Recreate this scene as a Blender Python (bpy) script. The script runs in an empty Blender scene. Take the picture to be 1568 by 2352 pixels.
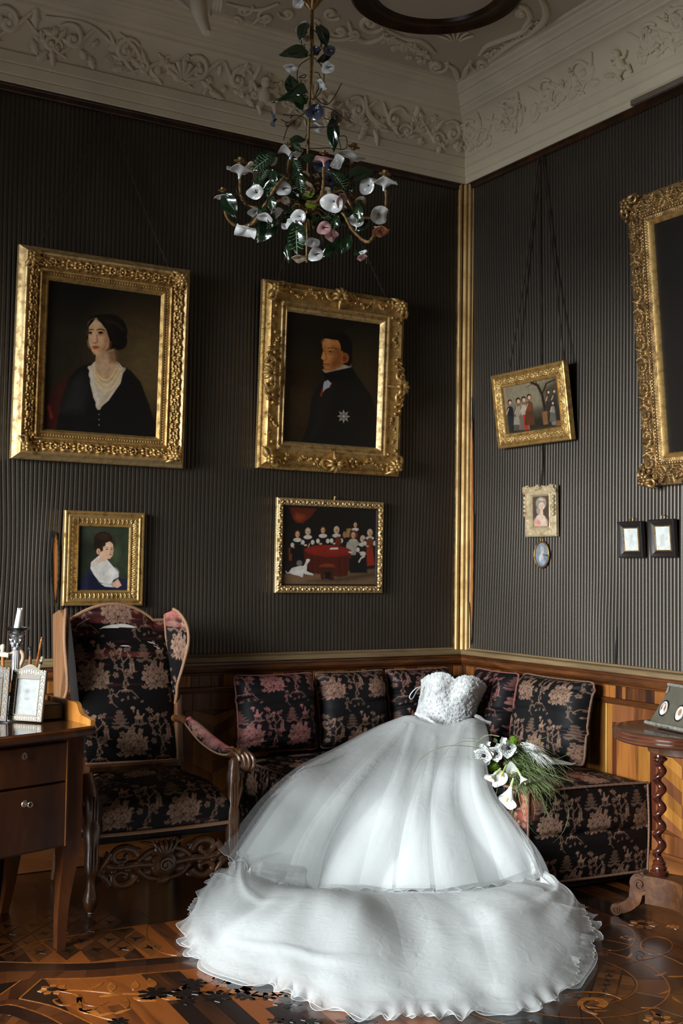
import bpy, math, random
import numpy as np
from math import sin, cos, pi, radians, sqrt, hypot, atan2, exp
from mathutils import Vector, Matrix

C = bpy.context.scene.collection
SC = bpy.context.scene
rng = np.random.default_rng(7)
random.seed(7)

# ------------------------------------------------------------------ camera
YAW, PITCH, ROLL = radians(30.515), radians(2.7575), radians(0.80037)
FPX, CXP, CYP = 2652.87, 784.0, 1176.0            # pixels of the 1568 x 2352 frame
CAM = np.array([-3.93787, -5.30942, 1.40])
_f = np.array([sin(YAW)*cos(PITCH), cos(YAW)*cos(PITCH), sin(PITCH)])
_r = np.array([cos(YAW), -sin(YAW), 0.0])
_u = np.cross(_r, _f)
_r, _u = _r*cos(ROLL)+_u*sin(ROLL), -_r*sin(ROLL)+_u*cos(ROLL)
cam_data = bpy.data.cameras.new('camera')
cam_data.sensor_fit = 'VERTICAL'
cam_data.sensor_height = 36.0
cam_data.sensor_width = 24.0
cam_data.lens = FPX/2352*36.0
cam_data.clip_start = 0.05
cam = bpy.data.objects.new('camera', cam_data)
C.objects.link(cam)
cam.matrix_world = Matrix(((_r[0], _u[0], -_f[0], CAM[0]), (_r[1], _u[1], -_f[1], CAM[1]),
                           (_r[2], _u[2], -_f[2], CAM[2]), (0, 0, 0, 1)))
SC.camera = cam

def ray(px, py):
    return _f + _r*(px-CXP)/FPX - _u*(py-CYP)/FPX
def at_depth(px, py, d):                            # the point d metres deep on a sight line
    return CAM + ray(px, py)*d
def at(px, py, axis, val):                          # the point where a sight line meets x=, y= or z= val
    d = ray(px, py)
    return CAM + d*(val-CAM[axis])/d[axis]
def at_plane(px, py, p, n):
    d = ray(px, py); n = np.array(n, float)
    return CAM + d*(((np.array(p)-CAM)@n)/(d@n))
def to_px(P):
    d = np.asarray(P, float)-CAM
    z = d@_f
    return np.stack([CXP+FPX*(d@_r)/z, CYP-FPX*(d@_u)/z], -1)

# ------------------------------------------------------------------ sky, window light, exposure
SC.view_settings.view_transform = 'Standard'
SC.view_settings.look = 'None'
SC.view_settings.gamma = 1.0
SC.view_settings.use_curve_mapping = False
SC.view_settings.exposure = 0.0
world = bpy.data.worlds.new('world')
SC.world = world
world.use_nodes = True
world.node_tree.nodes['Background'].inputs[0].default_value = (0.62, 0.72, 0.86, 1)
world.node_tree.nodes['Background'].inputs[1].default_value = 1.2

def window_light(name, loc, w, h, power, yaw_deg, tilt_deg, spread):
    l = bpy.data.lights.new(name, 'AREA')
    l.shape = 'RECTANGLE'; l.size = w; l.size_y = h
    l.energy = power; l.color = (0.93, 0.98, 1.0); l.spread = radians(spread)
    o = bpy.data.objects.new(name, l); C.objects.link(o)
    d = Vector((cos(radians(yaw_deg))*cos(radians(tilt_deg)), sin(radians(yaw_deg))*cos(radians(tilt_deg)), -sin(radians(tilt_deg))))
    o.location = loc
    o.rotation_euler = d.to_track_quat('-Z', 'Y').to_euler()
    return o
WIN_X = -6.8
WINDOWS = [(-2.5, 2.5)]                            # y centre and width of the window in the side wall
WIN_Z = (0.70, 2.8)
for wy, ww in WINDOWS:
    window_light('window_daylight', (WIN_X-0.45, wy, 1.9), ww*1.1, 2.4, 565.0, 4.0, 37.0, 104.0)

# ------------------------------------------------------------------ mesh helpers
def norm(v):
    v = np.asarray(v, float)
    return v/(np.linalg.norm(v, axis=-1, keepdims=True)+1e-12)

class MB:
    """collects vertices and faces; build() links them as ONE mesh object"""
    def __init__(s):
        s.V = []; s.Q = []; s.T = []; s.N = []; s.n = 0; s.col = []
    def _v(s, P):
        P = np.asarray(P, float).reshape(-1, 3); b = s.n
        s.V.append(P); s.n += len(P); return b
    def raw(s, P, faces):
        b = s._v(P)
        for f in faces:
            f = [i+b for i in f]
            if len(f) == 4: s.Q.append(np.array([f]))
            elif len(f) == 3: s.T.append(np.array([f]))
            else: s.N.append(f)
        return s
    def grid(s, P, cu=False, cv=False, flip=False):
        nu, nv = P.shape[:2]; b = s._v(P)
        I = np.arange(nu*nv).reshape(nu, nv)
        if cu: I = np.vstack([I, I[:1]])
        if cv: I = np.hstack([I, I[:, :1]])
        q = np.stack([I[:-1, :-1], I[1:, :-1], I[1:, 1:], I[:-1, 1:]], -1).reshape(-1, 4)+b
        s.Q.append(q[:, ::-1] if flip else q); return s
    def box(s, x0, y0, z0, x1, y1, z1, b=0.0, M=None):
        lo = np.array([x0, y0, z0]); hi = np.array([x1, y1, z1])
        lo, hi = np.minimum(lo, hi), np.maximum(lo, hi)
        b = min(b, 0.49*float((hi-lo).min()))
        if b <= 0:
            P = np.array([[(lo, hi)[i][0], (lo, hi)[j][1], (lo, hi)[k][2]] for i in (0, 1) for j in (0, 1) for k in (0, 1)])
            F = [(0, 1, 3, 2), (4, 6, 7, 5), (0, 4, 5, 1), (2, 3, 7, 6), (0, 2, 6, 4), (1, 5, 7, 3)]
        else:
            P = []; idx = {}
            for i in (0, 1):
                for j in (0, 1):
                    for k in (0, 1):
                        c = np.array([(lo, hi)[i][0], (lo, hi)[j][1], (lo, hi)[k][2]])
                        ins = np.array([b if i == 0 else -b, b if j == 0 else -b, b if k == 0 else -b])
                        for a in range(3):
                            q = c+ins; q[a] = c[a]
                            idx[(i, j, k, a)] = len(P); P.append(q)
            F = []
            for a in range(3):
                for v in (0, 1):
                    cyc = [(0, 0), (0, 1), (1, 1), (1, 0)]
                    f = []
                    for (p, q) in cyc:
                        t = [0, 0, 0]; t[a] = v; t[(a+1) % 3] = p; t[(a+2) % 3] = q
                        f.append(idx[(*t, a)])
                    F.append(f if v == 0 else f[::-1])
                for p in (0, 1):
                    for q in (0, 1):
                        t0 = [0, 0, 0]; t0[(a+1) % 3] = p; t0[(a+2) % 3] = q
                        t1 = list(t0); t1[a] = 1
                        m, n = (a+1) % 3, (a+2) % 3
                        F.append([idx[(*t0, m)], idx[(*t1, m)], idx[(*t1, n)], idx[(*t0, n)]][::(1 if p != q else -1)])
            for i in (0, 1):
                for j in (0, 1):
                    for k in (0, 1):
                        f = [idx[(i, j, k, a)] for a in range(3)]
                        F.append(f[::(-1 if (i+j+k) % 2 else 1)])
            P = np.array(P)
        if M is not None:
            P = np.array([M @ Vector(p) for p in P])
        return s.raw(P, F)
    def tube(s, path, r, n=8, cap=True, up=None, flat=None):
        """path (m,3), r scalar or (m,), flat = (m,) or scalar squash of the second axis"""
        P = np.asarray(path, float); m = len(P)
        r = np.broadcast_to(np.asarray(r, float), (m,))
        T = norm(np.gradient(P, axis=0))
        if up is None:
            up = np.array([0, 0, 1.0]) if abs(T[0][2]) < 0.9 else np.array([1.0, 0, 0])
        a = np.asarray(up, float); A = []
        for i in range(m):
            a = a-T[i]*(a@T[i])
            l = np.linalg.norm(a)
            if l < 1e-6:
                a = np.cross(T[i], [0.3, 0.7, 0.2]); l = np.linalg.norm(a)
            a = a/l; A.append(a)
        A = np.array(A); B = np.cross(T, A)
        fl = np.broadcast_to(np.asarray(1.0 if flat is None else flat, float), (m,))
        th = np.arange(n)*2*pi/n
        G = P[:, None]+r[:, None, None]*(np.cos(th)[None, :, None]*A[:, None]*fl[:, None, None]+np.sin(th)[None, :, None]*B[:, None])
        b = s.n
        s.grid(G, cv=True)
        if cap:
            s.N.append([b+i for i in range(n)]); s.N.append([b+(m-1)*n+i for i in range(n)][::-1])
        return s
    def lathe(s, prof, o=(0, 0, 0), n=20, M=None, a0=0.0, a1=2*pi, sq=None):
        p = np.asarray(prof, float)
        full = abs(a1-a0-2*pi) < 1e-6
        th = np.linspace(a0, a1, n, endpoint=not full)
        G = np.stack([p[:, 0, None]*np.cos(th), p[:, 0, None]*np.sin(th), np.repeat(p[:, 1, None], n, 1)], -1)
        if sq is not None: G = G*np.array(sq)
        if M is not None:
            G = G @ np.array(M.to_3x3()).T + np.array(M.translation)
        G = G+np.array(o)
        return s.grid(G, cv=full, flip=True)
    def ell(s, c, rad, n=10, m=7, R=None):
        ph = np.linspace(0, pi, m); th = np.arange(n)*2*pi/n
        G = np.stack([np.sin(ph)[:, None]*np.cos(th), np.sin(ph)[:, None]*np.sin(th), np.repeat(np.cos(ph)[:, None], n, 1)], -1)
        G = G*np.array(rad)
        if R is not None: G = G @ np.asarray(R).T
        return s.grid(G+np.array(c), cv=True)
    def prism(s, pts, f, t0, t1):
        """2-D outline pts; f(u, v, t) -> 3-D point; caps at t0, t1"""
        A = np.array([f(u, v, t0) for u, v in pts]); B = np.array([f(u, v, t1) for u, v in pts])
        n = len(pts); b = s._v(np.vstack([A, B]))
        s.N.append([b+i for i in range(n)][::-1]); s.N.append([b+n+i for i in range(n)])
        i = np.arange(n); j = (i+1) % n
        s.Q.append(np.stack([i, j, j+n, i+n], -1)+b)
        return s
    def mesh(s, name, smooth=True, angle=40, col=None, uv=None):
        V = np.vstack(s.V)
        fs = [q for q in s.Q]+[t for t in s.T]
        loops = [f.ravel() for f in fs]; tot = [np.full(len(f), f.shape[1]) for f in fs]
        for f in s.N:
            loops.append(np.array(f)); tot.append(np.array([len(f)]))
        loops = np.concatenate(loops).astype(np.int32); tot = np.concatenate(tot).astype(np.int32)
        me = bpy.data.meshes.new(name)
        me.vertices.add(len(V)); me.vertices.foreach_set('co', V.astype(np.float32).ravel())
        me.loops.add(len(loops)); me.loops.foreach_set('vertex_index', loops)
        me.polygons.add(len(tot))
        me.polygons.foreach_set('loop_start', np.concatenate([[0], np.cumsum(tot)[:-1]]).astype(np.int32))
        me.polygons.foreach_set('loop_total', tot)
        me.update(calc_edges=True)
        me.polygons.foreach_set('use_smooth', np.full(len(tot), smooth))
        if smooth and angle:
            me.set_sharp_from_angle(angle=radians(angle))
        if col is not None:
            a = me.color_attributes.new('col', 'FLOAT_COLOR', 'POINT')
            c = np.ones((len(V), 4), np.float32); c[:, :np.asarray(col).shape[-1]] = np.asarray(col).reshape(len(V), -1)
            a.data.foreach_set('color', c.ravel())
        if uv is not None:
            l = me.uv_layers.new(name='uv')
            l.data.foreach_set('uv', np.asarray(uv, np.float32).reshape(-1, 2)[loops].ravel())
        me.validate()
        return me
    def build(s, name, mat, parent=None, smooth=True, angle=40, col=None, uv=None, org=None):
        if org is not None:
            s.V = [v-np.array(org) for v in s.V]
        me = s.mesh(name, smooth, angle, col, uv)
        o = bpy.data.objects.new(name, me)
        if mat is not None: me.materials.append(mat)
        C.objects.link(o)
        if org is not None: o.location = org
        if parent is not None: adopt(o, parent)
        return o

def root_loc(o):
    return o.location.copy() if o.parent is None else Vector((0, 0, 0))
def adopt(o, parent):
    """parts are modelled in world coordinates; keep them where they are"""
    o.parent = parent
    top = parent
    if top.parent is None:
        o.matrix_parent_inverse = Matrix.Translation(-Vector(top.location))
def thing(name, label, cat, loc, group=None):
    o = bpy.data.objects.new(name, None); C.objects.link(o)
    o.empty_display_size = 0.05
    o.location = loc; o['label'] = label; o['category'] = cat
    if group: o['group'] = group
    return o
def tag(o, label=None, cat=None, group=None, kind=None):
    if label: o['label'] = label
    if cat: o['category'] = cat
    if group: o['group'] = group
    if kind: o['kind'] = kind
    return o
def struct(name, loc=(0, 0, 0)):
    o = bpy.data.objects.new(name, None); C.objects.link(o); o.location = loc
    o['kind'] = 'structure'; return o
def part(name, me, mat, parent, loc=None, M=None, label=None):
    """another object of an existing mesh (copies share mesh data)"""
    o = bpy.data.objects.new(name, me); C.objects.link(o)
    if mat is not None and len(me.materials) == 0: me.materials.append(mat)
    o.parent = parent
    if parent.parent is None: o.matrix_parent_inverse = Matrix.Translation(-Vector(parent.location))
    if M is not None: o.matrix_basis = M
    elif loc is not None: o.location = loc
    if label: o['label'] = label
    return o
def frame_matrix(o, x, y, z):
    return Matrix(((x[0], y[0], z[0], o[0]), (x[1], y[1], z[1], o[1]), (x[2], y[2], z[2], o[2]), (0, 0, 0, 1)))
def aim(o, d, up=(0, 0, 1), s=1.0, roll=0.0):
    """matrix whose local Z points along d"""
    z = norm(d); u_ = np.array(up, float)
    if abs(z@norm(u_)) > 0.98: u_ = np.array([1.0, 0.1, 0])
    x = norm(np.cross(u_, z)); y = np.cross(z, x)
    x, y = x*cos(roll)+y*sin(roll), -x*sin(roll)+y*cos(roll)
    return frame_matrix(o, x*s, y*s, z*s)
def bez(pts, n=24):
    """Catmull-Rom through points"""
    P = np.asarray(pts, float)
    Q = np.vstack([2*P[0]-P[1], P, 2*P[-1]-P[-2]])
    out = []
    m = len(P)-1
    t = np.linspace(0, m, n)
    for x in t:
        i = min(int(x), m-1); a = x-i
        p0, p1, p2, p3 = Q[i], Q[i+1], Q[i+2], Q[i+3]
        out.append(0.5*((2*p1)+(-p0+p2)*a+(2*p0-5*p1+4*p2-p3)*a*a+(-p0+3*p1-3*p2+p3)*a**3))
    return np.array(out)
def spiral(c, x, y, r0, r1, turns, a0=0.0, n=30):
    t = np.linspace(0, 1, n); a = a0+turns*2*pi*t; r = r0*(r1/r0)**t
    return np.array(c)+np.outer(r*np.cos(a), x)+np.outer(r*np.sin(a), y)
def smooth_noise(x, y, seed=0, octaves=3):
    """cheap band-limited noise from random sines, about -1..1"""
    g = np.random.default_rng(seed); out = 0; amp = 1; tot = 0
    for o in range(octaves):
        for k in range(5):
            a = g.uniform(0, 2*pi); fr = (2.0**o)*g.uniform(0.6, 1.4); ph = g.uniform(0, 2*pi)
            out = out+amp*np.sin((x*cos(a)+y*sin(a))*fr+ph)
        tot += amp*2.2; amp *= 0.5
    return out/tot
def S(r, g, b):
    f = lambda c: (c/255/12.92) if c/255 <= 0.04045 else ((c/255+0.055)/1.055)**2.4
    return (f(r), f(g), f(b))
def lin(a):
    a = np.asarray(a, float)/255
    return np.where(a <= 0.04045, a/12.92, ((a+0.055)/1.055)**2.4)

# ------------------------------------------------------------------ materials
def new_mat(name):
    m = bpy.data.materials.new(name); m.use_nodes = True
    nt = m.node_tree; b = nt.nodes['Principled BSDF']
    return m, nt, b
def node(nt, typ, **kw):
    n = nt.nodes.new(typ)
    for k, v in kw.items(): setattr(n, k, v)
    return n
def ramp(nt, fac, stops):
    r = node(nt, 'ShaderNodeValToRGB'); e = r.color_ramp.elements
    while len(e) < len(stops): e.new(0.5)
    for i, (p, c) in enumerate(stops):
        e[i].position = p; e[i].color = (*c, 1)
    nt.links.new(fac, r.inputs[0]); return r.outputs[0]
def noise(nt, scale, detail=4, rough=0.55, vec=None, sc=(1, 1, 1), coord='Object', dist=0.0):
    n = node(nt, 'ShaderNodeTexNoise'); n.inputs['Scale'].default_value = scale
    n.inputs['Detail'].default_value = detail; n.inputs['Roughness'].default_value = rough
    n.inputs['Distortion'].default_value = dist
    if vec is None:
        t = node(nt, 'ShaderNodeTexCoord'); m = node(nt, 'ShaderNodeMapping')
        m.inputs['Scale'].default_value = sc
        nt.links.new(t.outputs[coord], m.inputs[0]); vec = m.outputs[0]
    nt.links.new(vec, n.inputs['Vector']); return n.outputs['Fac']
def math_n(nt, op, a, b=None, clamp=False):
    n = node(nt, 'ShaderNodeMath', operation=op); n.use_clamp = clamp
    for i, v in enumerate((a, b)):
        if v is None: continue
        if isinstance(v, (int, float)): n.inputs[i].default_value = v
        else: nt.links.new(v, n.inputs[i])
    return n.outputs[0]
def mixc(nt, fac, a, b, typ='MIX'):
    n = node(nt, 'ShaderNodeMix', data_type='RGBA', blend_type=typ)
    if isinstance(fac, (int, float)): n.inputs[0].default_value = fac
    else: nt.links.new(fac, n.inputs[0])
    for i, v in ((6, a), (7, b)):
        if isinstance(v, tuple): n.inputs[i].default_value = (*v, 1)
        else: nt.links.new(v, n.inputs[i])
    return n.outputs[2]
def bump(nt, b, h, strength=0.3, dist=0.01):
    n = node(nt, 'ShaderNodeBump'); n.inputs['Strength'].default_value = strength
    n.inputs['Distance'].default_value = dist
    nt.links.new(h, n.inputs['Height']); nt.links.new(n.outputs[0], b.inputs['Normal'])
def plain(name, c, rough=0.5, metal=0.0, spec=0.5, var=0.15, scale=12.0, coat=0.0):
    m, nt, b = new_mat(name)
    f = noise(nt, scale)
    nt.links.new(ramp(nt, f, [(0.25, tuple(x*(1-var) for x in c)), (0.75, tuple(min(1, x*(1+var)) for x in c))]), b.inputs['Base Color'])
    b.inputs['Roughness'].default_value = rough; b.inputs['Metallic'].default_value = metal
    b.inputs['Specular IOR Level'].default_value = spec; b.inputs['Coat Weight'].default_value = coat
    return m
def wood(name, dark, mid, light, rough=0.4, stretch=(1, 1, 0.08), scale=14.0, coat=0.0, vary=0.0, spec=0.5):
    m, nt, b = new_mat(name)
    f = noise(nt, scale, 6, 0.6, sc=stretch, dist=0.8)
    g = noise(nt, scale*5, 3, 0.6, sc=stretch)
    h = math_n(nt, 'ADD', math_n(nt, 'MULTIPLY', f, 0.75), math_n(nt, 'MULTIPLY', g, 0.25))
    if vary:
        oi = node(nt, 'ShaderNodeObjectInfo')
        h = math_n(nt, 'ADD', h, math_n(nt, 'MULTIPLY', math_n(nt, 'SUBTRACT', oi.outputs['Random'], 0.5), vary))
    nt.links.new(ramp(nt, h, [(0.28, dark), (0.5, mid), (0.72, light)]), b.inputs['Base Color'])
    b.inputs['Roughness'].default_value = rough
    b.inputs['Coat Weight'].default_value = coat; b.inputs['Coat Roughness'].default_value = 0.15
    b.inputs['Specular IOR Level'].default_value = spec
    bump(nt, b, g, 0.08, 0.002)
    return m
def gilt(name, base, dark, rough=0.34, scale=30.0, amt=0.55):
    m, nt, b = new_mat(name)
    f = noise(nt, scale, 5, 0.65)
    c = ramp(nt, f, [(0.30, dark), (amt, base), (0.8, tuple(min(1, x*1.12) for x in base))])
    nt.links.new(c, b.inputs['Base Color'])
    b.inputs['Metallic'].default_value = 0.88
    nt.links.new(ramp(nt, f, [(0.3, (rough+0.25,)*3), (0.7, (rough,)*3)]), b.inputs['Roughness'])
    bump(nt, b, f, 0.12, 0.003)
    return m
def attr_mat(name, rough=0.6, spec=0.4, coat=0.0, sheen=0.0, weave=0.0, mul=1.0):
    """surface print or paint held in the mesh's colour attribute"""
    m, nt, b = new_mat(name)
    a = node(nt, 'ShaderNodeVertexColor', layer_name='col')
    f = noise(nt, 40.0, 3)
    c = mixc(nt, 1.0, a.outputs[0], ramp(nt, f, [(0.3, (0.82*mul,)*3), (0.7, (1.12*mul,)*3)]), 'MULTIPLY')
    nt.links.new(c, b.inputs['Base Color'])
    b.inputs['Roughness'].default_value = rough; b.inputs['Specular IOR Level'].default_value = spec
    b.inputs['Coat Weight'].default_value = coat; b.inputs['Coat Roughness'].default_value = 0.25
    b.inputs['Sheen Weight'].default_value = sheen
    if weave: bump(nt, b, noise(nt, 420.0, 2), weave, 0.002)
    return m

M = {}
def wall_silk():
    m, nt, b = new_mat('ribbed_silk_wallcovering')
    uv = node(nt, 'ShaderNodeUVMap', uv_map='uv')
    sep = node(nt, 'ShaderNodeSeparateXYZ'); nt.links.new(uv.outputs[0], sep.inputs[0])
    fr = math_n(nt, 'FRACT', sep.outputs[0])
    d = math_n(nt, 'ABSOLUTE', math_n(nt, 'SUBTRACT', fr, 0.5))           # 0.5 at the groove
    rib = ramp(nt, d, [(0.29, (1, 1, 1)), (0.41, (0, 0, 0))])
    mot = noise(nt, 2.2, 5, 0.6, sc=(1, 1, 0.45))
    slub = noise(nt, 260.0, 2, 0.5, sc=(0.15, 0.15, 1.0))
    base = ramp(nt, mot, [(0.3, S(44, 36, 30)), (0.52, S(58, 50, 43)), (0.75, S(78, 70, 62))])
    base = mixc(nt, 0.45, base, ramp(nt, slub, [(0.25, (0.25,)*3), (0.75, (0.9,)*3)]), 'MULTIPLY')
    c = mixc(nt, rib, S(14, 11, 9), base)
    nt.links.new(c, b.inputs['Base Color'])
    nt.links.new(ramp(nt, mot, [(0.3, (0.44,)*3), (0.7, (0.34,)*3)]), b.inputs['Roughness'])
    b.inputs['Specular IOR Level'].default_value = 0.75
    b.inputs['Specular Tint'].default_value = (1.0, 0.93, 0.82, 1)
    bump(nt, b, slub, 0.12, 0.003)
    return m
M['silk'] = wall_silk()
M['plaster'] = plain('stucco_plaster', S(224, 213, 188), 0.8, spec=0.25, var=0.10, scale=3.0)
M['plaster_patch'] = plain('bare_grey_plaster', S(118, 108, 96), 0.85, spec=0.2)
M['ceiling'] = plain('painted_ceiling', S(196, 186, 166), 0.85, spec=0.2, var=0.08, scale=1.5)
M['ring_wood'] = wood('ceiling_ring_wood', S(24, 14, 8), S(48, 28, 14), S(84, 48, 20), 0.35, (1, 1, 1), 8)
M['room'] = plain('unseen_room_plaster', S(84, 74, 62), 0.9)
M['gold'] = gilt('gilt_gold', (0.68, 0.45, 0.17), (0.26, 0.145, 0.045), 0.42)
M['gold_pale'] = gilt('pale_gilt', (0.76, 0.56, 0.28), (0.36, 0.22, 0.09), 0.44)
M['gold_old'] = gilt('aged_gilt', (0.40, 0.255, 0.11), (0.10, 0.055, 0.02), 0.38, 24)
M['gold_flat'] = gilt('matt_gilt_strip', (0.62, 0.43, 0.19), (0.42, 0.25, 0.09), 0.45, 5)
M['rail_cap'] = wood('dado_cap_wood', S(88, 70, 48), S(128, 106, 74), S(150, 128, 92), 0.5, (0.1, 0.1, 1), 20)
M['rail_dark'] = wood('dado_moulding_wood', S(36, 18, 8), S(84, 46, 20), S(132, 78, 36), 0.36, (0.15, 0.15, 1), 12, coat=0.2)
M['veneer'] = wood('crossbanded_walnut_veneer', S(46, 24, 12), S(106, 60, 26), S(158, 98, 44), 0.36, (1, 1, 0.12), 12, coat=0.25, vary=0.42)
M['veneer_light'] = wood('light_walnut_veneer', S(100, 60, 22), S(148, 96, 38), S(178, 124, 54), 0.36, (1, 1, 0.1), 9, coat=0.25, vary=0.2)
M['veneer_red'] = wood('cherry_veneer', S(84, 46, 24), S(116, 67, 35), S(142, 88, 48), 0.4, (1, 1, 0.1), 9, coat=0.2, vary=0.2)
M['veneer_dark'] = wood('mahogany_stringing', S(48, 20, 12), S(84, 38, 20), S(104, 52, 28), 0.36, (1, 1, 0.1), 9, coat=0.25, vary=0.2)
M['maple'] = plain('pale_stringing', S(196, 156, 84), 0.4)
M['bare_wood'] = wood('exposed_batten_wood', S(120, 66, 26), S(180, 110, 52), S(206, 138, 72), 0.6, (1, 1, 0.06), 16)
M['torn'] = plain('torn_cloth_edge', S(24, 22, 20), 0.9)
# ================================================================== THE ROOM
XW, YN, ZC = WIN_X, -7.2, 4.06
D0, D1 = 0.945, 3.605                               # wallcovering from the dado to the cornice
# ---- floor slab (inlay pieces are added below as its parts)
floor = MB().box(XW-0.2, YN-0.2, -0.25, 0.2, 0.2, -0.004).build('floor', None, None, smooth=False)
tag(floor, kind='structure')
ceil = MB().box(XW-0.2, YN-0.2, ZC, 0.2, 0.2, ZC+0.2).build('ceiling', M['ceiling'], None, smooth=False)
tag(ceil, kind='structure')
# ---- walls: structural slab + pleated silk
wl = tag(MB().box(XW-0.2, 0.012, -0.25, 0.2, 0.22, ZC+0.2).build('wall_left', M['room'], None, smooth=False), kind='structure')
wr = tag(MB().box(0.012, YN-0.2, -0.25, 0.22, 0.012, ZC+0.2).build('wall_right', M['room'], None, smooth=False), kind='structure')
wb = tag(MB().box(XW-0.2, YN-0.2, -0.25, 0.2, YN, ZC+0.2).build('wall_back', M['room'], None, smooth=False), kind='structure')
mb = MB()                                            # window wall with two openings
ys = [YN-0.2]
for wy, ww in sorted(WINDOWS):
    ys += [wy-ww/2, wy+ww/2]
ys.append(0.012)
for i in range(0, len(ys)-1):
    if i % 2 == 0: mb.box(XW-0.3, ys[i], -0.25, XW, ys[i+1], ZC+0.2)
    else:
        mb.box(XW-0.3, ys[i], -0.25, XW, ys[i+1], WIN_Z[0]); mb.box(XW-0.3, ys[i], WIN_Z[1], XW, ys[i+1], ZC+0.2)
ww_ = tag(mb.build('wall_side', M['room'], None, smooth=False), kind='structure')
M['win_white'] = plain('white_window_paint', S(200, 196, 186), 0.5)
for k, (wy, ww) in enumerate(WINDOWS):
    w = struct('window_%d' % (k+1), (XW-0.15, wy, WIN_Z[0]))
    b = MB(); x = XW-0.14
    for (ya, yb, za, zb) in ((-ww/2, -ww/2+0.06, 0, 2.1), (ww/2-0.06, ww/2, 0, 2.1), (-ww/2, ww/2, 0, 0.06), (-ww/2, ww/2, 2.04, 2.1)):
        b.box(x-0.03, wy+ya, WIN_Z[0]+za, x+0.03, wy+yb, WIN_Z[0]+zb, 0.004)
    b.build('window_frame', M['win_white'], w)
    b = MB(); b.box(x-0.02, wy-0.03, WIN_Z[0]+0.06, x+0.02, wy+0.03, WIN_Z[0]+2.04, 0.003)
    for z in (0.8, 1.45): b.box(x-0.015, wy-ww/2+0.06, WIN_Z[0]+z-0.02, x+0.015, wy+ww/2-0.06, WIN_Z[0]+z+0.02, 0.003)
    b.build('glazing_bar', M['win_white'], w)

PLEAT = 0.0216
def pleated(L, warp, to3, name, parent):
    nph = int(L/PLEAT); sub = 8; nz = 96
    ph = np.arange(nph*sub+1)/sub
    z = np.linspace(D0, D1, nz)
    PH, Z = np.meshgrid(ph, z, indexing='ij')
    A = np.clip(PH*PLEAT+warp(PH*PLEAT, Z), 0.0, L)
    fr = PH % 1.0
    dep = 0.0038*np.sqrt(np.clip(np.sin(pi*fr), 0, 1))+0.003*smooth_noise(A*3.0, Z*1.6, 5, 2)+0.004
    mb = MB(); mb.grid(to3(A, Z, dep))
    uv = np.stack([PH, Z], -1)
    return mb.build(name, M['silk'], parent, smooth=True, angle=0, uv=uv)
def warp_l(a, z):
    g = lambda a0, z0, sa, sz: np.exp(-((a-a0)/sa)**2-((z-z0)/sz)**2)
    w = 0.007*smooth_noise(a*1.5, z*2.2, 11, 2)
    w += 0.020*g(2.35, 1.35, 0.12, 0.30)-0.016*g(2.6, 1.5, 0.15, 0.35)+0.012*g(1.25, 1.5, .2, .5)
    w += 0.012*np.sin((z-1.0)*3.0+1)*np.exp(-((a-0.22)/0.25)**2)
    return w*np.clip(a/0.1, 0, 1)
def warp_r(a, z):
    w = 0.005*smooth_noise(a*1.6, z*1.8, 23, 2)
    w += 0.022*np.exp(-((a-0.35)/0.30)**2)*np.sin((z-0.95)*2.2-0.6)
    w += -0.012*np.exp(-((a-1.15)/0.12)**2-((z-1.05)/0.25)**2)
    return w*np.clip(a/0.1, 0, 1)
pl_ = pleated(3.6, warp_l, lambda a, z, d: np.stack([-a, -d, z], -1), 'pleated_silk', wl)
pr_ = pleated(2.7, warp_r, lambda a, z, d: np.stack([-d, -a, z], -1), 'pleated_silk', wr)
pl_['label'] = 'dark ribbed grey-brown silk'; pr_['label'] = 'ribbed grey silk with a soft sheen'
pr_.data.flip_normals()

# ---- tears in the silk that show the batten
def tear(parent, pts_mid, width, to3, name='tear'):
    """lens-shaped slit: wood strip with frayed dark rims"""
    m = np.array(pts_mid, float); n = 26
    c = bez(np.column_stack([m, np.zeros(len(m))]), n)[:, :2]
    t = np.linspace(0, 1, n); w = width*np.sin(pi*t)**0.8
    L, R_ = c-np.column_stack([w/2, 0*w]), c+np.column_stack([w/2, 0*w])
    G = np.stack([np.array([to3(p[0], p[1], 0.0105) for p in L]), np.array([to3(p[0], p[1], 0.0105) for p in R_])], 0)
    mb = MB().grid(G)
    o = mb.build('exposed_batten', M['bare_wood'], parent, smooth=False)
    for E_, sgn in ((L, -1), (R_, 1)):
        j = np.array([to3(p[0]+sgn*0.002+0.0015*sin(i*2.7), p[1], 0.012) for i, p in enumerate(E_)])
        MB().tube(j, 0.004*np.sin(pi*np.linspace(0.03, 0.97, n))+0.0015, 6).build('torn_edge', M['torn'], parent)
PL3 = lambda a, z, d: np.array([-a, -d, z])
PR3 = lambda a, z, d: np.array([-d, -a, z])
def LW(px, py): p = at(px, py, 1, -0.01); return (-p[0], p[2])
def RW(px, py): p = at(px, py, 0, -0.01); return (-p[1], p[2])
tear(wl, [LW(127, 1222), LW(126, 1290), LW(126, 1384)], 0.034, PL3)
tear(wr, [RW(1083, 905), RW(1083, 1200), RW(1083, 1480)], 0.045, PR3)
def slit(parent, pts, to3, w):
    c = bez(np.column_stack([np.array(pts), np.zeros(len(pts))]), 20)[:, :2]
    j = np.array([to3(p[0], p[1], 0.009) for p in c])
    MB().tube(j, w*np.sin(pi*np.linspace(0.05, 0.97, 20)), 6).build('torn_edge', M['torn'], parent)
slit(wr, [RW(1416, 1440), RW(1415, 1490), RW(1412, 1527)], PR3, 0.007)
slit(wl, [LW(1046, 1300), LW(1044, 1400), LW(1046, 1492)], PL3, 0.006)
slit(wl, [LW(119, 1218), LW(120, 1300), LW(123, 1390)], PL3, 0.006)

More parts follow.
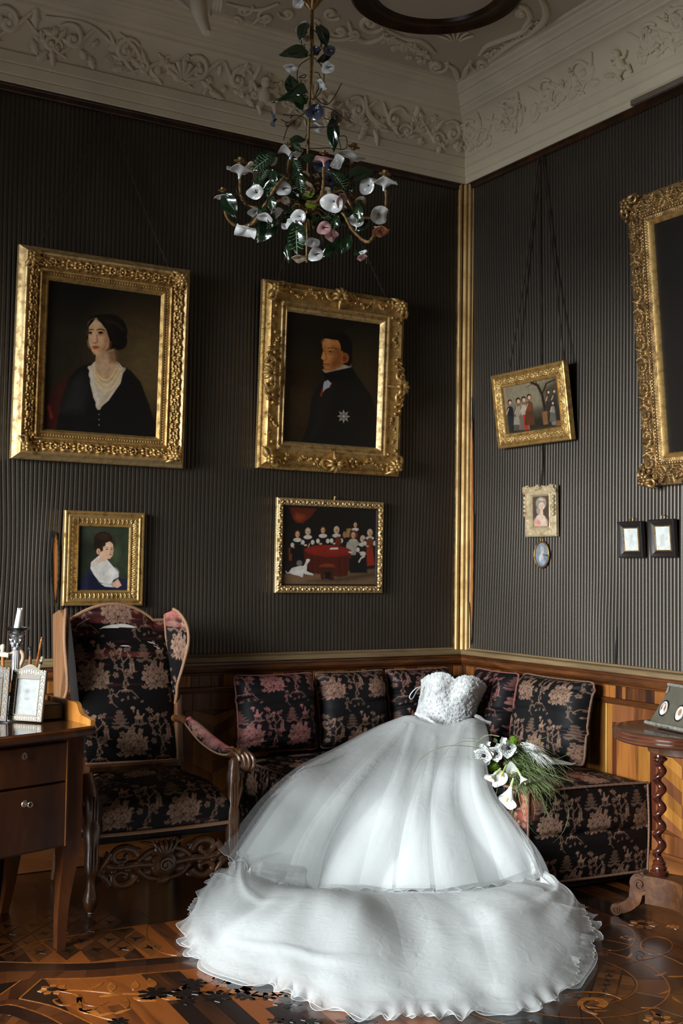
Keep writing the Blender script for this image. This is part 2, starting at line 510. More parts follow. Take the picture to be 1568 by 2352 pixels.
# ---- gilt corner moulding
tr = struct('trim_1')
b = MB()
b.box(-0.070, -0.016, D0, 0, 0, D1, 0.002); b.box(-0.016, -0.070, D0, 0, 0, D1, 0.002)
b.build('corner_backing', M['gold_old'], tr)
for (x, y, r) in ((-0.056, -0.016, 0.0135), (-0.028, -0.024, 0.011), (-0.024, -0.030, 0.011), (-0.016, -0.058, 0.0135), (-0.010, -0.08, 0.005)):
    MB().tube([(x, y, D0), (x, y, 2.0), (x, y, D1)], r, 14).build('gilt_reed', M['gold_flat'], tr)
# ---- narrow dark gilt fillet under the cornice
for wall in 'lr':
    b = MB()
    for (o0, o1, z0, z1) in ((0, 0.022, 3.572, 3.60), (0, 0.028, 3.596, 3.612)):
        if wall == 'l': b.box(-3.7, -o1, z0, 0, -o0+0.01, z1, 0.004)
        else: b.box(-o1, -7.2, z0, -o0+0.01, 0, z1, 0.004)
    b.build('picture_rail', M['ring_wood'], tr)

# ---- dado: cap, mouldings, crossbanded frieze, panels
def extr(prof, L0, L1, to3, nl=2):
    p = np.array(prof); a = np.linspace(L0, L1, nl)
    G = np.array([[to3(x, z, d) for x in a] for d, z in p])
    return MB().grid(G)
CAPP = [(0.0, 0.962), (0.016, 0.960), (0.020, 0.952), (0.046, 0.948), (0.050, 0.944), (0.050, 0.926), (0.044, 0.922)]
MOULD = [(0.044, 0.922), (0.040, 0.918), (0.038, 0.908), (0.032, 0.904), (0.034, 0.898), (0.036, 0.888), (0.032, 0.876), (0.024, 0.868), (0.018, 0.866), (0.018, 0.861), (0.012, 0.858)]
LOWM = [(0.012, 0.800), (0.020, 0.799), (0.024, 0.794), (0.023, 0.789), (0.017, 0.787), (0.017, 0.783), (0.020, 0.779), (0.018, 0.773), (0.012, 0.771)]
BASEM = [(0.010, 0.142), (0.018, 0.140), (0.022, 0.132), (0.020, 0.124), (0.026, 0.120), (0.028, 0.016), (0.030, 0.0)]
dado = struct('trim_2')
M['plinth_wood'] = wood('plinth_wood', S(64, 34, 14), S(108, 62, 26), S(150, 92, 40), 0.4, (0.12, 0.12, 1), 8, coat=0.2)
for to3, L0, L1 in ((PL3, -0.0, 3.7), (PR3, -0.0, 3.4)):
    extr(CAPP, L0, L1, to3).build('dado_cap', M['rail_cap'], dado, angle=25)
    extr(MOULD, L0, L1, to3).build('dado_moulding', M['rail_dark'], dado, angle=25)
    extr(LOWM, L0, L1, to3).build('panel_moulding', M['rail_dark'], dado, angle=25)
    extr(BASEM, L0, L1, to3).build('plinth_board', M['plinth_wood'], dado, angle=25)
    extr([(0.002, 0.96), (0.002, 0.0)], L0, L1, to3).build('backing_board', M['rail_dark'], dado)
def slab(to3, a0, a1, z0, z1, d0, d1, bev=0.0012):
    P0, P1 = to3(a0, z0, d0), to3(a1, z1, d1)
    return MB().box(*P0, *P1, bev)
g = random.Random(3)
for to3, L in ((PL3, 2.6), (PR3, 2.2)):
    a = 0.004
    while a < L:
        w = g.choice((0.024, 0.034, 0.042, 0.055, 0.066, 0.085))
        slab(to3, a+0.0006, a+w-0.0006, 0.801, 0.858, 0.0, 0.012+g.uniform(0, 0.0012)).build('veneer_block', M['veneer'], dado)
        a += w
def panel_bay(to3, a0, w):
    """stile | string | border | dark band | figured field | dark band | border"""
    zt, zb = 0.771, 0.142
    def st(x0, x1, mat, z0=zb, z1=zt, d=0.010, name='veneer_strip'):
        slab(to3, a0+x0+0.0004, a0+x1-0.0004, z0, z1, 0.0, d).build(name, M[mat], dado)
    st(0.000, 0.055, 'veneer_light'); st(0.055, 0.110, 'veneer_light')
    st(0.110, 0.119, 'maple', d=0.016, name='string_moulding')
    st(0.119, 0.150, 'veneer_light')
    xs = [0.150, w-0.031]
    st(w-0.031, w-0.009, 'veneer_light'); st(w-0.009, w, 'maple', d=0.016, name='string_moulding')
    # cross-banded head and foot
    x = 0.150; k = 0
    while x < w-0.04:
        q = min(g.choice((0.10, 0.14, 0.17)), w-0.031-x)
        st(x, x+q, ('veneer_red', 'veneer')[k % 2], zt-0.085, zt, name='veneer_block')
        st(x, x+q, ('veneer', 'veneer_red')[k % 2], zb, zb+0.085, name='veneer_block')
        x += q; k += 1
    z0, z1 = zb+0.085, zt-0.085
    st(0.150, 0.178, 'veneer_dark', z0, z1)
    st(w-0.059, w-0.031, 'veneer_dark', z0, z1)
    seq = (('veneer', 0.095), ('veneer', 0.045), ('veneer_light', 0.075), ('veneer_dark', 0.035), ('veneer_red', 0.045))
    x = 0.178
    for m_, q in seq:
        st(x, x+q, m_, z0, z1); x += q
    xr = w-0.059
    for m_, q in seq[::-1][:1]:
        st(xr-q, xr, m_, z0, z1); xr -= q
    # herring-bone field
    n = max(1, int((xr-x)/0.075)); q = (xr-x)/n
    for i in range(n):
        m_ = 8; hz = (z1-z0)/m_
        for j in range(m_):
            s_ = 1 if i % 2 else -1
            za, zz = z0+j*hz, z0+(j+1)*hz
            xa, xb = x+i*q+0.0004, x+(i+1)*q-0.0004
            sh = 0.5*hz*s_
            pts = [(xa, max(z0, min(z1, za-sh))), (xb, max(z0, min(z1, za+sh))), (xb, max(z0, min(z1, zz+sh-0.0008))), (xa, max(z0, min(z1, zz-sh-0.0008)))]
            if abs(pts[3][1]-pts[0][1])+abs(pts[2][1]-pts[1][1]) < 0.004: continue
            MB().prism([(a0+u, v) for u, v in pts], to3, 0.002, 0.010).build('veneer_lozenge', M['veneer_light' if (i+j) % 3 else 'veneer_red'], dado, smooth=False)
panel_bay(PR3, 1.055, 0.80); panel_bay(PR3, 0.255, 0.80)
panel_bay(PL3, 0.95, 0.80); panel_bay(PL3, 1.75, 0.80); panel_bay(PL3, 0.15, 0.80)

# ---- cornice
CP = [(0.022, 3.605), (0.032, 3.612), (0.036, 3.640), (0.032, 3.645), (0.040, 3.650), (0.050, 3.690), (0.046, 3.694), (0.056, 3.700), (0.062, 3.742), (0.054, 3.748),
      (0.058, 3.760), (0.066, 3.80), (0.080, 3.845), (0.104, 3.89), (0.132, 3.922), (0.150, 3.932),
      (0.162, 3.934), (0.166, 3.946), (0.186, 3.958), (0.190, 3.966), (0.200, 3.968), (0.214, 3.988), (0.232, 4.000), (0.238, 4.010),
      (0.250, 4.012), (0.258, 4.026), (0.276, 4.036), (0.282, 4.046), (0.300, 4.048), (0.306, ZC+0.002)]
cor = struct('trim_3')
for w in 'lr':
    p = np.array(CP); L = 3.9 if w == 'l' else 4.6; n = 60
    a = np.linspace(0, 1, n)
    G = np.zeros((len(p), n, 3))
    wob = 0.0015*smooth_noise(a*60, 0*a, 9, 2)
    for i, (o, z) in enumerate(p):
        s_ = o+(L-o)*a
        G[i] = np.stack([-s_, np.full(n, -o)+wob, np.full(n, z)], -1) if w == 'l' else np.stack([np.full(n, -o)+wob, -s_, np.full(n, z)], -1)
    MB().grid(G, flip=(w == 'r')).build('cornice_run', M['plaster'], cor, angle=22)
# broken bare patch of the lowest fascia at the far right
p0, p1 = at(1449, 241, 0, -0.045), at(1575, 189, 0, -0.045)
MB().box(-0.052, p0[1], 3.606, -0.03, p1[1]-0.3, 3.632, 0.002).build('bare_plaster_patch', M['plaster_patch'], cor)
# ---- relief on the frieze and the ceiling: scrolls, leaves, putti, shells
def frz(w, a, t, lift=0.0):
    """point on the cove: a metres from the corner, t 0..1 up the frieze"""
    o = np.interp(t, [0, .25, .5, .75, 1], [0.060, 0.066, 0.080, 0.104, 0.145]); z = 3.752+0.178*t
    n_o, n_z = 0.85+0.0*t, -0.5*t
    o = o+lift*n_o; z = z+lift*n_z
    return np.array([-a, -o, z]) if w == 'l' else np.array([-o, -a, z])
def relief_scroll(w, a, t, r, turns, a0, th, sgn=1, name='scroll'):
    k = np.linspace(0, 1, 34); rr = r*(0.12/1.0)**k; an = a0+sgn*turns*2*pi*k
    P = np.array([frz(w, a+rr[i]*cos(an[i]), t+rr[i]*sin(an[i])/0.19, 0.004) for i in range(34)])
    b = MB(); b.tube(P, th*(0.35+0.65*np.sin(pi*np.clip(k*0.9+0.05, 0, 1))), 8)
    b.ell(P[-1], (th*1.15,)*3, 8, 6)
    return b.build(name, M['plaster'], cor)
def relief_stem(w, pts, th, name='stem'):
    P = bez([(a, t, 0) for a, t in pts], 26)
    Q = np.array([frz(w, p[0], p[1], 0.003) for p in P])
    k = np.linspace(0, 1, 26)
    MB().tube(Q, th*(0.25+0.75*np.sin(pi*(0.1+0.8*k))), 8).build(name, M['plaster'], cor)
def relief_leaf(w, a, t, L, ang, wd, name='leaf'):
    n = 9; k = np.linspace(0, 1, n); c = np.linspace(-1, 1, 5)
    G = np.zeros((n, 5, 3))
    for i in range(n):
        half = wd*np.sin(pi*min(1, k[i]*0.92+0.08))**0.7*(1+0.25*cos(k[i]*18))
        for j in range(5):
            u_, v_ = L*k[i], half*c[j]
            x = u_*cos(ang)-v_*sin(ang); y = u_*sin(ang)+v_*cos(ang)
            G[i, j] = frz(w, a+x, t+y/0.19, 0.016*(1-c[j]**2)*sin(pi*(0.1+0.85*k[i]))+0.0005)
    MB().grid(G).build(name, M['plaster'], cor)
def relief_putto(w, a, t, s, flip=1):
    b = MB()
    P = lambda x, y, l: frz(w, a+flip*x*s, t+y*s/0.19, l*s)
    b.ell(P(0, 0.10, 0.10), (0.17*s,)*3, 12, 8)                      # head
    b.ell(P(-0.02, 0.20, 0.12), (0.15*s, 0.15*s, 0.09*s), 10, 6)      # curls
    b.tube([P(0, 0.0, 0.1), P(0.02, -0.22, 0.12), P(0.06, -0.42, 0.1), P(0.12, -0.55, 0.08)], [0.10*s, 0.20*s, 0.21*s, 0.15*s], 10)
    b.tube([P(-0.08, -0.12, 0.1), P(-0.30, -0.18, 0.16), P(-0.42, 0.02, 0.1)], [0.09*s, 0.07*s, 0.045*s], 8)
    b.tube([P(0.10, -0.10, 0.1), P(0.34, -0.10, 0.14), P(0.50, 0.08, 0.08)], [0.09*s, 0.07*s, 0.045*s], 8)
    b.tube([P(0.12, -0.5, 0.1), P(0.42, -0.56, 0.16), P(0.52, -0.85, 0.08)], [0.13*s, 0.11*s, 0.05*s], 8)
    b.tube([P(0.04, -0.5, 0.1), P(-0.14, -0.78, 0.14), P(-0.02, -1.0, 0.06)], [0.12*s, 0.10*s, 0.05*s], 8)
    b.build('putto', M['plaster'], cor)
def relief_shell(w, a, t, s):
    for i in range(7):
        an = radians(20+i*140/6)
        P = [frz(w, a+s*k*cos(an), t+s*k*sin(an)/0.19, 0.012*sin(pi*(0.15+0.8*k))) for k in np.linspace(0.1, 1, 7)]
        MB().tube(P, np.linspace(0.004, 0.013, 7)*s/0.07, 7).build('shell_rib', M['plaster'], cor)
def relief_bud(w, a, t, r):
    b = MB()
    for i in range(5):
        an = i*2*pi/5
        b.ell(frz(w, a+0.8*r*cos(an), t+0.8*r*sin(an)/0.19, 0.004), (r*0.62,)*3, 8, 6)
    b.ell(frz(w, a, t, 0.010), (r*0.55,)*3, 8, 6)
    b.build('rosette', M['plaster'], cor)
def frieze_unit(w, a, mir=1, seed=0):
    q = random.Random(seed)
    relief_scroll(w, a, 0.58, 0.072, 1.3, 0.6*mir if mir > 0 else pi-0.6, 0.0155, mir)
    relief_scroll(w, a+0.095*mir, 0.33, 0.054, 1.25, pi if mir > 0 else 0, 0.0125, -mir)
    relief_stem(w, [(a-0.10*mir, 0.92), (a-0.03*mir, 0.55), (a+0.06*mir, 0.12)], 0.011)
    relief_stem(w, [(a+0.02*mir, 0.10), (a+0.12*mir, 0.35), (a+0.22*mir, 0.75)], 0.010)
    for k in range(9):
        relief_leaf(w, a+q.uniform(-0.12, 0.22)*mir, q.uniform(0.10, 0.8), q.uniform(0.05, 0.10), q.uniform(0, 2*pi), q.uniform(0.012, 0.022))
    for k in range(3):
        relief_bud(w, a+q.uniform(-0.1, 0.25)*mir, q.uniform(0.15, 0.85), q.uniform(0.010, 0.015))
# left wall, from the corner outwards
for i, a in enumerate((0.17, 0.56, 0.80, 1.12, 1.50, 1.72, 2.10, 2.36, 2.66)):
    frieze_unit('l', a, (1, -1, 1, 1, -1)[i % 5], 30+i)
for a, s in ((0.97, 0.14), (1.36, 0.15)):
    relief_putto('l', a, 0.60, s, -1)
relief_shell('l', 1.80, 0.25, 0.085); relief_shell('l', 0.78, 0.2, 0.06)
relief_stem('l', [(0.78, 0.95), (0.72, 0.55), (0.60, 0.3)], 0.017)
relief_stem('l', [(1.22, 0.95), (1.14, 0.5), (0.98, 0.12)], 0.009); relief_stem('l', [(1.08, 0.95), (1.06, 0.5), (1.02, 0.1)], 0.011)
relief_stem('l', [(2.15, 0.95), (2.05, 0.7), (1.98, 0.15)], 0.010); relief_stem('l', [(2.5, 0.9), (2.3, 0.95), (2.12, 0.6)], 0.009)
for a in (0.3, 0.66, 0.88, 1.2, 1.5, 1.72, 1.9, 2.1, 2.45):
    relief_leaf('l', a, 0.3+0.3*sin(a*9), 0.10, a*7, 0.016); relief_bud('l', a+0.07, 0.5+0.3*cos(a*11), 0.012)
# right wall, flatter ornament
for i, a in enumerate((0.16, 0.52, 0.80, 1.08, 1.52, 1.70, 2.05)):
    frieze_unit('r', a, (1, -1, 1, -1, 1)[i % 5], 60+i)
for a, s in ((1.32, 0.12),):
    relief_putto('r', a, 0.55, s, 1)
for a in (0.25, 0.5, 0.72, 0.95, 1.2, 1.45, 1.72, 1.95):
    relief_leaf('r', a, 0.35+0.3*sin(a*8), 0.08, a*5, 0.013); relief_bud('r', a+0.05, 0.5+0.3*cos(a*13), 0.010)
relief_shell('r', 1.5, 0.25, 0.07)
# corner volutes, one each side of the mitre
for w in 'lr':
    relief_scroll(w, 0.115, 0.80, 0.045, 1.4, pi, 0.011, 1); relief_scroll(w, 0.105, 0.20, 0.036, 1.4, pi, 0.010, -1)

# ---- ceiling roundel and its stucco surround
RC = np.array([-0.956, -1.048, ZC])
ring = [(0.286, 0.0), (0.292, -0.018), (0.312, -0.022), (0.335, -0.016), (0.36, -0.026), (0.388, -0.030), (0.400, -0.022), (0.404, 0.0)]
MB().lathe(ring, RC, 72).build('roundel_ring', M['ring_wood'], ceil)
CW = lambda x, y, l=0.0: np.array([x, y, ZC-l])
def cpx(px, py, l=0.0):
    p = at(px, py, 2, ZC-l); return p
def c_curve(pts, th, name='ceiling_scroll', n=34):
    P = bez([cpx(x, y, 0.008) for x, y in pts], n); k = np.linspace(0, 1, n)
    MB().tube(P, th*(0.45+0.55*np.sin(pi*(0.08+0.86*k))), 8).build(name, M['plaster'], ceil)
def c_spiral(cx, cy, r, a0, turns, sgn, th, name='ceiling_scroll'):
    k = np.linspace(0, 1, 36); rr = r*0.15**k; an = a0+sgn*turns*2*pi*k
    P = np.array([cpx(cx+rr[i]*cos(an[i]), cy+rr[i]*sin(an[i])*0.75, 0.008) for i in range(36)])
    b = MB(); b.tube(P, th*(0.5+0.5*np.sin(pi*(0.1+0.75*k))), 8); b.ell(P[-1], (th*1.3,)*3, 8, 6)
    b.build(name, M['plaster'], ceil)
c_spiral(1003, 152, 26, -0.4, 1.4, 1, 0.013); c_spiral(1105, 148, 28, pi+0.4, 1.4, -1, 0.013)
for d_ in (0, 10, 20):
    c_curve([(1026-d_*0.2, 145), (1040+d_*0.3, 160), (1046+d_*0.4, 182)], 0.009)
    c_curve([(1080+d_*0.2, 140), (1072-d_*0.2, 160), (1066-d_*0.3, 184)], 0.009)
c_curve([(1128, 136), (1150, 118), (1180, 96), (1212, 82)], 0.014); c_curve([(1100, 126), (1118, 105), (1150, 92), (1196, 74), (1222, 50)], 0.014)
c_curve([(1212, 82), (1248, 48), (1252, 20), (1236, -10)], 0.018); c_curve([(1200, 66), (1216, 40), (1206, 18), (1190, 12)], 0.014)
c_spiral(1196, 30, 22, 0.3, 1.3, -1, 0.013)
c_curve([(985, 128), (950, 110), (910, 92), (880, 85)], 0.013); c_curve([(1000, 122), (970, 96), (930, 88), (890, 70)], 0.012)
c_spiral(850, 52, 34, 0.4, 1.5, 1, 0.015); c_spiral(810, 78, 22, 2.5, 1.3, -1, 0.011)
c_curve([(884, 80), (866, 92), (838, 96), (812, 80), (800, 50)], 0.014)
for i in range(6):
    a = radians(200+i*28)
    c_curve([(1046+10*cos(a), 96+6*sin(a)), (1046+26*cos(a), 92+16*sin(a)), (1046+44*cos(a), 90+22*sin(a))], 0.008, 'shell_rib', 12)
q = random.Random(5)
for i in range(46):                                   # flower clusters along both arms
    t = i/45
    x, y = (870+t*110, 84+t*52) if i % 2 else (1130+t*110, 130-t*70)
    p = cpx(x+q.uniform(-14, 14), y+q.uniform(-12, 10), 0.006); r = q.uniform(0.010, 0.022)
    b = MB()
    for k in range(5):
        b.ell(p+np.array([r*0.8*cos(k*1.257), r*0.8*sin(k*1.257), 0]), (r*0.6, r*0.6, r*0.5), 7, 5)
    b.build('blossom', M['plaster'], ceil)
for cx_, cy_, rr_ in ((560, 22, 22), (612, 40, 26), (660, 30, 22), (720, 52, 24), (760, 30, 24), (780, 70, 20), (690, 70, 16), (545, 50, 16)):
    c_spiral(cx_, cy_, rr_, cx_*0.1, 1.2, 1 if cx_ % 3 else -1, 0.011)
c_curve([(520, 8), (560, 18), (600, 22), (640, 8)], 0.010); c_curve([(575, 60), (600, 40), (612, 62)], 0.008); c_curve([(740, 86), (780, 92), (812, 84)], 0.010)
# the putto's leg that hangs over the cornice edge, and drapery beside it
b = MB()
leg = [at_depth(452, -30, 5.05), at_depth(456, 10, 5.03), at_depth(462, 38, 5.02), at_depth(470, 62, 5.0), at_depth(476, 76, 4.97)]
b.tube(bez(leg, 16), np.interp(np.linspace(0, 1, 16), [0, .35, .7, .9, 1], [0.040, 0.036, 0.024, 0.022, 0.014]), 12)
b.build('putto_leg', M['plaster'], ceil)
b = MB()
for d_ in (0, 12, 24):
    b.tube(bez([at_depth(492+d_*0.6, -30, 5.05), at_depth(496+d_*0.5, 0, 5.03), at_depth(484+d_*0.9, 36-d_*0.3, 5.05)], 12), [0.014]*8+[0.012, 0.01, 0.008, 0.005], 8)
b.build('drapery_fold', M['plaster'], ceil)
b = MB(); b.tube(bez([at_depth(395, -20, 5.1), at_depth(410, 0, 5.08), at_depth(436, 22, 5.06)], 12), [0.018]*6+[0.014, 0.012, 0.012, 0.010, 0.008, 0.006], 8); b.build('drapery_fold', M['plaster'], ceil)
# ================================================================== FLOOR MARQUETRY
M['floor'] = wood('dark_parquet_ground', S(26, 14, 8), S(46, 25, 13), S(70, 39, 19), 0.30, (1, 0.12, 1), 7, coat=0.45)
M['plank'] = wood('parquet_plank', S(22, 12, 7), S(54, 28, 12), S(112, 59, 21), 0.30, (1, 0.10, 1), 9, coat=0.45, vary=0.75)
M['plank_dark'] = wood('dark_parquet_band', S(20, 11, 7), S(34, 18, 11), S(52, 29, 16), 0.30, (0.3, 0.3, 1), 9, coat=0.45, vary=0.3)
M['plank_mid'] = wood('brown_parquet_band', S(38, 19, 9), S(58, 29, 13), S(76, 40, 18), 0.30, (0.3, 0.3, 1), 9, coat=0.45, vary=0.35)
M['tile'] = wood('parquet_lozenge', S(40, 21, 9), S(68, 37, 15), S(92, 52, 22), 0.30, (0.5, 0.5, 1), 14, coat=0.45, vary=0.4)
M['inlay_light'] = wood('light_inlay', S(88, 47, 15), S(122, 68, 23), S(148, 90, 36), 0.30, (1, 1, 1), 30, coat=0.45, vary=0.3)
M['inlay_black'] = plain('ebonised_inlay', S(14, 11, 9), 0.30, coat=0.45)
for m_ in ('floor',): floor.data.materials.append(M[m_])
def FZ(px, py): return at(px, py, 2, 0.0)[:2]
def piece(pts, mat, h=0.0, name='parquet_piece', gap=0.0):
    p = np.array(pts)[:, :2]
    if gap:
        c = p.mean(0); p = c+(p-c)*(1-gap/np.maximum(np.linalg.norm(p-c, axis=1, keepdims=True), 0.01))
    a = 0.5*np.sum(p[:, 0]*np.roll(p[:, 1], -1)-np.roll(p[:, 0], -1)*p[:, 1])
    if a < 0: p = p[::-1]
    return MB().prism([tuple(q) for q in p], lambda u, v, t: np.array([u, v, t]), -0.0045, h).build(name, M[mat], floor, smooth=False)
# planks: run away from the left wall, a little fanned
g = random.Random(8)
x = -3.25
def fanx(x, y): return x-0.03*(y+1.5)*(-1)*0.4+0.06*(y+1.5)*(x+2.35)*0.0
while x < 0.0:
    w = g.choice((0.065, 0.08, 0.095, 0.12))
    y0, y1 = -3.3, -1.0
    cuts = sorted([y0, y1]+[g.uniform(-3.2, -1.1) for _ in range(2)])
    for a_, b_ in zip(cuts[:-1], cuts[1:]):
        q = [(x+0.05*(a_+1.5), a_), (x+w-0.0012+0.05*(a_+1.5), a_), (x+w-0.0012+0.05*(b_+1.5), b_), (x+0.05*(b_+1.5), b_)]
        if a_+0.002 < b_: piece([(u, v+(0.0006 if v == a_ else -0.0006)) for u, v in q], 'plank', 0.0, 'plank')
    x += w
yy = -1.0
for row in range(5):                                   # broader boards towards the walls
    x = -3.6+row*0.13
    while x < -0.1:
        w = g.choice((0.3, 0.42, 0.55))
        piece([(x, yy-0.2+0.001), (x+w-0.0012, yy-0.2+0.001), (x+w-0.0012, yy), (x, yy)], 'plank_dark', -0.0002, 'board'); x += w
    yy += 0.2
def band(A, B, n, mat, h, name='border_piece'):
    """pieces between two polylines given in pixels"""
    a = bez([(*FZ(*p), 0) for p in A], n+1)[:, :2]; b = bez([(*FZ(*p), 0) for p in B], n+1)[:, :2]
    for i in range(n):
        k0, k1 = 0.004, 0.996
        L = lambda c, k: c[i]*(1-k)+c[i+1]*k
        piece([L(a, k0), L(a, k1), L(b, k1), L(b, k0)], mat, h, name)
def Lc(x, y): return (x/3.136, 2100+y/3.136)
def Rc(x, y): return (1168+x/3.92, 2100+y/3.92)
# left field of lozenges, framed by a dark and a brown band
band([Lc(-300, 380), Lc(0, 345), Lc(390, 355), Lc(700, 350), Lc(1100, 318), Lc(1400, 300)], [Lc(-300, 450), Lc(0, 415), Lc(400, 408), Lc(700, 400), Lc(1100, 365), Lc(1450, 335)], 9, 'plank_dark', 0.0008)
band([Lc(-300, 452), Lc(0, 417), Lc(400, 410), Lc(700, 402), Lc(1100, 367), Lc(1450, 337)], [Lc(-300, 545), Lc(0, 500), Lc(310, 464), Lc(700, 455), Lc(1100, 420), Lc(1600, 380)], 9, 'plank_mid', 0.0007)
band([Lc(-250, 700), Lc(0, 585), Lc(150, 480), Lc(310, 466)], [Lc(-250, 800), Lc(-50, 690), Lc(140, 607), Lc(290, 470)], 4, 'plank_mid', 0.0009)
band([Lc(-60, 640), Lc(140, 610), Lc(400, 672), Lc(670, 795), Lc(800, 900)], [Lc(-60, 660), Lc(100, 655), Lc(300, 720), Lc(450, 795), Lc(560, 900)], 7, 'plank_mid', 0.0010)
band([Lc(-60, 662), Lc(100, 657), Lc(300, 722), Lc(450, 797), Lc(560, 900)], [Lc(-60, 715), Lc(60, 725), Lc(150, 755), Lc(230, 795), Lc(300, 900)], 7, 'plank_dark', 0.0010)
band([Lc(-60, 717), Lc(60, 727), Lc(150, 757), Lc(230, 797), Lc(300, 900)], [Lc(-60, 790), Lc(0, 800), Lc(60, 830), Lc(120, 880), Lc(150, 960)], 6, 'tile', 0.0010)
lo = [FZ(*Lc(a, b)) for a, b in ((0, 345), (390, 355), (700, 350), (1100, 318), (1310, 300))]
LAT0 = FZ(*Lc(1180, 305)); dU = (FZ(*Lc(1130, 235))-FZ(*Lc(1010, 330))); dU = dU/np.linalg.norm(dU); dV = (FZ(*Lc(1220, 312))-FZ(*Lc(1060, 210))); dV = dV/np.linalg.norm(dV)
def star(c, r, n, r2, rot):
    return [(c[0]+(r if k % 2 == 0 else r2)*cos(rot+k*pi/n), c[1]+(r if k % 2 == 0 else r2)*sin(rot+k*pi/n)) for k in range(2*n)]
STEP = 0.118
bx = np.array([l[0] for l in lo]); by = np.array([l[1] for l in lo]); o_ = np.argsort(bx)
for i in range(-12, 6):
    for j in range(-12, 10):
        c = LAT0+dU*i*STEP+dV*j*STEP
        if not (-3.05 < c[0] < -2.30): continue
        yb = np.interp(c[0], bx[o_], by[o_])
        e = (c[0]+2.72)/0.46; top = -0.80+0.10*(1-e*e)
        if c[1] < yb+0.045 or c[1] > top: continue
        h_ = STEP/2-0.005
        piece([c-dU*h_-dV*h_, c+dU*h_-dV*h_, c+dU*h_+dV*h_, c-dU*h_+dV*h_], 'tile', 0.0006, 'lozenge_tile')
        piece(star(c, 0.032, 4 if (i+j) % 2 else 3, 0.010, (i*j) % 3), 'inlay_black', 0.0012, 'star_inlay')
def strip_px(pts, w, mat, h, name='stringing', n=24):
    P = bez([(*FZ(*p), 0) for p in pts], n)[:, :2]
    T = norm(np.gradient(P, axis=0)); N_ = np.stack([-T[:, 1], T[:, 0]], -1)
    ww = np.broadcast_to(np.asarray(w), (n,))[:, None]
    A, B = P+N_*ww/2, P-N_*ww/2
    G = np.zeros((2, n, 3)); G[0, :, :2] = A; G[1, :, :2] = B; G[:, :, 2] = h
    mb = MB().grid(G); lo_ = G.copy(); lo_[:, :, 2] = -0.004
    mb.grid(np.stack([G[0], lo_[0]])); mb.grid(np.stack([lo_[1], G[1]]))
    return mb.build(name, M[mat], floor, smooth=False)
for pts in ([Lc(0, 343), Lc(390, 353), Lc(700, 348), Lc(1100, 316), Lc(1380, 297)], [Lc(1055, 70), Lc(1050, 150), Lc(1080, 215), Lc(1160, 270), Lc(1270, 297), Lc(1380, 297)],
            [Lc(310, 465), Lc(700, 456), Lc(1100, 421), Lc(1600, 381)], [Lc(140, 608), Lc(300, 467)], [Lc(0, 582), Lc(150, 478)], [Lc(0, 300), Lc(100, 262), Lc(300, 190), Lc(700, 130), Lc(1050, 75)],
            [Lc(140, 608), Lc(400, 671), Lc(670, 793)], [Lc(0, 659), Lc(100, 656), Lc(300, 721), Lc(450, 796)]):
    strip_px(pts, 0.006, 'inlay_light', 0.0013)
# acanthus foliage chain across the planks
def leaf_px(x, y, L, ang, w, mat='inlay_light', f=Lc, name='leaf_inlay'):
    n = 7; k = np.linspace(0, 1, n); out = []
    c0 = FZ(*f(x, y)); d = np.array([cos(ang), sin(ang)]); nn = np.array([-d[1], d[0]])
    bend = 0.35*L*k*k
    up = [c0+d*L*t+nn*(b_+w*sin(pi*min(1, t*.95+.05))**0.8) for t, b_ in zip(k, bend)]
    dn = [c0+d*L*t+nn*(b_-w*0.6*sin(pi*min(1, t*.95+.05))) for t, b_ in zip(k, bend)]
    piece(up+dn[::-1], mat, 0.0011, name)
def flower_px(x, y, r, f=Lc, mat='inlay_light', n=7, core='inlay_black'):
    c = FZ(*f(x, y))
    for k in range(n):
        a = k*2*pi/n+x
        piece([c+r*0.35*np.array([cos(a-.4), sin(a-.4)]), c+r*0.8*np.array([cos(a-.32), sin(a-.32)]), c+r*np.array([cos(a), sin(a)]), c+r*0.8*np.array([cos(a+.32), sin(a+.32)]), c+r*0.35*np.array([cos(a+.4), sin(a+.4)])], mat, 0.0011, 'petal_inlay')
    piece([c+r*0.4*np.array([cos(t), sin(t)]) for t in np.arange(8)*pi/4], core, 0.0013, 'flower_heart')
strip_px([Lc(420, 545), Lc(560, 580), Lc(600, 640), Lc(700, 660), Lc(785, 630)], np.linspace(0.014, 0.004, 24), 'inlay_light', 0.0011, 'tendril_inlay')
strip_px([Lc(570, 600), Lc(530, 650), Lc(430, 650), Lc(385, 620), Lc(420, 610)], np.linspace(0.014, 0.004, 24), 'inlay_light', 0.0011, 'tendril_inlay')
strip_px([Lc(570, 600), Lc(580, 690), Lc(660, 690), Lc(700, 670)], np.linspace(0.018, 0.004, 24), 'inlay_light', 0.0011, 'tendril_inlay')
strip_px([Lc(430, 545), Lc(620, 550), Lc(880, 572), Lc(1180, 570), Lc(1420, 560), Lc(1620, 575)], 0.008, 'inlay_light', 0.0011, 'tendril_inlay', 40)
strip_px([Lc(600, 700), Lc(720, 740), Lc(850, 770)], 0.006, 'inlay_light', 0.0011, 'tendril_inlay')
flower_px(380, 542, 0.050); flower_px(1110, 570, 0.06, mat='inlay_black'); flower_px(1335, 565, 0.06, mat='inlay_black'); flower_px(1560, 590, 0.055, mat='inlay_black'); flower_px(1340, 625, 0.035, mat='inlay_black')
flower_px(1690, 520, 0.07); flower_px(1390, 500, 0.05, mat='inlay_black'); flower_px(850, 775, 0.035, mat='inlay_black')
flower_px(430, 275, 0.11, f=lambda x, y: (500+x/3.92, 2200+y/3.92), n=11); flower_px(110, 200, 0.05, f=lambda x, y: (500+x/3.92, 2200+y/3.92), mat='inlay_black')
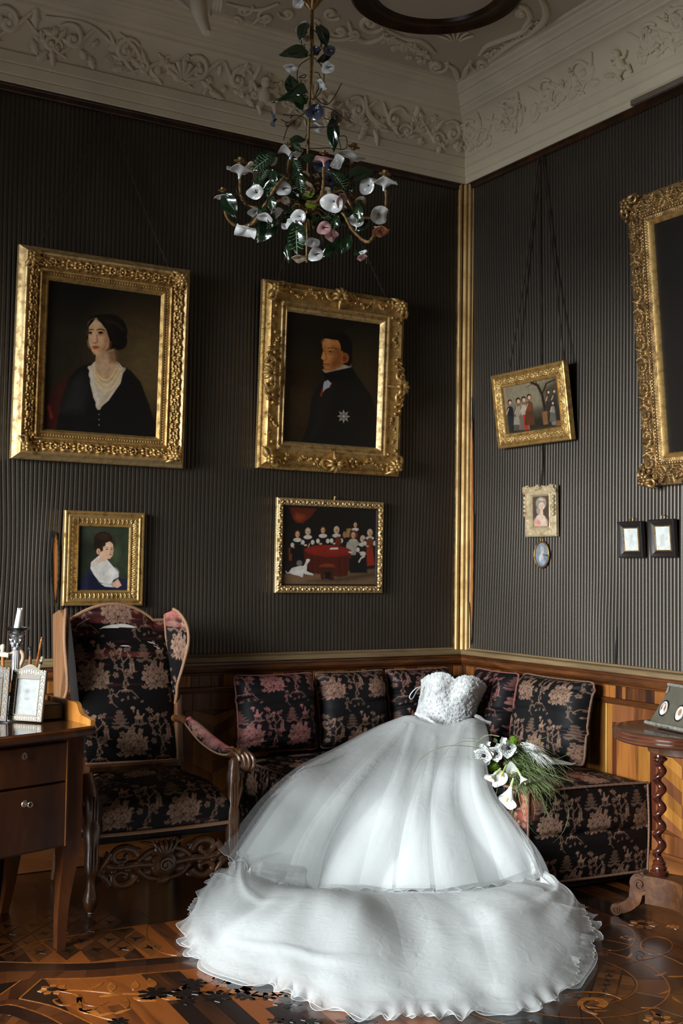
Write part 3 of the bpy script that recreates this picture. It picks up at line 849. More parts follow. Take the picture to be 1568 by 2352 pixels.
for x_, y_, r_ in ((200, 330, .04), (270, 350, .04), (450, 350, .035), (630, 405, .05), (610, 328, .03), (520, 565, .03), (620, 570, .03), (830, 575, .04), (1200, 575, .05), (1300, 570, .05)):
    flower_px(x_, y_, r_, f=lambda x, y: (500+x/3.92, 2200+y/3.92), mat='inlay_black', n=5)
for x_, y_, L_, a_, w_ in ((640, 540, .07, 0.2, .012), (800, 555, .08, 0.9, .02), (900, 600, .09, -2.2, .02), (960, 600, .08, -1.2, .02), (1010, 610, .07, -0.6, .016), (960, 545, .08, 0.8, .018), (1100, 530, .09, 1.0, .02), (1160, 600, .07, -1.0, .018), (1480, 500, .10, 0.6, .022), (1530, 470, .09, 0.2, .02), (570, 680, .08, -1.4, .022), (820, 715, .06, -0.2, .012), (690, 728, .06, -.5, .012), (1250, 570, .09, 0.3, .016), (1430, 575, .1, 0.1, .016), (880, 575, .07, 2.6, .014)):
    leaf_px(x_, y_, L_, a_, w_)
# right roundel: lozenges inside two rings, and the curled end of its border
def fcirc(px):
    P = [FZ(*p) for p in px]; A = np.array([[2*(q[0]-P[0][0]), 2*(q[1]-P[0][1])] for q in P[1:]]); b_ = np.array([q@q-P[0]@P[0] for q in P[1:]])
    c = np.linalg.lstsq(A, b_, rcond=None)[0]; return c, float(np.mean([np.linalg.norm(q-c) for q in P]))
RO, R1 = fcirc([Rc(840, 425), Rc(1080, 530), Rc(1155, 635), Rc(1020, 770)])
def ring_pieces(r0, r1, a0, a1, n, mats, h, name='ring_piece'):
    for i in range(n):
        aa = np.linspace(a0+(a1-a0)*(i+0.01)/n, a0+(a1-a0)*(i+0.99)/n, 5)
        piece([RO+r1*np.array([cos(t), sin(t)]) for t in aa]+[RO+r0*np.array([cos(t), sin(t)]) for t in aa[::-1]], mats[i % len(mats)], h, name)
piece([RO+(R1-0.004)*np.array([cos(t), sin(t)]) for t in np.arange(40)*2*pi/40], 'inlay_black', 0.0004, 'lozenge_ground')
eU = FZ(*Rc(1000, 490))-FZ(*Rc(940, 730)); eU /= np.linalg.norm(eU); eV = FZ(*Rc(985, 605))-FZ(*Rc(800, 585)); eV /= np.linalg.norm(eV)
q0 = FZ(*Rc(875, 640))
for i in range(-5, 6):
    for j in range(-4, 5):
        c = q0+eU*i*0.048+eV*j*0.083
        quad = [c-eU*.0225-eV*.038, c+eU*.0225-eV*.038, c+eU*.0225+eV*.038, c-eU*.0225+eV*.038]
        rr = [np.linalg.norm(p-RO) for p in quad]
        if np.linalg.norm(c-RO) > R1+0.012: continue
        quad = [RO+(p-RO)*min(1, (R1-0.008)/r_) for p, r_ in zip(quad, rr)]
        piece(quad, 'tile', 0.0008, 'lozenge_tile')
        if np.linalg.norm(c-RO) < R1-0.03: piece(star(c, 0.026, 4 if (i+j) % 2 else 5, 0.009, i), 'inlay_black', 0.0012, 'star_inlay')
ring_pieces(R1, R1*1.42, 0, 2*pi, 12, ('plank_dark', 'plank_mid', 'plank_dark'), 0.0006)
ring_pieces(R1*1.43, R1*1.95, 0, 2*pi, 14, ('inlay_black', 'plank_dark'), 0.0005)
for r_ in (R1, R1*1.425, R1*1.95):
    th = np.linspace(0, 2*pi, 60)
    P = np.stack([RO[0]+r_*np.cos(th), RO[1]+r_*np.sin(th), np.full(60, 0.0008)], -1)
    MB().tube(P, 0.0028, 5, cap=False, flat=0.3).build('ring_string', M['inlay_light'], floor)
strip_px([Rc(1020, 770), Rc(930, 730), Rc(800, 705), Rc(600, 705), Rc(480, 740)], 0.005, 'inlay_light', 0.0013)
strip_px([Rc(800, 905), Rc(690, 865), Rc(642, 810), Rc(680, 772), Rc(790, 765), Rc(860, 800), Rc(820, 838)], np.linspace(0.012, 0.03, 24), 'inlay_light', 0.0013, 'volute_inlay')
strip_px([Rc(640, 830), Rc(660, 985)], 0.004, 'inlay_black', 0.0013); strip_px([Rc(760, 905), Rc(830, 960), Rc(850, 1010)], 0.004, 'inlay_light', 0.0013); strip_px([Rc(445, 870), Rc(460, 1000)], 0.004, 'inlay_black', 0.0013)
strip_px([Rc(-260, 1100), Rc(-100, 960), Rc(120, 930), Rc(260, 950), Rc(330, 1000)], np.linspace(0.03, 0.05, 24), 'inlay_black', 0.0011, 'volute_inlay')
flower_px(1350, 950, 0.05, f=Rc); flower_px(1210, 90, 0.06, f=Rc); flower_px(1480, 115, 0.03, f=Rc, core='inlay_light'); flower_px(830, 360, 0.03, f=Rc, core='inlay_light'); flower_px(1060, 215, 0.03, f=Rc)
th = np.linspace(0, 2*pi, 40)
for cx_, cy_, rx_, ry_ in ((1330, 285, 145, 80), (960, 210, 180, 120)):
    strip_px([Rc(cx_+rx_*cos(t), cy_+ry_*sin(t)) for t in np.linspace(0, 2*pi, 14)], 0.004, 'inlay_light', 0.0012, n=50)
    piece([FZ(*Rc(cx_+0.97*rx_*cos(t), cy_+0.97*ry_*sin(t))) for t in th[:-1]], 'plank_dark', 0.0007, 'roundel_piece')
for i, (x_, y_, L_, a_) in enumerate(((1060, 400, .07, 0.2), (1180, 400, .06, -0.6), (1310, 560, .07, -0.2), (1430, 560, .07, -0.8), (1470, 740, .06, -2.2), (1350, 720, .06, -0.2), (1190, 840, .06, -0.9), (1280, 870, .06, -2.0), (690, 830, .05, -1.2), (770, 870, .05, -0.8))):
    leaf_px(x_, y_, L_, a_, 0.008, f=Rc)

# ================================================================== PAINT AND WEAVE HELPERS
class Paint:
    """flat colour on a set of points X, Y (any plane coordinates)"""
    def __init__(s, X, Y, bg):
        s.X, s.Y = X, Y
        s.c = np.zeros(X.shape+(3,)); s.c[:] = lin(bg)
    def _put(s, sd, col, soft, a):
        k = np.clip(0.5-sd/soft, 0, 1)*a
        k = k*k*(3-2*k) if a >= 1 else k
        s.c += (lin(col)-s.c)*k[..., None]
    def e(s, cx, cy, rx, ry, col, soft=4, a=1.0, rot=0.0):
        c_, s_ = cos(radians(rot)), sin(radians(rot))
        x, y = s.X-cx, s.Y-cy
        u_, v_ = (x*c_+y*s_)/rx, (-x*s_+y*c_)/ry
        d = np.sqrt(u_*u_+v_*v_)
        s._put((d-1)*min(rx, ry), col, soft, a)
    def p(s, pts, col, soft=3, a=1.0):
        P = np.asarray(pts, float); d = np.full(s.X.shape, 1e18); ins = np.zeros(s.X.shape, bool)
        for i in range(len(P)):
            x0, y0 = P[i]; x1, y1 = P[(i+1) % len(P)]
            ex, ey = x1-x0, y1-y0; wx, wy = s.X-x0, s.Y-y0
            t = np.clip((wx*ex+wy*ey)/(ex*ex+ey*ey+1e-12), 0, 1)
            d = np.minimum(d, (wx-ex*t)**2+(wy-ey*t)**2)
            if y0 != y1:
                c1 = (y0 <= s.Y) != (y1 <= s.Y)
                ins ^= c1 & (s.X < x0+(s.Y-y0)*ex/ey)
        d = np.sqrt(d); s._put(np.where(ins, -d, d), col, soft, a)
    def l(s, pts, w, col, soft=2, a=1.0):
        P = np.asarray(pts, float); d = np.full(s.X.shape, 1e18)
        for i in range(len(P)-1):
            x0, y0 = P[i]; ex, ey = P[i+1]-P[i]; wx, wy = s.X-x0, s.Y-y0
            t = np.clip((wx*ex+wy*ey)/(ex*ex+ey*ey+1e-12), 0, 1)
            d = np.minimum(d, (wx-ex*t)**2+(wy-ey*t)**2)
        s._put(np.sqrt(d)-w/2, col, soft, a)
    def dots(s, pts, r, col, soft=2, a=1.0):
        d = np.full(s.X.shape, 1e18)
        for x, y in pts: d = np.minimum(d, (s.X-x)**2+(s.Y-y)**2)
        s._put(np.sqrt(d)-r, col, soft, a)
def arcpts(x0, y0, x1, y1, sag, n=14):
    t = np.linspace(0, 1, n); return np.column_stack([x0+(x1-x0)*t, y0+(y1-y0)*t+4*sag*t*(1-t)])
def homog(src, dst):
    A = []; b_ = []
    for (u_, v_), (x, y) in zip(src, dst):
        A += [[u_, v_, 1, 0, 0, 0, -x*u_, -x*v_], [0, 0, 0, u_, v_, 1, -y*u_, -y*v_]]; b_ += [x, y]
    h = np.append(np.linalg.solve(np.array(A), np.array(b_)), 1).reshape(3, 3)
    def f(u_, v_):
        w = h[2, 0]*u_+h[2, 1]*v_+h[2, 2]
        return (h[0, 0]*u_+h[0, 1]*v_+h[0, 2])/w, (h[1, 0]*u_+h[1, 1]*v_+h[1, 2])/w
    return f

# ---- brocade: one repeat drawn once (metres -> weave value), half-drop
BW, BH, BR = 0.350, 0.700, 0.0013
def make_brocade():
    nx, ny = int(BW/BR), int(BH/BR)
    T = np.zeros((ny, nx))
    yy, xx = np.mgrid[0:ny, 0:nx]; xx = xx*BR; yy = yy*BR
    def wrap(cx, cy):
        dx = (xx-cx+BW/2) % BW-BW/2; dy = (yy-cy+BH/2) % BH-BH/2
        return dx, dy
    def put(sd, val):
        k = np.clip(0.5-sd/(BR*1.6), 0, 1); T[:] = T*(1-k)+val*k
    def ell(cx, cy, rx, ry, rot=0, val=1.0, dup=True):
        for o in ((0, 0), (BW/2, BH/2)):
            dx, dy = wrap(cx+o[0], cy+o[1]); c_, s_ = cos(rot), sin(rot)
            put((np.sqrt(((dx*c_+dy*s_)/rx)**2+((-dx*s_+dy*c_)/ry)**2)-1)*min(rx, ry), val)
    def stroke(pts, w, val=1.0, taper=False):
        pts = np.asarray(pts)
        for o in ((0, 0), (BW/2, BH/2)):
            d = np.full(T.shape, 9.0)
            for i in range(len(pts)-1):
                dx, dy = wrap(pts[i][0]+o[0], pts[i][1]+o[1]); e = pts[i+1]-pts[i]
                t = np.clip((dx*e[0]+dy*e[1])/(e@e+1e-12), 0, 1)
                d = np.minimum(d, np.hypot(dx-e[0]*t, dy-e[1]*t)-w/2*(1-0.5*(i+t)/len(pts) if taper else 1))
            put(d, val)
    def petal(cx, cy, L, w, a):
        x, y = cx+cos(a)*L/2, cy+sin(a)*L/2
        ell(x, y, L/2+0.0022, w/2+0.0022, a, 0.0); ell(x, y, L/2, w/2, a, 1.0)
        stroke([(cx+cos(a)*L*.15, cy+sin(a)*L*.15), (cx+cos(a)*L*.65, cy+sin(a)*L*.65)], 0.0016, 0.25)
    def flower(cx, cy, r, n=6, a0=0.0):
        for k in range(n): petal(cx, cy, r, r*0.62, a0+k*2*pi/n)
        ell(cx, cy, r*.16, r*.16, 0, 0.2)
    def leaf(cx, cy, L, a, w=0.4): petal(cx, cy, L, L*w, a)
    def trefoil(cx, cy, s_, a):
        for d_ in (-0.9, 0, 0.9): petal(cx, cy, s_, s_*0.55, a+d_)
    # v runs upwards (positive = up).  big bouquet
    bx_, by_ = 0.079, 0.10
    for (dx, dy, a) in ((0, 0, 1.2), (-.012, .0, 1.9), (.012, 0, 0.9), (-.004, 0, 1.55)):
        stroke([(bx_+dx*.3, by_-0.055), (bx_+dx, by_-0.02), (bx_+dx*2+0.02*cos(a), by_+0.02*sin(a))], 0.005)
    for a in (2.4, 2.75, 0.6, 0.35, 3.3, -0.2, 3.7): leaf(bx_+0.004*cos(a), by_-0.035, 0.046, a, .36)
    flower(bx_-.042, by_+.008, .042, 6, .3); flower(bx_+.038, by_+.018, .044, 7, .1); flower(bx_-.004, by_+.046, .036, 6, .6)
    flower(bx_+.050, by_-.028, .030, 5, .4)
    flower(bx_-.045, by_+.058, .018, 5); flower(bx_+.012, by_+.085, .018, 5, .3)
    for a in (1.0, 1.35): petal(bx_+.045, by_+.045, .045, .016, a)
    # twisted tree with roots
    tx, ty = 0.079+BW/2*0.98, 0.045
    stroke([(tx, ty), (tx-.006, ty+.03), (tx+.006, ty+.06), (tx-.004, ty+.10), (tx+.004, ty+.14), (tx-.010, ty+.18), (tx-.004, ty+.21)], 0.0075, .85, True)
    for a in (-2.6, -2.1, -1.57, -1.0, -.5): stroke([(tx, ty), (tx+.020*cos(a), ty+.014*sin(a)), (tx+.042*cos(a), ty+.018*sin(a))], 0.0042, taper=True)
    stroke([(tx-.030, ty-.008), (tx-.055, ty-.03), (tx-.07, ty-.022), (tx-.085, ty-.05)], 0.003); stroke([(tx+.030, ty-.008), (tx+.052, ty-.028), (tx+.068, ty-.05)], 0.003)
    br = [((tx+.005, ty+.06), (tx+.035, ty+.075), (tx+.045, ty+.10)), ((tx-.003, ty+.10), (tx-.035, ty+.115), (tx-.05, ty+.15)), ((tx+.004, ty+.14), (tx+.035, ty+.17), (tx+.03, ty+.205)), ((tx-.008, ty+.18), (tx-.032, ty+.20), (tx-.045, ty+.235))]
    g_ = random.Random(4)
    for b_ in br:
        stroke(b_, 0.0045, taper=True)
        for p in b_[1:]:
            trefoil(p[0], p[1], .017, g_.uniform(0, 6.28))
    for k in range(11):
        trefoil(tx+g_.uniform(-.058, .058), ty+g_.uniform(.05, .24), g_.uniform(.010, .015), g_.uniform(0, 6.28))
    for (vx, vy, sg) in ((0.235, 0.03, 1), (0.02, 0.30, -1)):
        q = [(vx+sg*.012*sin(k*1.1)+sg*.010*k, vy+.022*k) for k in range(7)]; stroke(q, .0030, .8)
        for k in range(1, 7): trefoil(q[k][0]+.008*(-1)**k, q[k][1], .0125, k*1.7)
    for (x, y) in ((tx-.045, ty+.075), (tx+.05, ty+.135), (tx-.052, ty+.19)): flower(x, y, .016, 5, x*40)
    for k in range(6): trefoil(tx+(-.09+.035*k), ty-.05+.012*sin(k*2.2), .012, k)
    # pagoda
    px_, py_ = 0.030, 0.215
    for k in range(4):
        w = .044-.009*k
        stroke([(px_-w, py_+k*.019+.004), (px_-w*.8, py_+k*.019), (px_+w*.8, py_+k*.019), (px_+w, py_+k*.019+.004)], .005, .62); stroke([(px_-w*.55, py_+k*.019+.009), (px_+w*.55, py_+k*.019+.009)], .008, .45)
    for k in range(9): ell(px_-.04+.010*k, py_-.016-.006*sin(k), .010, .006, k, .5)
    # rider
    rx_, ry_ = 0.132, 0.245
    ell(rx_, ry_, .024, .011); ell(rx_-.002, ry_+.018, .008, .013); ell(rx_-.001, ry_+.034, .006, .006); stroke([(rx_+.022, ry_+.004), (rx_+.032, ry_+.016)], .008)
    for k in (-.016, -.006, .010, .019): stroke([(rx_+k, ry_-.006), (rx_+k*1.15, ry_-.030)], .004)
    for k in range(6): ell(rx_-.035+.014*k, ry_-.036-.004*cos(k*2), .009, .005, 0, .6)
    # lady, pair of figures, butterfly, mushrooms
    fx, fy = 0.160, 0.105
    stroke([(fx, fy-.026), (fx, fy+.006)], .016); stroke([(fx-.002, fy+.006), (fx+.016, fy+.014)], .005); ell(fx, fy+.020, .006, .007); ell(fx+.003, fy+.031, .012, .007); stroke([(fx-.026, fy-.030), (fx+.026, fy-.028)], .003)
    fx, fy = 0.300, 0.16
    for d_ in (-.010, .010): stroke([(fx+d_, fy-.022), (fx+d_*.8, fy+.006)], .010); ell(fx+d_*.8, fy+.016, .006, .006)
    stroke([(fx-.02, fy-.026), (fx+.026, fy-.024)], .003)
    for (ux, uy) in ((0.012, 0.045), (0.195, 0.275)):
        for a in (0.6, 1.5, 2.4): petal(ux, uy, .024, .009, a)
    for (ux, uy) in ((0.245, 0.255), (0.105, 0.295)):
        ell(ux, uy, .013, .009); stroke([(ux, uy), (ux+.003, uy-.022)], .006)
    return T
BROC = make_brocade()
def weave(u, v):
    """bilinear sample of the repeat at metres u (across) and v (up)"""
    fx = (u % BW)/BW*BROC.shape[1]; fy = (v % BH)/BH*BROC.shape[0]
    x0 = np.floor(fx).astype(int); y0 = np.floor(fy).astype(int); ax, ay = fx-x0, fy-y0
    x0 %= BROC.shape[1]; y0 %= BROC.shape[0]; x1 = (x0+1) % BROC.shape[1]; y1 = (y0+1) % BROC.shape[0]
    return (BROC[y0, x0]*(1-ax)+BROC[y0, x1]*ax)*(1-ay)+(BROC[y1, x0]*(1-ax)+BROC[y1, x1]*ax)*ay
BEIGE, ROSE, INK = S(140, 110, 92), S(152, 96, 94), S(15, 12, 13)
def broc_col(u, v, wear=None, rose=0.0, worn=S(176, 96, 92), ink=INK, sc=0.86):
    """thread colours: black ground, beige figures; worn = the faded rose warp showing"""
    k = weave(u/sc, v/sc)[..., None]
    rs = (np.asarray(rose)*np.ones(u.shape))[..., None]
    fig = np.array(BEIGE)*(1-rs)+np.array(ROSE)*rs
    gr = np.array(ink)*np.ones(u.shape+(3,))
    if wear is not None:
        st = 0.5+0.5*smooth_noise(u*14, v*130, 77, 2)              # threads run across
        w = np.clip(wear*1.25-0.45*st, 0, 1)[..., None]
        gr = gr*(1-w)+np.array(worn)*w
        fig = fig*(1-0.35*w)+np.array(S(206, 176, 156))*0.35*w
    return gr*(1-k)+fig*k
M['brocade'] = attr_mat('brocade_weave', 0.62, 0.18, 0.0, 0.0, 0.25)
M['paint'] = attr_mat('oil_paint', 0.42, 0.4, 0.12)
M['print'] = attr_mat('printed_card', 0.7, 0.2)
def sheet(P, name, mat, parent, col, closed=False, flip=False):
    """grid of points with a colour per point"""
    return MB().grid(P, flip=flip).build(name, mat, parent, smooth=True, angle=0, col=col.reshape(-1, col.shape[-1]))
# ================================================================== PICTURES
def relief_tile(u, v, style):
    """carved ornament height 0..1; u in tile lengths (mirrored every other tile), v 0..1 across"""
    k = np.floor(u); f = u-k; f = np.where((k.astype(int) % 2) == 0, f, 1-f)
    h = np.zeros(f.shape)
    def bump_(cx, cy, rx, ry, a=0.0, amp=1.0):
        c_, s_ = cos(a), sin(a); x, y = f-cx, v-cy
        d = ((x*c_+y*s_)/rx)**2+((-x*s_+y*c_)/ry)**2
        np.maximum(h, amp*np.sqrt(np.clip(1-d, 0, 1)), out=h)
    if style == 'acanthus':
        for i in range(13):
            t = i/12; r = 0.36*(0.22)**t; a = 0.5+t*8.2
            bump_(0.42+r*cos(a)*0.75, 0.5+r*sin(a)*1.15, 0.10*(1-0.4*t), 0.13*(1-0.4*t), a, 0.75+0.25*t)
        for i in range(6):
            a = -0.9+i*0.42; bump_(0.78+0.05*cos(a*2), 0.18+0.13*i, 0.15, 0.055, 0.8-0.3*i, 0.85)
        for i in range(4): bump_(0.08+0.03*i, 0.12+0.24*i, 0.12, 0.06, -0.9+0.5*i, 0.7)
        bump_(0.98, 0.5, 0.06, 0.16, 0, 1.0)
    elif style == 'foliage':
        for i in range(7):
            a = i*0.9; bump_(0.30+0.17*cos(a), 0.5+0.30*sin(a), 0.11, 0.13, a, 0.9)
        for i in range(7):
            a = 0.4+i*0.9; bump_(0.75+0.16*cos(a), 0.5+0.32*sin(a), 0.09, 0.12, -a, 0.75)
        bump_(0.30, 0.5, 0.08, 0.14, 0, 0.7); bump_(0.52, 0.2, 0.10, 0.08, 0.5, 0.6); bump_(0.52, 0.82, 0.10, 0.08, -0.5, 0.6); bump_(0.02, 0.5, 0.05, 0.3, 0, 0.7)
    elif style == 'leaftip':
        for i in range(3):
            bump_(0.5, 0.30+0.2*i, 0.36-0.08*i, 0.14, 0, 0.5+0.15*i)
        bump_(0.5, 0.55, 0.10, 0.5, 0, 1.0); bump_(0.18, 0.5, 0.07, 0.4, 0.5, 0.8); bump_(0.82, 0.5, 0.07, 0.4, -0.5, 0.8); bump_(0.0, 0.4, 0.05, 0.45, 0, 0.6); bump_(1.0, 0.4, 0.05, 0.45, 0, 0.6)
    elif style == 'chunky':
        bump_(0.25, 0.5, 0.20, 0.42, 0.3, 1.0); bump_(0.25, 0.5, 0.07, 0.2, 0.3, 1.0)
        bump_(0.55, 0.3, 0.13, 0.25, 0.8, 0.85); bump_(0.60, 0.75, 0.14, 0.2, -0.7, 0.8); bump_(0.86, 0.5, 0.10, 0.40, -0.2, 0.95); bump_(0.98, 0.3, 0.08, 0.2, 0, 0.7); bump_(0.02, 0.75, 0.08, 0.2, 0, 0.7)
    elif style == 'lattice':
        a = np.abs(((f*4+v) % 1)-0.5); b_ = np.abs(((f*4-v) % 1)-0.5)
        h = np.clip(np.maximum(a, b_)*2-0.62, 0, 0.38)/0.38
    return h
class Pic:
    """local frame of a hung picture: x right, y up, z out of the wall"""
    def __init__(s, name, label, cat, side, corners, lean=0.0, back=0.03, gap=0.014, group=None):
        ax = 1 if side == 'l' else 0
        q = [at(px, py, ax, -back) for px, py in corners]
        if side == 'l': s.x, n = np.array([1.0, 0, 0]), np.array([0, -1.0, 0])
        else: s.x, n = np.array([0, -1.0, 0]), np.array([-1.0, 0, 0])
        a = radians(lean)
        w = 0.5*((q[1]-q[0])@s.x+(q[2]-q[3])@s.x); zt = 0.5*(q[0][2]+q[1][2]); zb = 0.5*(q[2][2]+q[3][2])
        s.y = np.array([0, 0, 1.0])*cos(a)+n*sin(a); s.z = n*cos(a)-np.array([0, 0, 1.0])*sin(a)
        s.W, s.H = w, (zt-zb)
        mid = 0.25*sum(q)
        s.o = np.array([0.0, 0, 0])+s.x*((mid@s.x)-w/2)+np.array([0, 0, zb])+n*gap
        s.root = thing(name, label, cat, tuple(s.o), group)
        s.n = n
    def P(s, u, v, h): return s.o+s.x*u+s.y*v+s.z*h
    def G(s, U, V, Hh):
        return s.o+U[..., None]*s.x+V[..., None]*s.y+Hh[..., None]*s.z
    def profile(s, prof, mat, name, angle=30):
        """prof: (inset, height) swept round the rectangle with mitres"""
        p = np.array(prof); n = len(p)
        U = np.zeros((n, 4)); V = np.zeros((n, 4)); Hh = np.zeros((n, 4))
        for i, (d, h) in enumerate(p):
            U[i] = (d, s.W-d, s.W-d, d); V[i] = (d, d, s.H-d, s.H-d); Hh[i] = h
        mb = MB().grid(s.G(U, V, Hh), cv=True)
        return mb.build(name, mat, s.root, angle=angle)
    def carved(s, d0, d1, h0, h1, amp, style, tile, mat, name, res=0.003):
        """relief band between insets d0 and d1 (heights h0..h1)"""
        mb = MB(); nv = max(6, int((d1-d0)/res))
        for side in range(4):
            L = s.W if side % 2 == 0 else s.H
            nt = max(2, 2*round(L/tile/2)); nu = int((L-2*d0)/res)
            v = np.linspace(0, 1, nv); d = d0+(d1-d0)*v
            t = np.linspace(0, 1, nu)
            A = d[None]+(L-2*d[None])*t[:, None]; D = np.repeat(d[None], nu, 0); VV = np.repeat(v[None], nu, 0)
            R = relief_tile((A-L/2)/L*nt+40.5 if style != 'lattice' else A/tile, VV, style)
            edge = np.clip(np.minimum(VV, 1-VV)*8, 0, 1)
            Hh = h0+(h1-h0)*VV+amp*R*edge
            if side == 0: U, V = A, D
            elif side == 1: U, V = s.W-D, A
            elif side == 2: U, V = s.W-A, s.H-D
            else: U, V = D, s.H-A
            mb.grid(s.G(U, V, Hh), flip=True)
        return mb.build(name, mat, s.root, angle=0)
    def beads(s, d, h, r, step, mat, name='bead_row'):
        mb = MB()
        for side in range(4):
            L = (s.W if side % 2 == 0 else s.H)-2*d; n = max(2, int(L/step))
            for i in range(n):
                a = d+L*(i+0.5)/n
                u, v = ((a, d), (s.W-d, a), (s.W-a, s.H-d), (d, s.H-a))[side]
                if side % 2 == 0: v = v
                mb.ell(s.P(u, v, h), (r, r, r), 6, 5)
        o = mb.build(name, mat, s.root); o['kind'] = 'stuff'; return o
    def canvas(s, d, h, res, crop, fn, bg, mat='paint', name='canvas', oval=False):
        """painted sheet; crop = its four corners (TL, TR, BR, BL) in the plane fn paints in"""
        w, hh = s.W-2*d, s.H-2*d
        nu, nv = int(w/res), int(hh/res)
        t, q = np.meshgrid(np.linspace(0, 1, nu), np.linspace(0, 1, nv), indexing='ij')
        X, Y = homog([(0, 1), (1, 1), (1, 0), (0, 0)], crop)(t, q)
        p = Paint(X, Y, bg); fn(p)
        o = sheet(s.G(d+w*t, d+hh*q, np.full(t.shape, h)), name, M[mat], s.root, p.c)
        return o
    def cord(s, pts, r=0.0035, n=24, name='hanging_cord'):
        """pts in world; twisted two-strand cord"""
        P = bez(pts, max(n, 40)); k = np.arange(len(P))
        mb = MB(); mb.tube(P, r*(1+0.12*np.sin(k*2.2)), 6)
        return mb.build(name, M['cord'], s.root)
    def ornament(s, u, v, h, R_, sgx, sgy, name, mat, seed=0, kind='corner'):
        """applied carved cluster: scrolls, leaves and a central rosette"""
        g = random.Random(seed); mb = MB()
        Q = lambda a, b_, c: s.P(u+sgx*a*R_, v+sgy*b_*R_, h+c*R_)
        if kind == 'corner':
            for (cx, cy, r0, a0, tn, sg) in ((0.55, 0.12, 0.30, 2.2, 1.2, 1), (0.12, 0.55, 0.30, -0.6, 1.2, -1)):
                k = np.linspace(0, 1, 22); rr = r0*0.2**k; an = a0+sg*tn*2*pi*k
                mb.tube([Q(cx+rr[i]*cos(an[i]), cy+rr[i]*sin(an[i]), 0.12+0.16*k[i]) for i in range(22)], R_*0.075*(1.1-0.5*k), 7)
            for i in range(9):
                a = radians(-25+i*17.5); L = (0.62, 0.42, 0.52, 0.36, 0.46, 0.36, 0.52, 0.42, 0.62)[i]
                mb.tube([Q(0.15+L*t*cos(a), 0.15+L*t*sin(a), 0.14+0.16*sin(pi*t)) for t in np.linspace(0.1, 1, 6)], R_*np.array([0.03, 0.085, 0.10, 0.09, 0.06, 0.015]), 7)
            for i in range(5):
                a = i*1.257; mb.ell(Q(0.2+0.13*cos(a), 0.2+0.13*sin(a), 0.36), (R_*0.105,)*3, 8, 6)
            mb.ell(Q(0.2, 0.2, 0.44), (R_*0.09,)*3, 8, 6)
            for i in range(10): mb.ell(Q(g.uniform(0, 1.0), g.uniform(0, 1.0)*(0.35 if i % 2 else 1), 0.18), (R_*g.uniform(0.05, 0.09),)*3, 7, 5)
        else:
            for sg in (-1, 1):
                k = np.linspace(0, 1, 22); rr = 0.34*0.2**k; an = (pi/2 if sg > 0 else pi/2)-sg*1.2*2*pi*k
                mb.tube([Q(sg*0.42+rr[i]*cos(an[i])*1.1, rr[i]*sin(an[i])*0.8, 0.12+0.14*k[i]) for i in range(22)], R_*0.08*(1.1-0.5*k), 7)
                mb.tube([Q(sg*(0.6+0.5*t), 0.25*sin(t*4), 0.12) for t in np.linspace(0, 1, 8)], R_*np.linspace(0.09, 0.02, 8), 7)
                for i in range(4): mb.ell(Q(sg*(0.75+0.16*i), 0.12*(-1)**i, 0.12), (R_*0.09,)*3, 7, 5)
            for i in range(7):
                a = radians(-20+i*220/6)
                mb.tube([Q(0.44*t*cos(a), 0.05+0.44*t*sin(a), 0.2+0.2*sin(pi*t)) for t in np.linspace(0.05, 1, 6)], R_*np.array([0.03, 0.07, 0.09, 0.1, 0.08, 0.03]), 7)
            mb.ell(Q(0, -0.05, 0.3), (R_*0.14, R_*0.14, R_*0.12), 9, 7)
            mb.tube([Q(0, -0.15, 0.2), Q(0, -0.35, 0.16), Q(0, -0.55, 0.1)], R_*np.array([0.1, 0.09, 0.03]), 7)
        return mb.build(name, mat, s.root, angle=50)
M['cord'] = plain('silk_picture_cord', S(54, 36, 25), 0.8, var=0.3, scale=200)
M['back'] = plain('picture_back_board', S(40, 26, 16), 0.8)

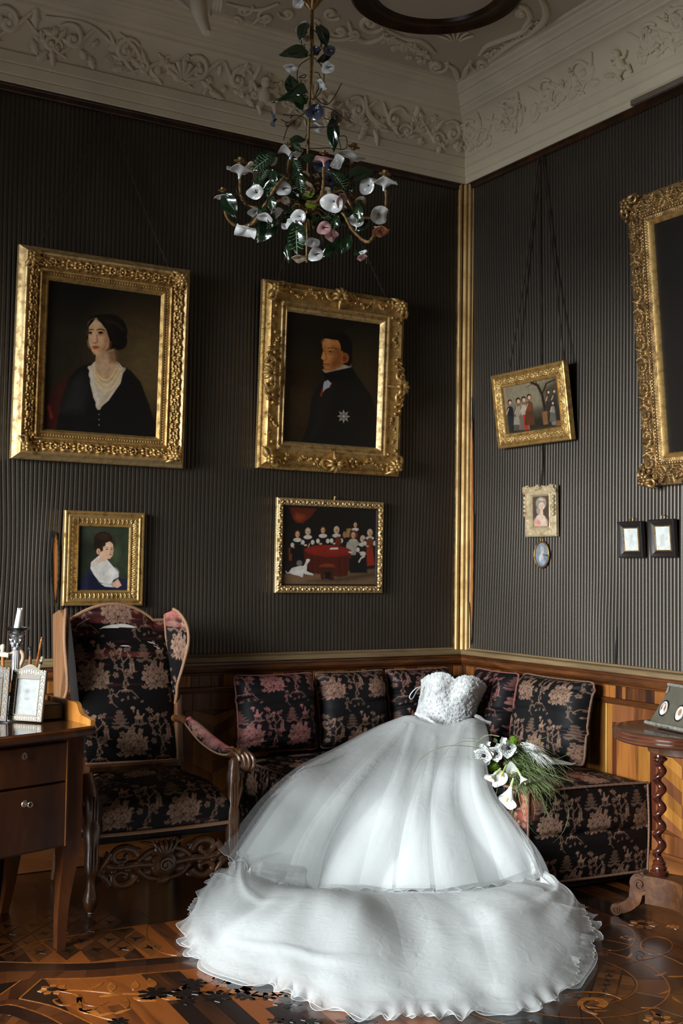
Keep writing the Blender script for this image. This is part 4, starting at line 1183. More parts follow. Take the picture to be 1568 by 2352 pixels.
def lady_in_black(p):
    B = (30, 26, 18)
    p.e(980, 900, 330, 420, (78, 60, 34), 260, 0.75); p.e(1080, 1000, 170, 240, (104, 86, 52), 200, 0.6); p.e(430, 900, 200, 420, (42, 38, 26), 240, 0.6)
    p.e(620, 350, 500, 240, (12, 10, 8), 300, 0.8)
    p.p([(330, 1500), (340, 1260), (400, 1130), (500, 1050), (470, 1300), (420, 1500)], (66, 18, 14), 70, 0.7); p.l([(350, 1290), (372, 1370)], 16, (150, 40, 26), 16, .7)
    p.p([(900, 1510), (960, 1400), (1060, 1380), (1150, 1490), (1140, 1510)], (98, 26, 18), 40, 0.85); p.l([(945, 1460), (1010, 1390)], 18, (160, 56, 34), 18, .7)
    p.p([(395, 1510), (440, 1260), (500, 1080), (570, 1005), (655, 970), (880, 970), (960, 1020), (1030, 1100), (1090, 1260), (1135, 1400), (1140, 1510)], (20, 18, 17), 14)
    p.p([(440, 1320), (520, 1100), (600, 1040), (640, 1160), (600, 1330)], (44, 42, 40), 70, 0.6)
    p.p([(660, 985), (690, 955), (860, 955), (905, 1000), (880, 1110), (790, 1240), (718, 1300), (680, 1220), (655, 1110)], (206, 186, 160), 8)     # lace
    for i in range(26):
        t = i/25; p.e(652+66*t+6*sin(i), 1000+295*t, 13, 13, (214, 200, 178), 7, .9); p.e(905-186*t, 1005+290*t, 13, 12, (190, 170, 144), 7, .8)
    p.p([(700, 900), (830, 860), (850, 950), (880, 990), (840, 1080), (770, 1110), (700, 1080), (690, 1000)], (196, 158, 120), 10)             # neck, chest
    p.p([(780, 880), (850, 850), (862, 960), (800, 960)], (118, 82, 52), 34, 0.8)
    for (x0, y0, x1, y1, sg) in ((680, 985, 855, 985, 105), (690, 1040, 870, 1000, 105), (700, 1100, 880, 1040, 95)):
        p.dots(arcpts(x0, y0, x1, y1, sg, 22), 8, (226, 196, 140), 5)
    p.e(800, 730, 132, 128, (18, 13, 10), 12); p.e(870, 800, 62, 66, (16, 12, 9), 14); p.e(740, 660, 90, 55, (22, 16, 12), 12)
    p.p([(640, 690), (660, 650), (700, 634), (745, 652), (785, 720), (800, 790), (790, 850), (750, 895), (705, 912), (670, 880), (648, 810), (637, 745)], (220, 172, 128), 8)
    p.p([(745, 700), (790, 740), (805, 800), (790, 860), (745, 900), (720, 880), (755, 820), (758, 760)], (164, 112, 74), 40, .75)
    p.e(690, 690, 36, 34, (236, 194, 152), 40, .6); p.e(668, 815, 24, 34, (234, 182, 140), 30, .7)
    p.p([(700, 640), (760, 640), (830, 700), (840, 820), (800, 800), (775, 720), (735, 668)], (22, 16, 12), 8)
    p.p([(700, 636), (660, 648), (638, 690), (634, 790), (644, 790), (648, 700)], (20, 14, 11), 6)
    p.l(arcpts(640, 728, 680, 722, -5), 8, (70, 42, 26), 6); p.l(arcpts(708, 722, 762, 724, -7), 9, (66, 40, 24), 6)
    p.e(657, 744, 17, 9, (70, 46, 32), 7); p.e(658, 743, 7, 8, (16, 10, 8), 4); p.e(735, 742, 21, 10, (74, 48, 34), 7); p.e(733, 741, 8, 9, (14, 9, 8), 4)
    p.e(657, 757, 18, 6, (150, 100, 70), 10, .6); p.e(735, 758, 22, 8, (142, 94, 64), 10, .6)
    p.p([(676, 745), (690, 742), (702, 800), (694, 818), (674, 812), (668, 800)], (232, 186, 144), 10, .9); p.l([(704, 760), (712, 806), (694, 820)], 7, (130, 82, 52), 8, .8); p.l([(670, 816), (694, 820)], 5, (110, 62, 44), 5, .8)
    p.e(698, 846, 27, 8, (178, 84, 56), 6); p.e(696, 858, 22, 8, (196, 100, 68), 7); p.l([(672, 850), (724, 850)], 3, (110, 48, 34), 3)
    p.e(700, 888, 20, 16, (222, 172, 130), 16, .6)
    p.p([(830, 820), (870, 770), (925, 800), (905, 840), (850, 870)], (18, 13, 10), 14)
    p.l([(770, 660), (840, 665), (900, 720)], 10, (60, 46, 34), 22, .5)
    for y in (1342, 1380, 1420): p.e(720, y, 5, 5, (120, 110, 100), 3)
def officer(p):
    p.e(480, 1150, 220, 320, (62, 44, 22), 260, .7); p.e(1030, 950, 160, 300, (66, 52, 28), 220, .7)
    p.p([(500, 1560), (570, 1400), (600, 1180), (640, 1060), (720, 960), (900, 870), (960, 900), (1040, 1020), (1110, 1120), (1150, 1280), (1140, 1570)], (20, 19, 18), 12)
    p.p([(620, 1100), (700, 980), (850, 900), (760, 1200), (700, 1400), (600, 1500)], (30, 28, 26), 70, .6)
    p.p([(692, 905), (760, 890), (860, 850), (930, 830), (940, 880), (840, 905), (720, 935)], (176, 158, 140), 10)
    p.p([(690, 940), (760, 920), (950, 870), (980, 960), (840, 1010), (730, 1000)], (14, 13, 13), 10)
    p.p([(708, 1010), (740, 992), (768, 1020), (752, 1055), (716, 1075), (698, 1100), (700, 1050)], (186, 186, 190), 9); p.l([(694, 1075), (682, 1130)], 14, (150, 42, 26), 8); p.l([(772, 1018), (756, 1050)], 7, (150, 60, 40), 5)
    p.e(830, 690, 118, 118, (14, 11, 9), 12); p.p([(860, 640), (945, 640), (948, 800), (930, 870), (860, 850)], (15, 12, 10), 12)
    p.p([(712, 636), (760, 628), (832, 640), (850, 700), (872, 760), (872, 840), (850, 872), (790, 905), (722, 922), (706, 905), (708, 882), (700, 868), (706, 858), (699, 846), (708, 828), (682, 806), (690, 776), (700, 738), (692, 712), (696, 672)], (196, 126, 66), 4)
    p.p([(790, 700), (850, 720), (872, 790), (860, 860), (770, 905), (760, 840), (800, 780)], (120, 66, 32), 50, .8); p.e(735, 668, 34, 26, (226, 160, 92), 36, .7); p.e(735, 800, 26, 44, (216, 144, 80), 34, .7)
    p.e(885, 795, 32, 44, (170, 90, 44), 8); p.e(882, 800, 18, 26, (96, 48, 26), 12, .8)
    p.p([(704, 630), (720, 596), (800, 580), (900, 600), (940, 700), (850, 740), (848, 680), (825, 645), (770, 640), (730, 632)], (14, 11, 9), 10)
    p.l([(696, 718), (716, 714)], 5, (80, 44, 24), 6, .8); p.l([(742, 716), (790, 710), (822, 724)], 7, (66, 36, 20), 7, .85)
    p.e(768, 746, 26, 8, (120, 70, 38), 9, .9); p.e(758, 745, 8, 6, (24, 14, 10), 4); p.e(712, 742, 8, 6, (80, 42, 24), 6, .8); p.e(770, 768, 30, 8, (150, 90, 48), 12, .7)
    p.l([(722, 760), (730, 806), (716, 822)], 6, (136, 76, 40), 8, .8); p.p([(698, 756), (712, 750), (716, 806), (702, 814), (688, 804)], (222, 150, 84), 7, .8)
    p.l([(702, 852), (756, 856)], 7, (120, 54, 34), 6); p.e(722, 866, 22, 7, (168, 90, 56), 8, .8); p.l([(704, 900), (760, 900)], 8, (120, 72, 40), 12, .5)
    c = (872, 1302); pts = []
    for k in range(16):
        r = 56 if k % 2 == 0 else 30; a = radians(-90+k*22.5); pts.append((c[0]+r*cos(a), c[1]+r*1.08*sin(a)))
    p.p(pts, (150, 142, 130), 5); p.e(*c, 24, 26, (96, 88, 78), 5); p.e(*c, 12, 13, (168, 158, 140), 4)
    for k in range(8): a = radians(-90+k*45); p.l([c, (c[0]+50*cos(a), c[1]+54*sin(a))], 3, (200, 194, 184), 3, .7)
def lady_in_white(p):
    p.e(900, 480, 240, 260, (52, 62, 44), 220, .8); p.e(620, 400, 140, 200, (30, 32, 24), 200, .6); p.e(690, 300, 120, 70, (66, 72, 56), 120, .6)
    p.p([(560, 790), (590, 720), (640, 640), (700, 530), (740, 520), (760, 640), (900, 690), (965, 700), (965, 800)], (30, 34, 56), 10)
    p.p([(640, 790), (650, 690), (690, 640), (740, 720), (830, 780), (830, 800)], (18, 20, 36), 26, .7)
    p.p([(668, 560), (700, 530), (735, 500), (800, 540), (850, 600), (885, 640), (890, 680), (850, 700), (830, 740), (770, 735), (735, 720), (690, 660), (664, 610)], (212, 206, 198), 8)
    p.p([(680, 560), (720, 530), (760, 545), (720, 580), (680, 600)], (214, 186, 164), 22, .8)
    p.p([(735, 500), (740, 455), (790, 480), (800, 540), (770, 555), (730, 540)], (216, 178, 148), 8)
    p.p([(755, 590), (800, 610), (780, 720), (740, 715)], (176, 172, 170), 40, .6); p.e(850, 650, 34, 40, (228, 224, 218), 30, .8); p.l([(715, 570), (750, 700)], 7, (180, 174, 170), 10, .6)
    p.p([(833, 735), (885, 695), (915, 750), (880, 772), (850, 760)], (208, 166, 140), 8); p.p([(745, 735), (830, 740), (850, 765), (780, 760)], (200, 196, 192), 8)
    p.e(765, 370, 74, 60, (40, 26, 18), 8); p.e(730, 420, 40, 60, (36, 24, 16), 8); p.e(765, 350, 50, 26, (50, 34, 24), 8); p.e(850, 410, 16, 34, (38, 26, 18), 8)
    p.p([(762, 420), (775, 385), (815, 380), (842, 410), (848, 460), (840, 505), (815, 532), (785, 520), (765, 480)], (226, 180, 148), 6)
    p.e(795, 440, 22, 34, (236, 196, 166), 24, .6); p.e(828, 480, 14, 18, (220, 160, 130), 14, .7); p.e(727, 470, 16, 24, (214, 158, 126), 6); p.e(729, 472, 8, 12, (170, 104, 80), 7, .8)
    p.p([(756, 400), (790, 360), (850, 380), (850, 405), (815, 388), (785, 400), (768, 440)], (42, 28, 20), 6)
    p.e(770, 410, 14, 18, (44, 30, 20), 6); p.e(752, 440, 10, 20, (42, 28, 20), 6)
    p.l(arcpts(780, 440, 808, 438, -5), 4, (84, 52, 36), 4); p.l(arcpts(822, 438, 842, 440, -4), 4, (84, 52, 36), 4)
    p.e(795, 452, 9, 5, (66, 44, 34), 4); p.e(832, 452, 7, 5, (66, 44, 34), 4); p.l([(820, 455), (826, 478), (816, 484)], 4, (180, 124, 96), 5, .8); p.e(822, 496, 12, 5, (190, 84, 66), 4)
    p.e(860, 480, 30, 60, (84, 96, 66), 60, .5)
def council(p):
    p.p([(140, 170), (860, 190), (860, 500), (140, 480)], (16, 13, 11), 60, .7)
    p.p([(150, 700), (400, 700), (830, 670), (860, 810), (140, 800)], (112, 84, 58), 30); p.p([(330, 760), (620, 720), (830, 690), (830, 730), (560, 770)], (40, 28, 20), 40, .7)
    p.p([(190, 190), (390, 200), (350, 260), (290, 312), (240, 306), (212, 250)], (88, 30, 14), 18); p.e(265, 265, 40, 26, (138, 58, 28), 24, .7); p.l([(240, 230), (270, 300)], 10, (150, 62, 34), 14, .5)
    def sitter(x, y, s_, face=(208, 160, 120), collar=(200, 190, 176), coat=(22, 18, 17), hair=(58, 40, 28), hands=True, big=1.0):
        p.p([(x-52*s_, y+150*s_), (x-46*s_, y+60*s_), (x-20*s_, y+34*s_), (x+20*s_, y+34*s_), (x+46*s_, y+60*s_), (x+54*s_, y+150*s_)], coat, 6)
        p.e(x, y, 21*s_, 30*s_, hair, 5); p.e(x, y+2*s_, 14*s_, 22*s_, face, 4)
        p.e(x, y+44*s_, 30*s_*big, 16*s_, collar, 5); p.e(x+5*s_, y+8*s_, 7*s_, 12*s_, (150, 104, 72), 6, .6); p.e(x-4*s_, y-1*s_, 2.6, 2, (50, 30, 22), 2); p.e(x+5*s_, y-1*s_, 2.6, 2, (50, 30, 22), 2)
        if hands:
            p.e(x-36*s_, y+84*s_, 13*s_, 18*s_, collar, 6); p.e(x+36*s_, y+84*s_, 13*s_, 18*s_, collar, 6); p.e(x-16*s_, y+106*s_, 12*s_, 7*s_, face, 4)
    p.p([(190, 500), (212, 500), (216, 600), (192, 600)], (110, 50, 22), 6)
    sitter(252, 396, 1.0, hair=(96, 52, 30)); sitter(327, 375, 1.0, hair=(160, 140, 120), face=(214, 176, 140)); sitter(437, 365, 1.0, hair=(70, 46, 32)); sitter(537, 363, 1.0, hair=(180, 168, 150))
    p.e(550, 450, 24, 36, (96, 40, 20), 10); p.l([(330, 500), (340, 470)], 6, (200, 190, 176), 4)
    p.p([(612, 352), (646, 350), (640, 420), (606, 420)], (150, 120, 72), 6); sitter(676, 322, 0.85, hair=(60, 36, 22), hands=False); p.e(597, 400, 14, 26, (150, 106, 78), 6)
    p.e(665, 400, 32, 34, (92, 46, 26), 8); sitter(662, 402, 1.05, hair=(112, 58, 32), coat=(150, 140, 124), collar=(176, 164, 144))
    p.p([(620, 460), (690, 450), (690, 530), (640, 540), (610, 500)], (162, 152, 138), 16)
    sitter(733, 434, 1.0, hair=(170, 150, 130)); sitter(786, 384, 1.0, hair=(180, 160, 140), coat=(30, 22, 20)); p.e(788, 458, 24, 34, (110, 54, 30), 10)
    p.p([(762, 500), (806, 490), (824, 640), (764, 646)], (140, 40, 22), 8)
    p.p([(250, 470), (290, 480), (310, 600), (216, 610), (216, 520)], (14, 12, 12), 10)
    p.p([(300, 540), (320, 500), (640, 540), (650, 580), (620, 720), (560, 730), (360, 690), (310, 640)], (78, 24, 14), 10); p.e(478, 526, 172, 46, (120, 30, 18), 6, rot=3); p.e(470, 520, 140, 30, (138, 38, 22), 20, .6)
    for x in (360, 400, 560, 600): p.l([(x, 580), (x+6, 700)], 12, (48, 16, 10), 10, .6)
    p.p([(492, 502), (548, 500), (552, 514), (488, 516)], (206, 196, 180), 4); p.p([(626, 530), (662, 534), (652, 544), (628, 542)], (206, 196, 180), 4)
    p.p([(630, 590), (760, 570), (770, 700), (640, 700)], (16, 13, 12), 14)
    p.p([(700, 612), (716, 580), (744, 560), (752, 574), (724, 590), (708, 622)], (190, 180, 166), 6); p.e(735, 550, 22, 18, (196, 188, 176), 8)
    p.e(468, 646, 60, 22, (116, 48, 24), 6); p.p([(412, 650), (524, 654), (520, 755), (500, 755), (500, 690), (450, 690), (450, 750), (428, 748)], (62, 28, 16), 6); p.p([(452, 690), (500, 690), (500, 750), (452, 740)], (22, 12, 8), 8)
    p.p([(190, 690), (215, 655), (270, 640), (300, 640), (318, 600), (340, 588), (342, 604), (324, 630), (322, 680), (372, 704), (366, 714), (320, 706), (300, 700), (292, 728), (262, 716), (225, 706), (208, 700)], (206, 198, 188), 6)
    p.l([(208, 694), (180, 694), (172, 680)], 8, (200, 190, 180), 4); p.e(268, 618, 20, 22, (110, 100, 94), 10); p.e(330, 596, 14, 10, (214, 206, 196), 5); p.e(270, 680, 30, 18, (224, 216, 206), 16, .7)
def garden_party(p):
    p.p([(340, 1160), (640, 1120), (650, 1290), (360, 1330)], (140, 128, 104), 40); p.p([(350, 1310), (650, 1270), (660, 1390), (365, 1420)], (44, 38, 28), 40)
    p.p([(550, 1180), (650, 1120), (660, 1300), (560, 1320)], (52, 44, 32), 50, .85); p.e(470, 1290, 90, 40, (104, 98, 80), 50, .6)
    p.l([(566, 1300), (552, 1220), (530, 1170), (490, 1150)], 14, (40, 30, 22), 5); p.l([(552, 1215), (575, 1160), (620, 1140)], 7, (40, 30, 22), 4); p.l([(535, 1180), (520, 1150), (540, 1130)], 4, (46, 36, 26), 3); p.l([(500, 1160), (470, 1180)], 3, (60, 48, 36), 3)
    for k in range(10): p.l([(500+k*14, 1170-k*2), (490+k*16+6*sin(k*3), 1150-k*3)], 2, (66, 54, 40), 2, .8)
    def fig(x, y, h, c1, c2, hair=(40, 26, 18)):
        p.p([(x-h*.16, y+h), (x-h*.10, y+h*.28), (x, y+h*.20), (x+h*.10, y+h*.28), (x+h*.17, y+h)], c1, 4); p.p([(x-h*.09, y+h*.55), (x-h*.07, y+h*.24), (x+h*.07, y+h*.24), (x+h*.09, y+h*.55)], c2, 4)
        p.e(x, y+h*.08, h*.075, h*.10, hair, 4); p.e(x+1, y+h*.10, h*.05, h*.065, (214, 170, 138), 3); p.l([(x-h*.05, y+h*.3), (x-h*.12, y+h*.5)], 4, (206, 166, 134), 3)
    fig(386, 1242, 150, (40, 42, 48), (30, 32, 38)); fig(428, 1234, 168, (84, 78, 66), (150, 140, 122)); fig(456, 1228, 172, (112, 96, 84), (176, 160, 140)); p.p([(452, 1322), (470, 1318), (480, 1400), (458, 1402)], (176, 50, 24), 4)
    fig(484, 1216, 160, (88, 50, 30), (110, 62, 36)); p.p([(405, 1330), (430, 1325), (434, 1372), (402, 1372)], (150, 140, 122), 6)
    p.p([(548, 1310), (576, 1305), (580, 1376), (556, 1378)], (130, 90, 52), 5); fig(584, 1196, 110, (52, 44, 40), (70, 60, 54)); fig(614, 1192, 110, (46, 40, 38), (60, 54, 50)); fig(606, 1254, 110, (96, 92, 84), (140, 132, 118)); p.e(612, 1372, 14, 10, (120, 116, 106), 5); p.p([(620, 1360), (650, 1355), (652, 1384), (622, 1388)], (120, 84, 56), 5)
def miniature(p):
    p.e(512, 1900, 34, 40, (206, 160, 140), 12); p.p([(484, 1915), (492, 1862), (512, 1845), (532, 1862), (544, 1915)], (222, 196, 178), 6); p.e(500, 1900, 12, 16, (210, 130, 110), 10, .8)
    p.p([(504, 1855), (506, 1825), (522, 1825), (524, 1855)], (220, 186, 160), 4); p.e(513, 1788, 26, 36, (150, 142, 132), 6); p.e(500, 1830, 10, 22, (156, 150, 140), 5); p.e(516, 1805, 15, 22, (226, 192, 168), 4); p.e(518, 1766, 16, 8, (196, 180, 160), 4); p.e(528, 1762, 5, 6, (170, 110, 90), 3); p.e(511, 1803, 2, 1.4, (60, 44, 36), 1); p.e(521, 1803, 2, 1.4, (60, 44, 36), 1); p.e(517, 1817, 4, 1.6, (176, 90, 78), 1.5)
def sketch(p):
    p.e(0.5, 0.42, .12, .16, (196, 196, 192), .1, .5); p.p([(.3, .8), (.4, .58), (.6, .58), (.7, .8)], (200, 200, 196), .15, .5); p.e(.5, .36, .07, .05, (176, 176, 172), .05, .4)
def cards(p):
    p.e(0.48, 0.42, .13, .17, (126, 128, 126), .12, .6); p.e(0.46, 0.36, .08, .05, (100, 102, 100), .06, .5); p.p([(.2, .9), (.32, .62), (.6, .60), (.78, .9)], (132, 134, 132), .15, .5); p.l([(.40, .56), (.56, .56)], .03, (100, 102, 100), .04, .6)

# A: lady in black
A_ = Pic('portrait_painting', 'large gilt framed portrait of a woman in black with pearls, upper left', 'painting', 'l', [(40, 570), (430, 622), (415, 1073), (20, 1055)], 2.4)
A_.profile([(0, 0), (0, 0.030), (0.004, 0.036), (0.010, 0.040), (0.022, 0.062), (0.030, 0.070), (0.036, 0.066), (0.040, 0.058)], M['gold_pale'], 'outer_moulding')
A_.carved(0.040, 0.094, 0.058, 0.040, 0.020, 'foliage', 0.085, M['gold'], 'carved_foliage')
A_.profile([(0.094, 0.040), (0.097, 0.052), (0.102, 0.054), (0.107, 0.050), (0.108, 0.040), (0.124, 0.036), (0.126, 0.042), (0.134, 0.040), (0.146, 0.020)], M['gold'], 'inner_moulding')
A_.beads(0.116, 0.040, 0.0042, 0.013, M['gold'])
for (u_, v_, sx, sy) in ((0.034, 0.034, 1, 1), (A_.W-0.034, 0.034, -1, 1), (A_.W-0.034, A_.H-0.034, -1, -1), (0.034, A_.H-0.034, 1, -1)):
    A_.ornament(u_, v_, 0.042, 0.105, sx, sy, 'corner_ornament', M['gold'], 3)
A_.canvas(0.144, 0.022, 0.0022, [(355, 365), (1183, 460), (1140, 1503), (310, 1455)], lady_in_black, (28, 24, 17))
hk = at(247, 252, 1, -0.03)
A_.cord([A_.P(0.09, A_.H-0.01, 0.01), at(160, 420, 1, -0.032), hk+np.array([-0.01, 0, 0])]); A_.cord([A_.P(A_.W-0.10, A_.H-0.01, 0.01), at(318, 445, 1, -0.032), hk+np.array([0.01, 0, 0])])
# B: officer
B_ = Pic('portrait_painting', 'gilt framed profile portrait of a man with a star order', 'painting', 'l', [(598, 648), (922, 690), (908, 1091), (585, 1078)], 2.2)
B_.profile([(0, 0), (0, 0.024), (0.006, 0.034), (0.012, 0.036), (0.018, 0.034), (0.024, 0.050), (0.034, 0.062), (0.038, 0.060), (0.060, 0.046), (0.084, 0.040), (0.100, 0.044)], M['gold'], 'outer_moulding')
B_.carved(0.001, 0.019, 0.030, 0.034, 0.006, 'leaftip', 0.014, M['gold'], 'carved_edge', 0.0025)
B_.profile([(0.100, 0.044), (0.104, 0.052), (0.110, 0.050), (0.112, 0.042), (0.126, 0.040), (0.130, 0.046), (0.136, 0.042), (0.150, 0.018)], M['gold_pale'], 'inner_moulding')
B_.carved(0.112, 0.127, 0.041, 0.040, 0.005, 'leaftip', 0.012, M['gold'], 'carved_sight_edge', 0.0025)
for (u_, v_, sx, sy) in ((0.022, 0.022, 1, 1), (B_.W-0.022, 0.022, -1, 1), (B_.W-0.022, B_.H-0.022, -1, -1), (0.022, B_.H-0.022, 1, -1)):
    B_.ornament(u_, v_, 0.048, 0.125, sx, sy, 'corner_ornament', M['gold'], 5)
for (u_, v_, sy, R_) in ((B_.W/2, 0.05, -1, 0.11), (B_.W/2, B_.H-0.05, 1, 0.11)):
    B_.ornament(u_, v_, 0.050, R_, 1, sy, 'cartouche', M['gold'], 6, 'mid')
def side_ornament(P_, u_, v_, sg):
    sx = P_.x; sy = P_.y
    P_.x, P_.y = sy*1.0, sx*sg
    o0 = P_.o; P_.o = o0+sx*u_+sy*v_
    P_.ornament(0, 0, 0.050, 0.12, 1, -1, 'cartouche', M['gold'], 7, 'mid')
    P_.x, P_.y, P_.o = sx, sy, o0
side_ornament(B_, 0.045, B_.H/2, 1); side_ornament(B_, B_.W-0.045, B_.H/2, -1)
g = random.Random(12)
for side in range(4):                                   # sprays of small flowers between the cartouches
    L = B_.W if side % 2 == 0 else B_.H
    for c_ in (0.27, 0.73):
        mb = MB()
        for i in range(26):
            t = g.uniform(-0.5, 0.5); a = L*c_+t*L*0.20; d = 0.055+0.022*sin(t*9)+g.uniform(-.010, .010)
            u_, v_ = ((a, d), (B_.W-d, a), (B_.W-a, B_.H-d), (d, B_.H-a))[side]
            r = g.uniform(0.005, 0.010); mb.ell(B_.P(u_, v_, 0.052), (r, r, r), 7, 5)
        o = mb.build('flower_spray', M['gold'], B_.root); o['kind'] = 'stuff'
B_.canvas(0.148, 0.020, 0.0022, [(400, 410), (1182, 492), (1145, 1565), (362, 1533)], officer, (26, 20, 14))
hk = at(748, 380, 1, -0.03)
B_.cord([B_.P(0.09, B_.H-0.01, 0.01), at(655, 592, 1, -0.032), hk+np.array([-0.01, 0, 0])]); B_.cord([B_.P(B_.W-0.10, B_.H-0.01, 0.01), at(848, 600, 1, -0.032), hk+np.array([0.01, 0, 0])])
# C: lady in white
C_ = Pic('portrait_painting', 'small gilt framed portrait of a woman in white above the armchair', 'painting', 'l', [(147, 1172), (330, 1178), (326, 1390), (142, 1392)], 0.6)
C_.profile([(0, 0), (0, 0.026), (0.004, 0.030), (0.012, 0.030), (0.015, 0.024), (0.020, 0.032), (0.026, 0.033), (0.030, 0.030)], M['gold'], 'outer_moulding')
C_.carved(0.030, 0.062, 0.030, 0.020, 0.006, 'leaftip', 0.022, M['gold'], 'carved_leaf_tips', 0.0022)
C_.profile([(0.062, 0.020), (0.064, 0.026), (0.070, 0.024), (0.074, 0.012)], M['gold'], 'inner_moulding')
C_.canvas(0.073, 0.013, 0.0017, [(575, 268), (970, 275), (963, 790), (560, 788)], lady_in_white, (34, 38, 30))
# D: council round a red table
D_ = Pic('group_painting', 'gilt framed painting of people seated round a red table, white dog in front', 'painting', 'l', [(634, 1142), (879, 1154), (878, 1361), (632, 1362)], 0.6)
D_.profile([(0, 0), (0, 0.018), (0.003, 0.022)], M['gold_pale'], 'outer_moulding')
D_.carved(0.003, 0.036, 0.022, 0.020, 0.013, 'chunky', 0.045, M['gold_pale'], 'carved_frame', 0.0024)
D_.profile([(0.036, 0.020), (0.040, 0.020), (0.046, 0.010), (0.050, 0.008)], M['back'], 'sight_edge')
D_.canvas(0.046, 0.011, 0.0018, [(155, 185), (830, 210), (825, 790), (150, 775)], council, (24, 19, 16))
mb = MB(); mb.tube([D_.P(D_.W/2+.02, D_.H, .01), D_.P(D_.W/2+.02, D_.H+.014, .012)], .004, 8); mb.ell(D_.P(D_.W/2+.02, D_.H+.016, .014), (.006,)*3, 8, 6); mb.build('hanging_nail', M['gold_pale'], D_.root)
# E: small picture leaning out on the right wall
E_ = Pic('group_painting', 'small gilt framed outdoor group painting leaning out from the right wall', 'painting', 'r', [(1145, 865), (1311, 830), (1331, 1008), (1161, 1029)], 8.0, gap=0.026)
E_.profile([(0, 0), (0, 0.030), (0.006, 0.034), (0.012, 0.034), (0.016, 0.026), (0.022, 0.030), (0.026, 0.028)], M['gold'], 'outer_moulding')
E_.carved(0.026, 0.062, 0.028, 0.020, 0.007, 'foliage', 0.045, M['gold'], 'carved_foliage', 0.0024)
E_.profile([(0.062, 0.020), (0.065, 0.026), (0.072, 0.024), (0.076, 0.012)], M['gold'], 'inner_moulding')
E_.canvas(0.075, 0.013, 0.0019, [(355, 1180), (632, 1128), (655, 1388), (372, 1418)], garden_party, (72, 66, 52))
hk = at(1240, 358, 0, -0.035)
E_.cord([E_.P(0.12, E_.H-0.01, 0.006), at(1208, 610, 0, -0.035), hk+np.array([0, .012, 0])], 0.005); E_.cord([E_.P(E_.W-0.02, E_.H-0.01, 0.006), at(1272, 610, 0, -0.035), hk+np.array([0, -.012, 0])], 0.005)
# F: miniature in a pale carved frame, hung on its own long cord
F_ = Pic('miniature_portrait', 'small pale gilt framed miniature of a lady with powdered hair', 'miniature', 'r', [(1206, 1117), (1276, 1115), (1280, 1232), (1208, 1233)], 1.5)
M['gold_cream'] = gilt('cream_gilt', (0.66, 0.54, 0.34), (0.42, 0.30, 0.15), 0.5); M['gold_cream'].node_tree.nodes['Principled BSDF'].inputs['Metallic'].default_value = 0.45
F_.profile([(0, 0), (0, 0.016), (0.006, 0.022), (0.030, 0.026), (0.042, 0.022), (0.046, 0.024), (0.052, 0.016), (0.055, 0.010)], M['gold_cream'], 'outer_moulding')
F_.carved(0.006, 0.036, 0.020, 0.024, 0.008, 'acanthus', 0.05, M['gold_cream'], 'carved_frame', 0.0022)
for (u_, v_, sx, sy) in ((0.0, F_.H-0.0, 1, -1), (F_.W, F_.H, -1, -1)):
    F_.ornament(u_, v_, 0.012, 0.055, sx, sy, 'corner_ornament', M['gold_cream'], 8)
F_.ornament(F_.W/2, F_.H-0.015, 0.018, 0.05, 1, 1, 'cartouche', M['gold_cream'], 9, 'mid')
for sg in (0, 1):
    mb = MB(); u_ = 0.012 if sg == 0 else F_.W-0.012
    for k in range(5): mb.ell(F_.P(u_, F_.H-0.06-0.022*k, 0.024), (0.013, 0.012, 0.012), 8, 6)
    mb.build('husk_drop', M['gold_cream'], F_.root)
F_.canvas(0.054, 0.011, 0.0016, [(470, 1752), (555, 1745), (557, 1915), (475, 1920)], miniature, (84, 66, 54))
hk = at(1240, 366, 0, -0.02)
F_.cord([F_.P(F_.W*0.5, F_.H-0.004, 0.01), at(1245, 1040, 0, -0.016), at(1241, 800, 0, -0.016), hk], 0.0045, 60)
# oval miniature under it
og = thing('oval_miniature', 'tiny oval gold rimmed miniature hanging under the pale framed miniature', 'miniature', tuple(at(1244, 1303, 0, -0.015)))
oc = at(1243.5, 1274, 0, -0.018); orx = abs(at(1260, 1274, 0, -.018)[1]-at(1227, 1274, 0, -.018)[1])/2; orz = (at(1243, 1245, 0, -.018)[2]-at(1243, 1304, 0, -.018)[2])/2
th = np.linspace(0, 2*pi, 41)[:-1]
mb = MB(); P = np.stack([np.full(40, oc[0]), oc[1]-orx*np.cos(th), oc[2]+orz*np.sin(th)], -1); P = np.vstack([P, P[:1]])
mb.tube(P, 0.0055, 8, cap=False); mb.build('gold_rim', M['gold_old'], og)
R_, T_ = np.meshgrid(np.linspace(0, 1, 22), th, indexing='ij')
Xq, Yq = R_*np.cos(T_), -R_*np.sin(T_)
pp = Paint(Xq, Yq, (128, 140, 146)); pp.e(0, .75, .75, .55, (120, 128, 140), .2); pp.e(-.1, .3, .32, .36, (190, 190, 196), .1); pp.e(.02, -.25, .22, .26, (206, 186, 172), .08); pp.e(.0, -.45, .26, .2, (176, 176, 178), .08); pp.e(.15, .55, .3, .2, (150, 160, 180), .1)
sheet(np.stack([np.full(R_.shape, oc[0]+.002), oc[1]-orx*Xq, oc[2]-orz*Yq], -1), 'painted_ivory', M['paint'], og, pp.c)
mb = MB(); mb.tube(np.vstack([[oc[0], oc[1]+.008*cos(t), oc[2]+orz+.010+.008*sin(t)] for t in np.linspace(0, 2*pi, 16)]), 0.002, 6)
mb.tube([[oc[0], oc[1], oc[2]+orz+.018], [oc[0]+.002, oc[1]+.002, F_.o[2]+0.004]], 0.0018, 6); mb.build('hanging_loop', M['gold_old'], og)
